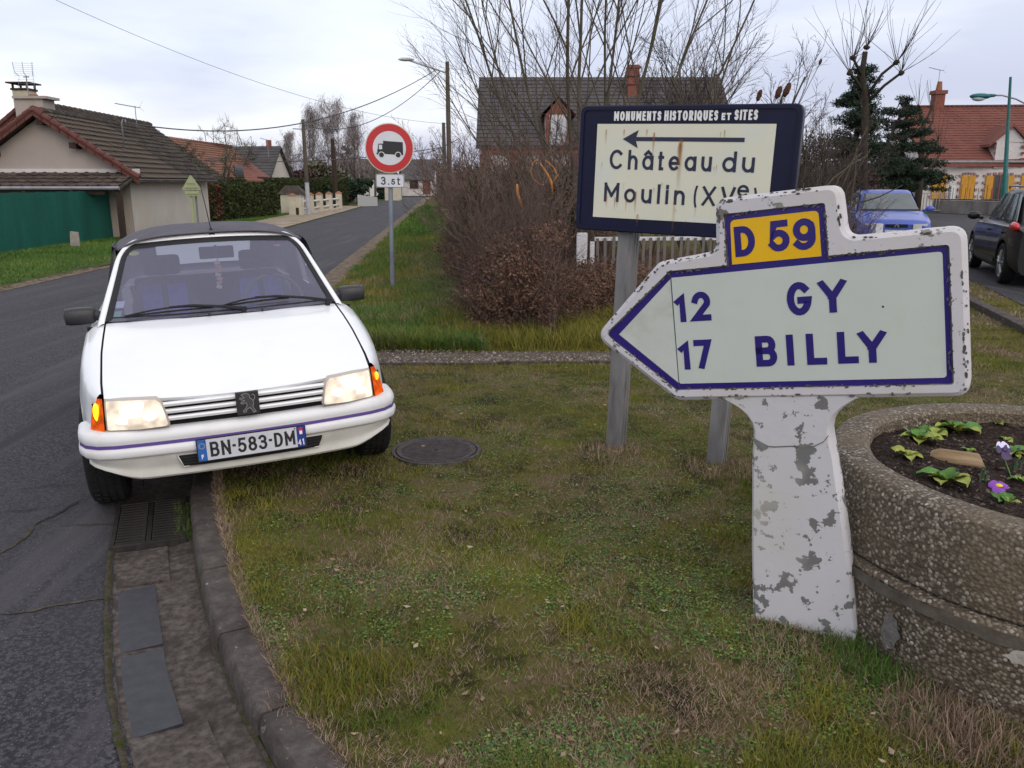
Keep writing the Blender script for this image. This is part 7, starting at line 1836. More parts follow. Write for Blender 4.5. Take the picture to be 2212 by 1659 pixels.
# ================================================================= OTHER CARS
def ring_se(w_, f, r, z, n=40, ex=.28, bow=0.0):
    pts = []
    for k in range(n):
        t = 2 * pi * k / n; c, s = math.cos(t), math.sin(t)
        x = w_ * math.copysign(abs(c) ** ex, c); y = (f + r) / 2 + (r - f) / 2 * math.copysign(abs(s) ** ex, s)
        if s < 0: y -= bow * (1 - (x / w_) ** 2) * abs(s)
        pts.append((x, y, z))
    return pts
def simple_car(name, label, loc_, rotz, paint, L_, hw, hbelt, hroof, wheel_r, scr, glass, bonnet_h=.70):
    """front at y=0, rear at y=L_; scr=(windscreen foot y, roof front y, roof rear y, tailgate foot y)"""
    e = empty(name, loc_, (0, 0, rotz)); tag(e, label, 'car')
    w1, w2 = L_ * .19, L_ * .835
    def sec(y, s):
        f = y / L_
        xo = hw * ip(f, [0, .03, .10, .25, .8, .95, 1.0], [.80, .90, .97, 1, 1, .95, .86]); xi = xo * ip(f, [0, .27, 1], [.84, .86, .80])
        zt = ip(y, [0, .12, .5, scr[0], L_ * .6, scr[3], L_], [bonnet_h - .10, bonnet_h, bonnet_h + .08, hbelt - .03, hbelt, hbelt, hbelt - .06])
        P = [(0, zt + .03), (xi * .6, zt + .022), (xi, zt - .005), (xo - .02, zt - .07), (xo, zt - .20), (xo, .50), (xo + .005, .40), (xo - .02, .26), (xo - .08, .20)]
        for wy in (w1, w2):
            d = abs(y - wy); R_ = wheel_r + .055
            if d < R_: za = wheel_r + math.sqrt(R_ * R_ - d * d); P = P[:3] + [(x, max(z, za)) for x, z in P[3:]]
        return [(s * x, y, z) for x, z in P]
    ys_ = sorted(set([0, .02, .06, .12, .2, .3] + [w + (wheel_r + .055) * math.cos(pi * k / 14) for w in (w1, w2) for k in range(15)] + list(np.linspace(.4, L_ - .1, 14)) + [L_ - .05, L_]))
    mb = MB()
    for s in (-1, 1): mb.grid([sec(y, s) for y in ys_])
    for y in (0, L_):
        a = sec(y, -1)[::-1] + sec(y, 1)[1:]; mb.face(a)
    body = mb.build('body', paint, e, smooth=38)
    wb = hw * .86; wr = hw * .70
    rings = [ring_se(wb, scr[0], scr[3], hbelt - .02, bow=.07), ring_se(lerp(wb, wr, .5), lerp(scr[0], scr[1], .5), lerp(scr[3], scr[2], .5) + .04, lerp(hbelt, hroof - .05, .5), bow=.06), ring_se(wr, scr[1], scr[2], hroof - .055, bow=.05), ring_se(wr * .9, scr[1] + .08, scr[2] - .08, hroof - .012), ring_se(wr * .5, scr[1] + .4, scr[2] - .4, hroof), ring_se(.02, (scr[1] + scr[2]) / 2 - .02, (scr[1] + scr[2]) / 2 + .02, hroof)]
    mb = MB(); mb.grid(rings, close=True); roof = mb.build('roof', paint, e, smooth=50)
    def patch(c, name_, m, par=roof, n=8, bul=.0, ax='y'):
        rows = []; c = [Vector(q_) for q_ in c]
        for i in range(n + 1):
            v = i / n; rows.append([])
            for j in range(n + 1):
                u = j / n; p = (c[0] * (1 - u) + c[1] * u) * (1 - v) + (c[3] * (1 - u) + c[2] * u) * v
                k = bul * (1 - (2 * u - 1) ** 2)
                if ax == 'y': p.y += k
                else: p.x += k
                rows[-1].append(tuple(p))
        mb = MB(); mb.grid(rows); return mb.build(name_, m, par, smooth=True)
    zb, zr = hbelt + .02, hroof - .09
    def fy(z): t = (z - hbelt) / (hroof - .055 - hbelt); return lerp(scr[0], scr[1], t)
    def wx(z): t = (z - hbelt) / (hroof - .055 - hbelt); return lerp(wb, wr, t)
    def ry(z): t = (z - hbelt) / (hroof - .055 - hbelt); return lerp(scr[3], scr[2], t) + .04 * math.sin(pi * min(1, max(0, t)))
    patch([(-wx(zb) * .90, fy(zb) - .012, zb), (wx(zb) * .90, fy(zb) - .012, zb), (wx(zr) * .88, fy(zr) - .012, zr), (-wx(zr) * .88, fy(zr) - .012, zr)], 'windscreen', glass, bul=-.075)
    for s in (-1, 1):
        sp = [(.16, .50), (.53, .80), (.825, .93)]
        for a_, b_ in sp:
            ya0, yb0 = lerp(scr[0], scr[3], a_), lerp(scr[0], scr[3], b_); ya1, yb1 = lerp(scr[1], scr[2], max(0.04, (a_ - .12) * 1.1)), lerp(scr[1], scr[2], min(.96, b_ * 1.03))
            patch([(s * (wx(zb) + .012), ya0, zb), (s * (wx(zb) + .012), yb0, zb), (s * (wx(zr) + .016), yb1, zr), (s * (wx(zr) + .016), ya1, zr)], 'side_window', glass, ax='x', bul=s * .012)
        mb = MB(); mb.blob((s * (hw + .10), scr[0] + .28, hbelt + .03), (.11, .055, .075), 10, 8); mb.tube([(s * (hw - .06), scr[0] + .30, hbelt - .02), (s * (hw + .04), scr[0] + .28, hbelt + .01)], .03, 6); mb.build('door_mirror', paint, e, smooth=True)
        for yy in (lerp(scr[0], scr[3], .18), lerp(scr[0], scr[3], .53)):
            mb = MB(); mb.grid([[(s * (hw + .002), yy, z), (s * (hw + .002), yy + .010, z)] for z in (.42, hbelt - .20)]); mb.build('door_gap', m_void, body)
            mb = MB(); mb.box((s * (hw + .012), yy + .78, hbelt - .17), (.025, .16, .03)); mb.build('door_handle', paint, body)
    patch([(-wx(zb) * .8, ry(zb) + .014, zb + .03), (wx(zb) * .8, ry(zb) + .014, zb + .03), (wx(zr) * .8, ry(zr) + .014, zr), (-wx(zr) * .8, ry(zr) + .014, zr)], 'rear_window', glass, bul=.02)
    for wy in (w1, w2):
        for s in (-1, 1):
            we = empty('wheel', (s * (hw - .10), wy, wheel_r)); we.parent = e; R_ = wheel_r
            mb = MB(); mb.lathe([(R_ * .66, -.08), (R_ * .9, -.095), (R_ * .98, -.08), (R_, -.04), (R_, .04), (R_ * .98, .08), (R_ * .9, .095), (R_ * .66, .08), (R_ * .66, -.08)], axis='x', n=28); mb.build('tyre', m_tyre, we, smooth=40)
            mb = MB(); mb.lathe([(0, s * .04), (R_ * .66, s * .03), (R_ * .68, s * .085), (R_ * .60, s * .075)], axis='x', n=28)
            for k in range(5):
                a = 2 * pi * k / 5 + .3
                for da_ in (-.16, .16): mb.tube([(s * .085, .03 * math.cos(a), .03 * math.sin(a)), (s * .078, R_ * .62 * math.cos(a + da_), R_ * .62 * math.sin(a + da_))], .020, 4)
            mb.build('rim', m_hub, we, smooth=40)
    mb = MB(); mb.box((0, L_ / 2, .24), (hw * 1.5, L_ * .9, .08)); mb.build('underbody', m_void, e)
    return e
m_cglass = nmat('car_glass', [(.3, (.045, .060, .062)), (.7, (.075, .095, .095))], scale=2, rough=.08, spec=.9)
m_blue = nmat('blue_paint', [(.3, (.050, .085, .34)), (.7, (.062, .100, .39))], scale=2, rough=.35, metal=.0, spec=.3)
m_dark = nmat('black_metallic', [(.3, (.012, .012, .014)), (.7, (.018, .018, .020))], scale=3, rough=.45, spec=.22)
for mm_ in (m_blue, m_dark): mm_.node_tree.nodes['Principled BSDF'].inputs['Coat Weight'].default_value = .35
bc = simple_car('parked_car', 'blue hatchback parked facing us beyond the white post behind the signs', (9.22, 20.2, .01), rad(-15), m_blue, 4.1, .86, .93, 1.42, .28, (1.10, 1.90, 3.3, 3.95), m_cglass)
for s in (-1, 1):
    mb = MB(); mb.grid([[(s * (.36 + .34 * u), -.035 + .10 * u * u, z) for u in np.linspace(0, 1, 6)] for z in (.50, .58, .64)]); mb.build('headlight', mat('headlamp_clear', (.48, .48, .50), .15, 0, .8), bc, smooth=True)
mb = MB(); mb.grid([[(x, -.018 + .02 * (x / .3) ** 2, z) for x in (-.32, 0, .32)] for z in (.545, .625)]); mb.build('grille', m_void, bc)
mb = MB(); mb.tube([(-.05, -.035, .55), (0, -.04, .59), (.05, -.035, .55)], .008, 4); mb.tube([(-.05, -.035, .585), (0, -.04, .622), (.05, -.035, .585)], .008, 4); mb.build('badge', m_hub, bc)
mb = MB(); mb.grid(sweep([(-.02, .50), (.03, .49), (.05, .44), (.045, .34), (.0, .25), (-.05, .24)], path=[(p[0] * 1.07, p[1] - .02) for p in BP])); mb.build('bumper', m_blue, bc, smooth=50)
mb = MB(); mb.grid([[(x, -.085, z) for x in (-.42, .42)] for z in (.30, .36)]); mb.build('intake', m_void, bc)
mb = MB(); mb.box((0, -.075, .44), (.52, .012, .105)); mb.build('number_plate', m_pw, bc)
mb = MB(); mb.grid([[(x, 1.0 - .0 - .10 * (1 - (x / .7) ** 2), .905 + .02 * (1 - (x / .7) ** 2)), (x, 1.05 - .09 * (1 - (x / .7) ** 2), .955)] for x in np.linspace(-.68, .68, 10)]); mb.build('cowl', m_rub, bc)
dc = simple_car('parked_car', 'dark metallic hatchback cut by the right edge, parked facing away', (9.35, 16.9, .01), rad(180 - 19.5), m_dark, 4.25, .885, .98, 1.50, .325, (1.12, 1.95, 3.45, 4.05), m_cglass) if False else None
# the dark car faces away: its tail is nearest to us
hd = rad(19.5); fwd = Vector((math.sin(hd), math.cos(hd), 0)); left = Vector((-fwd.y, fwd.x, 0))
rw = Vector((7.98, 13.55, 0)); Ld = 4.25; org = rw - left * (.885 - .06) + fwd * (Ld * .835)
dc = simple_car('parked_car', 'dark metallic hatchback cut by the right edge of the picture, parked facing away', (org.x, org.y, .01), pi - hd, m_dark, Ld, .885, .98, 1.50, .325, (1.10, 1.95, 3.45, 4.05), m_cglass)
for s in (-1, 1):
    mb = MB(); mb.blob((s * .84, Ld - .17, .93), (.07, .19, .075), 12, 8); mb.build('tail_light', nmat('tail_red', [(.3, (.40, .012, .02)), (.7, (.55, .03, .04))], scale=12, rough=.15, spec=.7), dc, smooth=True)
    mb = MB(); mb.grid([[(s * .893, y, z) for y in (Ld * .30, Ld * .72)] for z in (.30, .38)]); mb.build('sill_trim', m_blkp, dc)
    mb = MB(); mb.tube([(s * .58, 2.0, 1.50), (s * .60, 2.1, 1.535), (s * .60, 3.3, 1.535), (s * .58, 3.4, 1.50)], .016, 6); mb.build('roof_rail', m_zinc, dc)

# ================================================================= FENCE WITH PICKETS
m_pick = nmat('grey_picket', [(.3, (.11, .095, .09)), (.7, (.19, .17, .16))], scale=6, rough=.9, stretch=(1, 1, .3)); m_pw2 = nmat('white_post', [(.3, (.50, .50, .54)), (.7, (.60, .60, .64))], scale=4, rough=.6, mix2=(9, .62, .75, (.25, .27, .22)))
fz = float(lawn_h(1.1, 13.4)); pk = empty('picket_fence', (1.10, 13.4, fz)); tag(pk, 'weathered picket fence with white posts and rail behind the road signs', 'fence')
gp0 = W(1256, 560, 13.4).x - 1.10; gp1 = W(1276, 560, 13.4).x - 1.10
top_z = W(1256, 503, 13.4).z - fz
for x_, w_ in ((gp0, .17),): mb = MB(); mb.box((x_, 0, top_z / 2 - .05), (w_, .12, top_z + .1)); mb.build('post', m_pw2, pk, bevel=.008)
mb = MB(); mb.box((gp1 + .02, .02, top_z / 2 - .12), (.07, .10, top_z - .04)); mb.build('post', m_pw2, pk, bevel=.005)
xe = W(1890, 500, 13.9).x - 1.10; mb = MB(); mb.box((xe, .4, top_z / 2 + .05), (.12, .12, top_z + .15)); mb.build('post', m_pw2, pk, bevel=.006)
def fl_(f): return (gp1 + .06 + (xe - gp1 - .12) * f, .02 + .4 * f)
for z_ in (top_z - .10, .22):
    a_, b_ = fl_(0), fl_(1); mb = MB(); mb.hexa([(a_[0], a_[1] + .03, z_ - .03), (b_[0], b_[1] + .03, z_ - .03), (b_[0], b_[1] + .07, z_ - .03), (a_[0], a_[1] + .07, z_ - .03), (a_[0], a_[1] + .03, z_ + .03), (b_[0], b_[1] + .03, z_ + .03), (b_[0], b_[1] + .07, z_ + .03), (a_[0], a_[1] + .07, z_ + .03)]); mb.build('rail', m_pw2 if z_ > .5 else m_pick, pk)
src = None
for k in range(38):
    x_, y_ = fl_((k + .5) / 38)
    if src is None: mb = MB(); mb.hexa([(-.024, -.01, 0), (.024, -.01, 0), (.024, .01, 0), (-.024, .01, 0), (-.022, -.01, top_z - .09), (.022, -.01, top_z - .09), (.022, .01, top_z - .09), (-.022, .01, top_z - .09)]); src = mb.build('picket', m_pick, pk); o = src
    else: o = clone(src, pk)
    o.location = (x_, y_ + .0, .01 + random.uniform(-.02, .02)); o.rotation_euler = (0, random.uniform(-.03, .03), 0)

# ================================================================= BARE TREES AND BRAMBLES
m_bark = nmat('bark_grey_green', [(.3, (.050, .044, .030)), (.5, (.085, .072, .052)), (.7, (.12, .10, .078))], scale=9, rough=.95, detail=8, stretch=(1, 1, .4), mix2=(3, .52, .72, (.085, .088, .045)))
m_twig = nmat('twig_brown', [(.3, (.060, .042, .036)), (.7, (.115, .085, .072))], scale=2, rough=.9)
m_twigd = nmat('twig_dark', [(.3, (.030, .022, .020)), (.7, (.062, .048, .042))], scale=2, rough=.9)
def rvec(): return Vector((random.gauss(0, 1), random.gauss(0, 1), random.gauss(0, 1))).normalized()
def limb(mb, p, d, L_, r0, r1, segs, up, wig, n):
    pts = [p.copy()]; rs = [r0]; d = d.normalized()
    for k in range(segs):
        d = (d + rvec() * wig + Vector((0, 0, up))).normalized(); p = p + d * (L_ / segs); pts.append(p.copy()); rs.append(lerp(r0, r1, (k + 1) / segs))
    mb.tube(pts, rs, n, cap=False); return pts
def branchy(mbs, p, d, L_, r, level, spec):
    """spec per level: (children, len ratio, spread, up, wiggle, segs, sides)"""
    ch, ratio, spread, up, wig, segs, n = spec[level][:7]
    pts = limb(mbs[min(level, len(mbs) - 1)], p, d, L_, r, r * (.35 if level + 1 < len(spec) else .25), segs, up, wig, n)
    if level + 1 >= len(spec): return
    for c in range(ch):
        f = .22 + .76 * (c + random.random() * .8) / ch; i = min(len(pts) - 2, int(f * (len(pts) - 1))); q_ = pts[i].lerp(pts[i + 1], f * (len(pts) - 1) - i); dd = (pts[i + 1] - pts[i]).normalized()
        side = rvec(); side = (side - dd * side.dot(dd)).normalized()
        nd = (dd * math.cos(spread) + side * math.sin(spread)).normalized()
        branchy(mbs, q_, nd, L_ * ratio * (1.1 - .55 * f) * random.uniform(.7, 1.2), max(r * .48 * (1 - .5 * f), spec[-1][7] if len(spec[-1]) > 7 else .002), level + 1, spec)
# main multi-stemmed tree
random.seed(21)
tz = 0.0; tx_, ty_ = 1.42, 14.9
mt = empty('bare_tree', (tx_, ty_, tz)); tag(mt, 'large bare multi-stemmed tree rising behind the blue sign out of the picture', 'tree')
trunk, twigs = MB(), MB()
spec = [(9, .50, .50, .05, .055, 11, 6), (8, .50, .52, .05, .09, 7, 4), (4, .55, .5, .03, .10, 4, 3, .0026), (0, 0, 0, .02, .10, 3, 3, .0022)]
fan = [(-.95, .35, 4.6, .036), (-.78, -.2, 5.6, .05), (-.50, .3, 6.2, .055), (-.30, -.3, 6.4, .06), (-.12, .1, 6.6, .062), (.06, .35, 6.4, .055), (.20, -.2, 6.4, .055), (.42, .1, 6.0, .05), (.72, -.1, 5.2, .045), (-1.15, -.1, 3.9, .030), (-.65, .6, 5.2, .045), (.05, -.6, 5.6, .045)]
for dx_, dy_, L_, r_ in fan:
    branchy([trunk, trunk, twigs, twigs], Vector((dx_ * .28, dy_ * .26, 0)), Vector((dx_ * (.95 if dx_ < 0 else 1.1), dy_, 1.25)), L_ * (1.05 if dx_ < -.7 else 1.14), r_ * .72, 0, spec)
trunk.build('stems', m_bark, mt, smooth=True); twigs.build('twigs', m_twig, mt)
def simple_tree(x, y, z, H_, label, name='bare_tree', stems=5, r=.05, m1=m_bark, m2=m_twigd, spread=.45, tw=.0045, dens=1.0, up=.04, cat='tree', group=None):
    e = empty(name, (x, y, z)); tag(e, label, cat, group); A, B = MB(), MB()
    sp = [(int(8 * dens), .50, .6, up, .08, 7, 5), (int(7 * dens), .5, .6, up, .12, 5, 3, ), (int(4 * dens), .5, .6, up, .12, 3, 3, tw), (0, 0, 0, .02, .12, 2, 3, tw)]
    for k in range(stems):
        a = 2 * pi * k / stems + random.random(); s = spread * random.uniform(.4, 1.1); branchy([A, B, B, B], Vector((0, 0, 0)), Vector((math.cos(a) * s, math.sin(a) * s, 1)), H_ * random.uniform(.8, 1.05), r, 0, sp)
    A.build('stems', m1, e, smooth=True); B.build('twigs', m2, e); return e
simple_tree(3.6, 15.2, 0, 3.6, 'twiggy shrub tree just right of the big bare tree above the blue sign', stems=6, r=.04, spread=.5, tw=.004)
simple_tree(5.0, 14.6, 0, 2.7, 'dense bare shrub showing at the right edge of the blue sign', name='bare_shrub', stems=8, r=.025, spread=.6, tw=.004, cat='shrub')
simple_tree(5.9, 16.4, 0, 2.0, 'tangled bare shrub left of the blue hatchback', name='bare_shrub', stems=8, r=.016, spread=.5, tw=.004, cat='shrub')
# dead brown seed heads on the shrub above the sign
for (px, py, sx_, lb_) in ((1682, 200, .9, 'brown seed head, middle one of the three above the blue sign'), (1700, 194, 1, 'largest brown seed head, rightmost of three above the blue sign'), (1640, 206, .8, 'brown seed head lowest and leftmost above the blue sign'), (1772, 134, .45, 'small dark seed head standing alone high above the sign corner')):
    P = W(px, py, 14.0); e = tag(MB.build((lambda m_: (m_.blob((0, 0, 0), (.05 * sx_, .05 * sx_, .12 * sx_), 8, 8, .25), m_)[1])(MB()), 'seed_head', nmat('seed_brown', [(.3, (.045, .018, .012)), (.7, (.10, .045, .030))], scale=30, rough=1, bump=.8)), lb_, 'seed head', 'brown seed heads above the blue sign')
    e.location = P; e.rotation_euler = (0, rad(18), 0)
    mb = MB(); mb.tube([(0, 0, -.1 * sx_), (-.1, 0, -.9)], .005, 4); mb.build('stalk', m_twigd, e)
simple_tree(4.15, 20.5, 0, 4.6, 'bare twiggy tree behind the top right corner of the tourist sign', stems=5, r=.05, spread=.38, tw=.0055, dens=1.15)
simple_tree(6.6, 19.0, 0, 2.7, 'bare grey shrub tree between the blue sign and the cedar', stems=6, r=.03, spread=.5, tw=.005)
simple_tree(8.4, 22.5, 0, 2.6, 'low bare tree in front of the cedar foot', stems=6, r=.03, spread=.6, tw=.005)
# pollarded tree with knots and whips
random.seed(5)
P0 = W(1862, 430, 23); pt = empty('pollard_tree', (P0.x, 23, 0)); tag(pt, 'pollarded tree with dark knobs and long thin whips in front of the conifer', 'tree')
def wl(px, py, Y=23): q_ = W(px, py, Y); return Vector((q_.x - P0.x, Y - 23, q_.z))
A, B = MB(), MB()
A.tube([wl(1862, 470), wl(1866, 400), wl(1868, 300), wl(1870, 220), wl(1862, 160), wl(1869, 112)], [.11, .10, .09, .085, .08, .07], 8)
limbs = [((1868, 215), (1905, 160), (1936, 135)), ((1870, 225), (1910, 185), (1946, 158)), ((1862, 165), (1850, 140), (1842, 125)), ((1862, 195), (1848, 172), (1836, 158))]
kn = [wl(1872, 102)]
for a_, b_, c_ in limbs:
    A.tube([wl(*a_), wl(*b_, 22.8), wl(*c_, 22.6)], [.045, .036, .032], 6); kn.append(wl(*c_, 22.6))
for k_ in kn: A.blob(k_, (.075, .075, .07), 8, 6, .35)
A.build('trunk', nmat('dark_bark', [(.3, (.024, .019, .014)), (.7, (.052, .042, .030))], scale=6, rough=1, bump=.6), pt, smooth=True)
for k_ in kn:
    for j in range(12):
        d = Vector((random.gauss(.18, .55), random.gauss(0, .45), 1.0)); limb(B, k_, d, random.uniform(.5, 2.0), .009, .0035, 7, .05, .13, 3)
B.build('whips', m_twigd, pt)
# slim pollard at the house corner
P0 = W(1985, 440, 38); sp2 = empty('pollard_tree', (P0.x, 38, 0)); tag(sp2, 'slim bare pollard in front of the left corner of the red roofed house', 'tree')
A, B = MB(), MB()
def wl2(px, py): q_ = W(px, py, 38); return Vector((q_.x - P0.x, 0, q_.z))
A.tube([wl2(1978, 470), wl2(1987, 400), wl2(1990, 340), wl2(1995, 262)], [.18, .15, .13, .10], 8)
for a_, c_ in (((1988, 385), (2030, 335)), ((1990, 350), (2026, 305)), ((1991, 330), (1965, 290)), ((1990, 300), (2015, 262)), ((1989, 370), (1962, 352)), ((1994, 270), (2012, 235)), ((1994, 268), (1984, 232))):
    A.tube([wl2(*a_), wl2((a_[0] + c_[0]) / 2, (a_[1] + c_[1]) / 2 + 3), wl2(*c_)], [.07, .055, .05], 5)
    for j in range(6): limb(B, wl2(*c_), Vector((random.gauss(0, .3), random.gauss(0, .3), 1)), random.uniform(.6, 1.6), .012, .005, 4, .05, .07, 3)
A.build('trunk', MC['dark_bark'], sp2, smooth=True); B.build('whips', m_twigd, sp2)
# dark cedar
m_cedar = nmat('cedar_needles', [(0, (.010, .018, .014)), (.5, (.022, .038, .026)), (1, (.055, .075, .045))], attr='rnd', rough=.8, spec=.1)
def conifer(px0, px1, pyt, pyb, Y, label, tiers, m, dens=1.0, irregular=.35, base=0, name='conifer_tree'):
    c = W((px0 + px1) / 2, pyb, Y); tp_ = W((px0 + px1) / 2, pyt, Y); hwid = (W(px1, pyb, Y).x - W(px0, pyb, Y).x) / 2; e = empty(name, (c.x, Y, base)); tag(e, label, 'tree'); H_ = tp_.z - base
    A = MB(); A.tube([(0, 0, -.1), (0, 0, H_ * .5), (0, 0, H_ * .97)], [.16, .10, .02], 6); bl = []
    zb = (c.z - base)
    for k in range(tiers):
        f = k / tiers; z = zb + (H_ - zb) * (f + .05); R_ = hwid * (1 - f) ** .62 * (.72 + .28 * math.sin(k * 2.4)) + .15
        for j in range(7):
            a = 2 * pi * j / 7 + k * 1.3; rr = R_ * random.uniform(1 - irregular, 1.12); zj = z + random.uniform(-.5, .5) * (H_ - zb) / tiers * 1.3; rise = random.uniform(-.10, .30)
            A.tube([(0, 0, zj - .1), (rr * math.cos(a), rr * math.sin(a), zj + rise * rr)], [.03, .008], 3)
            for q_ in (.35, .65, .92): bl.append(((rr * q_ * math.cos(a) + random.uniform(-.1, .1), rr * q_ * math.sin(a), zj + rise * rr * q_ - .05), (rr * .20 + .12, rr * .20 + .12, .10 + .07 * R_ * random.uniform(.4, 1.4))))
    A.build('trunk', m_twigd, e); leafcloud('foliage', bl, m, int(9000 * dens), .05 * Y / 34, e, flat=.45); return e
conifer(1748, 1930, 140, 410, 30, 'dark cedar standing behind the pollarded tree', 13, m_cedar, 3.2, .6)
conifer(1850, 2030, 212, 410, 33, 'layered dark conifer between the pollarded tree and the red roofed house', 8, m_cedar, 2.6, .6)
conifer(1925, 2050, 340, 405, 42, 'small dark bushy evergreen at the foot of the cedar by the outbuilding', 5, m_cedar, .6)
# brambles along the property line
random.seed(31)
m_bram = nmat('bramble_stem', [(0, (.065, .038, .034)), (.5, (.120, .076, .066)), (1, (.20, .14, .12))], attr='rnd', rough=.9)
m_bramt = nmat('shrub_twig_red', [(.3, (.085, .055, .046)), (.7, (.160, .112, .094))], scale=2, rough=.9)
m_dead = nmat('bramble_leaf', [(0, (.060, .030, .024)), (.4, (.110, .060, .045)), (.75, (.160, .090, .066)), (.92, (.20, .11, .065)), (1, (.075, .090, .035))], attr='rnd', rough=.9)
def arcs(name, N, fpos, hfun, m, parent, r=(.0035, .007), reach=.8, segs=6, droop=1.0):
    base = np.array([fpos() for _ in range(N)]); h = np.array([hfun(p) for p in base]); a = RS.rand(N) * 6.283; d = np.stack([np.cos(a), np.sin(a)], 1); rr = reach * (.2 + RS.rand(N)) ; rad_ = r[0] + (r[1] - r[0]) * RS.rand(N)
    t = np.linspace(0, 1, segs + 1); Vs = []; wob = RS.randn(N, segs + 1, 3) * .02
    cx = base[:, None, 0] + d[:, None, 0] * (rr[:, None] * t ** 1.6) ; cy = base[:, None, 1] + d[:, None, 1] * (rr[:, None] * t ** 1.6)
    cz = base[:, None, 2] + h[:, None] * (t * (1.9 - .9 * t * droop) / (1.9 - .9 * droop if droop < 1 else 1.0))
    Cn = np.stack([cx, cy, cz], 2) + wob; Rr = rad_[:, None] * (1 - .7 * t)[None]
    for ang in (0, 2.09, 4.19):
        o = np.stack([np.cos(ang) * Rr, np.sin(ang) * Rr, 0 * Rr], 2); Vs.append(Cn + o)
    V = np.stack(Vs, 2)       # N, segs+1, 3, 3
    V = V.reshape(-1, 3); idx = np.arange(N)[:, None] * (segs + 1) * 3; F_ = []
    for k in range(segs):
        for j in range(3):
            j2 = (j + 1) % 3; F_.append(np.concatenate([idx + k * 3 + j, idx + k * 3 + j2, idx + (k + 1) * 3 + j2, idx + (k + 1) * 3 + j], 1))
    return npmesh(name, V, np.concatenate(F_), m, parent, attr=np.repeat(RS.rand(N), (segs + 1) * 3))
def bx0(Y): return (963 - CXP) / F_PX * Y * .985 + np.where(np.asarray(Y) < 12, .16, 0.0) + .12 * np.sin(np.asarray(Y) * 2.3)
def bpos(y0, y1, wd):
    def f():
        for _ in range(8):
            y = y0 + (y1 - y0) * random.random() ** 1.5; x = float(bx0(y)) + .15 + random.random() * wd(y)
            if not (y < 13.5 and x > .45): break
        return (x, y, float(lawn_h(x, y)) - .02)
    return f
br = empty('bramble_thicket', (0, 12, 0)); tag(br, 'brown tangle of leafless brambles filling the bank right of the street', 'bush', kind='thing')
def kid(o):
    o.location = (-br.location.x, -br.location.y, 0); return o
wdn = lambda y: min(2.6, .5 + (y - 8.6) * .9)
kid(arcs('stems', 2100, bpos(8.9, 22, wdn), lambda p: random.uniform(.25, 1.3) * min(1, .30 + (p[0] - bx0(p[1])) * .9), m_bram, br, r=(.0025, .006), reach=1.0))
kid(arcs('arching_stems', 2600, bpos(9.0, 22, wdn), lambda p: random.uniform(.1, .9) * min(1, .3 + (p[0] - bx0(p[1])) * .9), m_bram, br, r=(.002, .0045), reach=2.0, segs=8))
kid(arcs('stems', 1600, bpos(20, 60, lambda y: 3.5), lambda p: random.uniform(.6, 2.4), m_bram, br, r=(.008, .018), reach=1.3))
kid(arcs('upright_twigs', 1500, bpos(9.4, 20, wdn), lambda p: random.uniform(1.0, 2.3) * min(1, .3 + (p[0] - bx0(p[1])) * .8), m_twig, br, r=(.003, .006), reach=.5, droop=.3))
blb = []
for k in range(420):
    y = 8.9 + 13 * random.random() ** 1.3; x = float(bx0(y)) + .10 + random.random() * wdn(y); hh = min(1, .25 + (x - float(bx0(y))) * .8) * (.35 if (y < 13.6 and x > .5) else 1); z = random.uniform(-.05, 1.15) * hh; q_ = random.uniform(.5, 1.2); blb.append(((x, y, z + .06), (.24 * q_, .30 * q_, .16 * q_)))
o = leafcloud('dead_leaves', blb, m_dead, 95000, .0125, br); kid(o); tag(o, kind='stuff')
blb = [((bx0(y) + 1.0 + random.random() * 2.0, y, random.uniform(.2, 1.9)), (.8, 1.0, .6)) for y in np.linspace(20, 62, 90)]
o = leafcloud('dead_leaves', blb, m_dead, 26000, .05, br); kid(o); tag(o, kind='stuff')
# dry grass and weeds behind and through the picket fence and under the brambles
x = .6 + 4.8 * RS.rand(24000); y = 12.2 + 4.5 * RS.rand(24000); n_ = len(x)
blades('dry_weeds', x, y, lawn_np(x, y), .15 + .55 * RS.rand(n_) * fbm(x, y, 1.1, 4), .008 + .006 * RS.rand(n_), .2 + .5 * RS.rand(n_), m_straw, 'tall dry weeds growing through and behind the picket fence', rnd=RS.rand(n_) * .55)
x = -.9 + 3.0 * RS.rand(26000); y = 8.0 + 2.0 * RS.rand(26000) ** .9; k = (x > bx0(y) - .25) & (fbm(x, y, 2.2, 14) > .38); x, y = x[k], y[k]; n_ = len(x)
blades('dry_weeds', x, y, lawn_np(x, y), .08 + .16 * RS.rand(n_), .005 + .004 * RS.rand(n_), .3 + .6 * RS.rand(n_), m_blade, 'yellow green grass along the front foot of the brambles', rnd=.3 + .7 * RS.rand(n_))
random.seed(44)
for k_, (x_, y_, h_, lb_) in enumerate(((-.25, 11.4, 1.9, 'reddish bare shrub at the left end of the bramble thicket'), (.45, 12.2, 2.2, 'dense reddish bare shrub in the middle of the bramble thicket'), (-.6, 14.5, 2.3, 'tall bare shrub behind the brambles nearest the street'), (.3, 16.5, 2.7, 'tall bare shrub in front of the slate roofed house wall'), (1.2, 16.0, 2.6, 'bare shrub behind the picket fence post under the dormer'), (-1.0, 18.5, 2.4, 'bare shrub near the foot of the lamp pole'), (2.6, 15.8, 2.5, 'bare shrub hidden behind the tourist sign'))):
    simple_tree(x_, y_, 0, h_, lb_, name='bare_shrub', stems=7, r=.016, spread=.75, tw=.0038, cat='shrub', m1=m_bramt, m2=m_bramt)
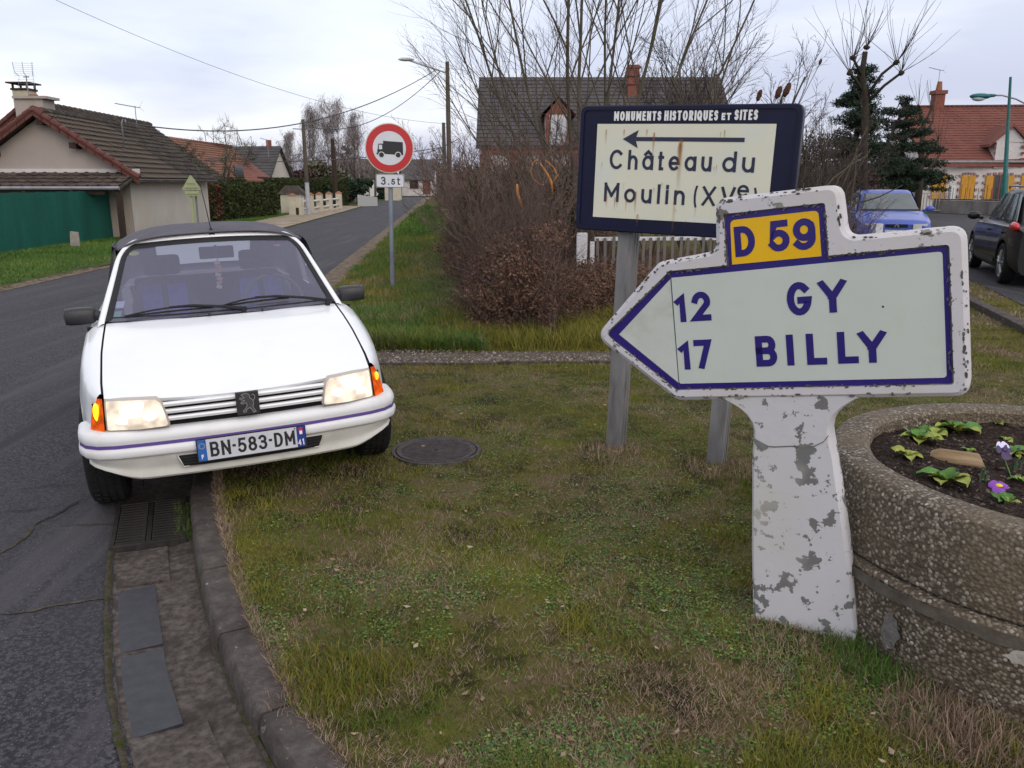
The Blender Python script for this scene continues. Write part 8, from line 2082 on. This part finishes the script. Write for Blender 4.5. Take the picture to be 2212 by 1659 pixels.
# green bush inside the thicket, orange torn twigs
gb = empty('evergreen_bush', (.05, 15.5, 0)); tag(gb, 'dull green bush showing through the brambles below the slate roof', 'bush')
leafcloud('foliage', [((random.uniform(-.9, 1.2), random.uniform(-.4, .6), random.uniform(.7, 1.75)), (.45, .4, .35)) for _ in range(14)], nmat('dull_green_leaf', [(0, (.022, .030, .012)), (.6, (.050, .062, .022)), (1, (.085, .095, .035))], attr='rnd', rough=.8), 5200, .035, gb)
mb = MB(); mb.tube([(0, 0, 0), (0, 0, 1)], .03, 5); mb.build('trunk', m_bark, gb)
m_or = nmat('split_wood_orange', [(.3, (.30, .11, .030)), (.7, (.45, .20, .065))], scale=14, rough=.8)
def torn(pts, r, Y, label):
    q0_ = W(*pts[0], Y); P_ = [W(px, py, Y) - q0_ for px, py in pts]; mb = MB(); mb.tube(P_, r, 5); o = mb.build('torn_branch', m_or, None, smooth=True); o.location = q0_; tag(o, label, 'branch'); return o
torn([(1160, 345), (1150, 352), (1146, 370), (1153, 388), (1166, 397), (1175, 400)], [.006] * 6, 10.8, 'thin orange bark loop hanging in the bare tree left of the blue sign')
torn([(1166, 352), (1180, 372), (1190, 392), (1194, 420)], [.008, .014, .020, .008], 10.8, 'thick splintered orange branch beside the left edge of the blue sign')
torn([(1178, 345), (1196, 362), (1204, 378), (1192, 398)], [.005, .008, .012, .005], 10.9, 'curved orange torn twig nearest the left edge of the blue sign')
torn([(1117, 397), (1118, 420), (1128, 450)], [.012, .020, .008], 10.4, 'upright orange torn stem low in the brambles')
torn([(1114, 545), (1120, 562), (1140, 588)], [.008, .016, .006], 9.6, 'small orange broken stem in the red-brown brambles')
torn([(1165, 680), (1185, 700), (1200, 706), (1192, 712)], [.006, .016, .012, .006], 9.0, 'orange broken bramble lying at the foot of the thicket')
# bare pale stems near the blue car
for k, (pts, lb) in enumerate((([(1768, 500), (1790, 440), (1812, 385), (1840, 350), (1862, 330)], 'long pale arching stem above the yellow tab'), ([(1770, 420), (1800, 385), (1845, 352), (1875, 335)], 'second pale stem crossing toward the pollard trunk'), ([(1826, 500), (1838, 440), (1848, 370), (1850, 320)], 'upright pale whip left of the blue hatchback'), ([(1800, 480), (1850, 440), (1900, 425), (1950, 400)], 'dark low branch reaching over the blue hatchback roof'))):
    q0_ = W(*pts[0], 12.5); q0_.z = 0; mb = MB(); mb.tube([Vector((0, 0, -.05))] + [W(px, py, 12.5) - q0_ for px, py in pts], [.016, .014, .012, .010, .008, .006][:len(pts) + 1], 5); o = mb.build('sapling', m_bark if k < 3 else m_twigd, None, smooth=True); o.location = q0_; tag(o, lb, 'sapling')
o = arcs('stems', 900, lambda: (random.uniform(4.2, 5.1), random.uniform(11.8, 14.0), 0), lambda p: random.uniform(.3, 1.5), m_bram, None, reach=1.1); o.name = 'bramble_bush'; tag(o, 'thinner brown bramble bush between the blue sign and the blue hatchback', 'bush')
# ---- trees on the left and at the end of the street
random.seed(77)
m_bt = nmat('birch_twig', [(0, (.17, .14, .14)), (.6, (.26, .22, .22)), (1, (.36, .32, .32))], attr='rnd', rough=.9)
m_btr = nmat('birch_trunk', [(.3, (.22, .20, .20)), (.7, (.38, .36, .36))], scale=3, rough=.9)
def droopy(name, blobs, n, L_, w_, m, parent, hang=.8):
    """hanging fine twigs as slender slivers"""
    wgt = np.array([b[1][0] * b[1][1] * b[1][2] for b in blobs]); idx = RS.choice(len(blobs), n, p=wgt / wgt.sum()); c = np.array([b[0] for b in blobs])[idx]; r = np.array([b[1] for b in blobs])[idx]
    d = RS.randn(n, 3); d /= np.linalg.norm(d, axis=1)[:, None]; p = c + d * r * RS.rand(n)[:, None] ** .5; t = RS.randn(n, 3) * (1 - hang); t[:, 2] -= hang; t /= np.linalg.norm(t, axis=1)[:, None]
    s = np.stack([np.cos(RS.rand(n) * 6.28), np.sin(RS.rand(n) * 6.28), np.zeros(n)], 1) * w_; l = (L_ * (.4 + RS.rand(n)))[:, None]
    V = np.stack([p - s, p + s, p + t * l], 1).reshape(-1, 3); return npmesh(name, V, np.arange(len(V)).reshape(-1, 3), m, parent, attr=np.repeat(RS.rand(n), 3))
def birch(px, pyt, Y, wpx, label, trunks=3, base=ROAD, n=5200, m=None):
    b = W(px, 425, Y); H_ = W(px, pyt, Y).z - base; hw_ = wpx / 2 / F_PX * Y; e = empty('birch_tree', (b.x, Y, base)); tag(e, label, 'tree', 'birches beyond the clipped hedge'); A, B = MB(), MB(); bl = []
    for k in range(trunks):
        x0 = random.uniform(-.3, .3) * hw_; pts = limb(A, Vector((x0, 0, 0)), Vector((random.uniform(-.12, .12), 0, 1)), H_ * random.uniform(.85, 1.0), .09, .02, 8, .06, .04, 5)
        for j in range(20):
            i = random.randint(2, 8); q_ = pts[i]; d = Vector((random.uniform(-1, 1), random.uniform(-1, 1), .9)); w2_ = limb(B, q_, d, hw_ * random.uniform(.7, 1.5) * (1.1 - i / 11), .035, .012, 4, .05, .1, 3); bl.append((tuple(w2_[-1]), (hw_ * .30, hw_ * .30, H_ * .08))); bl.append((tuple(w2_[2]), (hw_ * .26, hw_ * .26, H_ * .07)))
    A.build('trunk', m_btr, e, smooth=True); B.build('branches', m_twigd, e); droopy('hanging_twigs', bl, int(n * 1.15), .55 * Y / 75, .013 * Y / 75, m or m_bt, e, hang=.6); return e
birch(722, 212, 74, 95, 'tallest birch, its tip rising behind the dark pole', n=6500)
birch(672, 232, 74, 80, 'birch with drooping twigs just right of the pale-footed pole', n=5200)
birch(772, 240, 76, 70, 'birch with white leaning trunks left of the lorry sign', trunks=4, n=4200)
birch(628, 290, 72, 60, 'small birch left of the pale-footed pole', trunks=2, n=3600)
conifer(705, 805, 305, 425, 80, 'brownish broad conifer behind the white birch trunks', 9, nmat('brown_needles', [(0, (.030, .022, .018)), (.6, (.060, .046, .038)), (1, (.10, .080, .065))], attr='rnd', rough=.9), 1.0, .3, ROAD)
def bush(px, py, Y, rx, rz, m, label, n=2600, size=None, base=ROAD, name='bush', cat='bush'):
    c = W(px, py, Y); e = empty(name, (c.x, Y, base)); tag(e, label, cat); zc = c.z - base
    leafcloud('foliage', [((random.uniform(-.6, .6) * rx, random.uniform(-.5, .5) * rx, zc + random.uniform(-.6, .5) * rz), (rx * .5, rx * .5, rz * .45)) for _ in range(9)], m, n, size or .0016 * Y, e)
    mb = MB(); mb.tube([(0, 0, 0), (0, 0, zc)], .06, 5); mb.build('trunk', m_twigd, e); return e
m_purp = nmat('purple_brown_leaf', [(0, (.032, .016, .018)), (.6, (.062, .034, .034)), (1, (.10, .060, .058))], attr='rnd', rough=.9)
m_olive = nmat('olive_twig_leaf', [(0, (.050, .048, .030)), (.6, (.095, .090, .060)), (1, (.15, .14, .10))], attr='rnd', rough=.9)
m_dgl = nmat('dark_green_leaf', [(0, (.008, .020, .010)), (.6, (.018, .036, .018)), (1, (.035, .055, .028))], attr='rnd', rough=.8)
bush(660, 392, 66, 1.9, .9, m_purp, 'purple-brown rounded bush above the green hedge', 3200)
bush(705, 380, 70, 2.2, 1.3, m_olive, 'olive grey shrub mass under the tall birch', 3600)
bush(770, 403, 68, 1.3, .9, m_dgl, 'dark green round bush above the low white wall', 2600)
bush(614, 385, 70, 1.0, 1.4, m_olive, 'thin grey-green shrub beside the white gable', 2000)
bush(840, 418, 88, 1.4, 1.0, m_dgl, 'dark ivy-clad shrub near the far white house', 2000)
bush(740, 415, 72, 1.6, .8, m_purp, 'brown bare hedge behind the dark pole', 2400)
bush(690, 412, 60, 1.2, .5, m_dgl, 'green shrub over the middle of the pillar fence', 1800)
def crown_tree(px, pyt, pyb, Y, hw_px, label, m, n=3000, base=ROAD, L_=.35):
    b = W(px, pyb, Y); t = W(px, pyt, Y); hw_ = hw_px / F_PX * Y; e = empty('bare_tree', (b.x, Y, base)); tag(e, label, 'tree'); A, B = MB(), MB(); H_ = t.z - base; bl = []
    for k in range(9):
        a = 2 * pi * k / 9; pts = limb(A, Vector((0, 0, H_ * .2)), Vector((math.cos(a) * hw_ / H_ * 2.0, math.sin(a) * .3, 1)), H_ * random.uniform(.7, .95), .05, .015, 6, .0, .12, 4)
        for j in range(9):
            q_ = pts[random.randint(2, 6)]; w2_ = limb(B, q_, rvec() + Vector((0, 0, .5)), hw_ * .4, .02, .008, 3, .05, .15, 3); bl.append((tuple(w2_[-1]), (hw_ * .15, hw_ * .15, hw_ * .12)))
    A.tube([(0, 0, 0), (0, 0, H_ * .3)], [.14, .10], 6); A.build('trunk', m_bark, e, smooth=True); B.build('branches', m_twigd, e); droopy('twigs', bl, n, L_, .012, m, e, hang=.1); return e
crown_tree(492, 293, 395, 52, 45, 'grey-green bare tree behind the reddish roof', m_olive, 2600)
crown_tree(562, 303, 395, 64, 45, 'spreading bare tree behind the slate roof ridge', m_olive, 2000)
crown_tree(462, 330, 410, 40.5, 34, 'olive bare tree in front of the cream bargeboard above the hedge', m_olive, 2600, L_=.25)
crown_tree(985, 300, 400, 60, 40, 'pale bare tree behind the lamp pole', m_bt, 1500)
bush(1790, 400, 28, 1.9, 1.0, m_purp, 'brown winter bush behind the tangled shrubs left of the blue hatchback', 5200, .035, 0)
bush(1745, 350, 31, 1.6, 1.3, m_olive, 'greyish bare bush rising right behind the blue sign edge', 3600, .03, 0)
# far woods along the horizon
blb = [((x, 125 + random.uniform(-6, 6), random.uniform(.5, 3.2)), (5, 4, 2.0)) for x in np.linspace(-95, 130, 90)]
o = leafcloud('distant_wood', blb, nmat('wood_grey', [(0, (.045, .038, .034)), (.5, (.080, .070, .062)), (1, (.12, .11, .095))], attr='rnd', rough=1), 30000, .32); tag(o, 'distant grey-brown belt of winter trees on the horizon', kind='stuff')
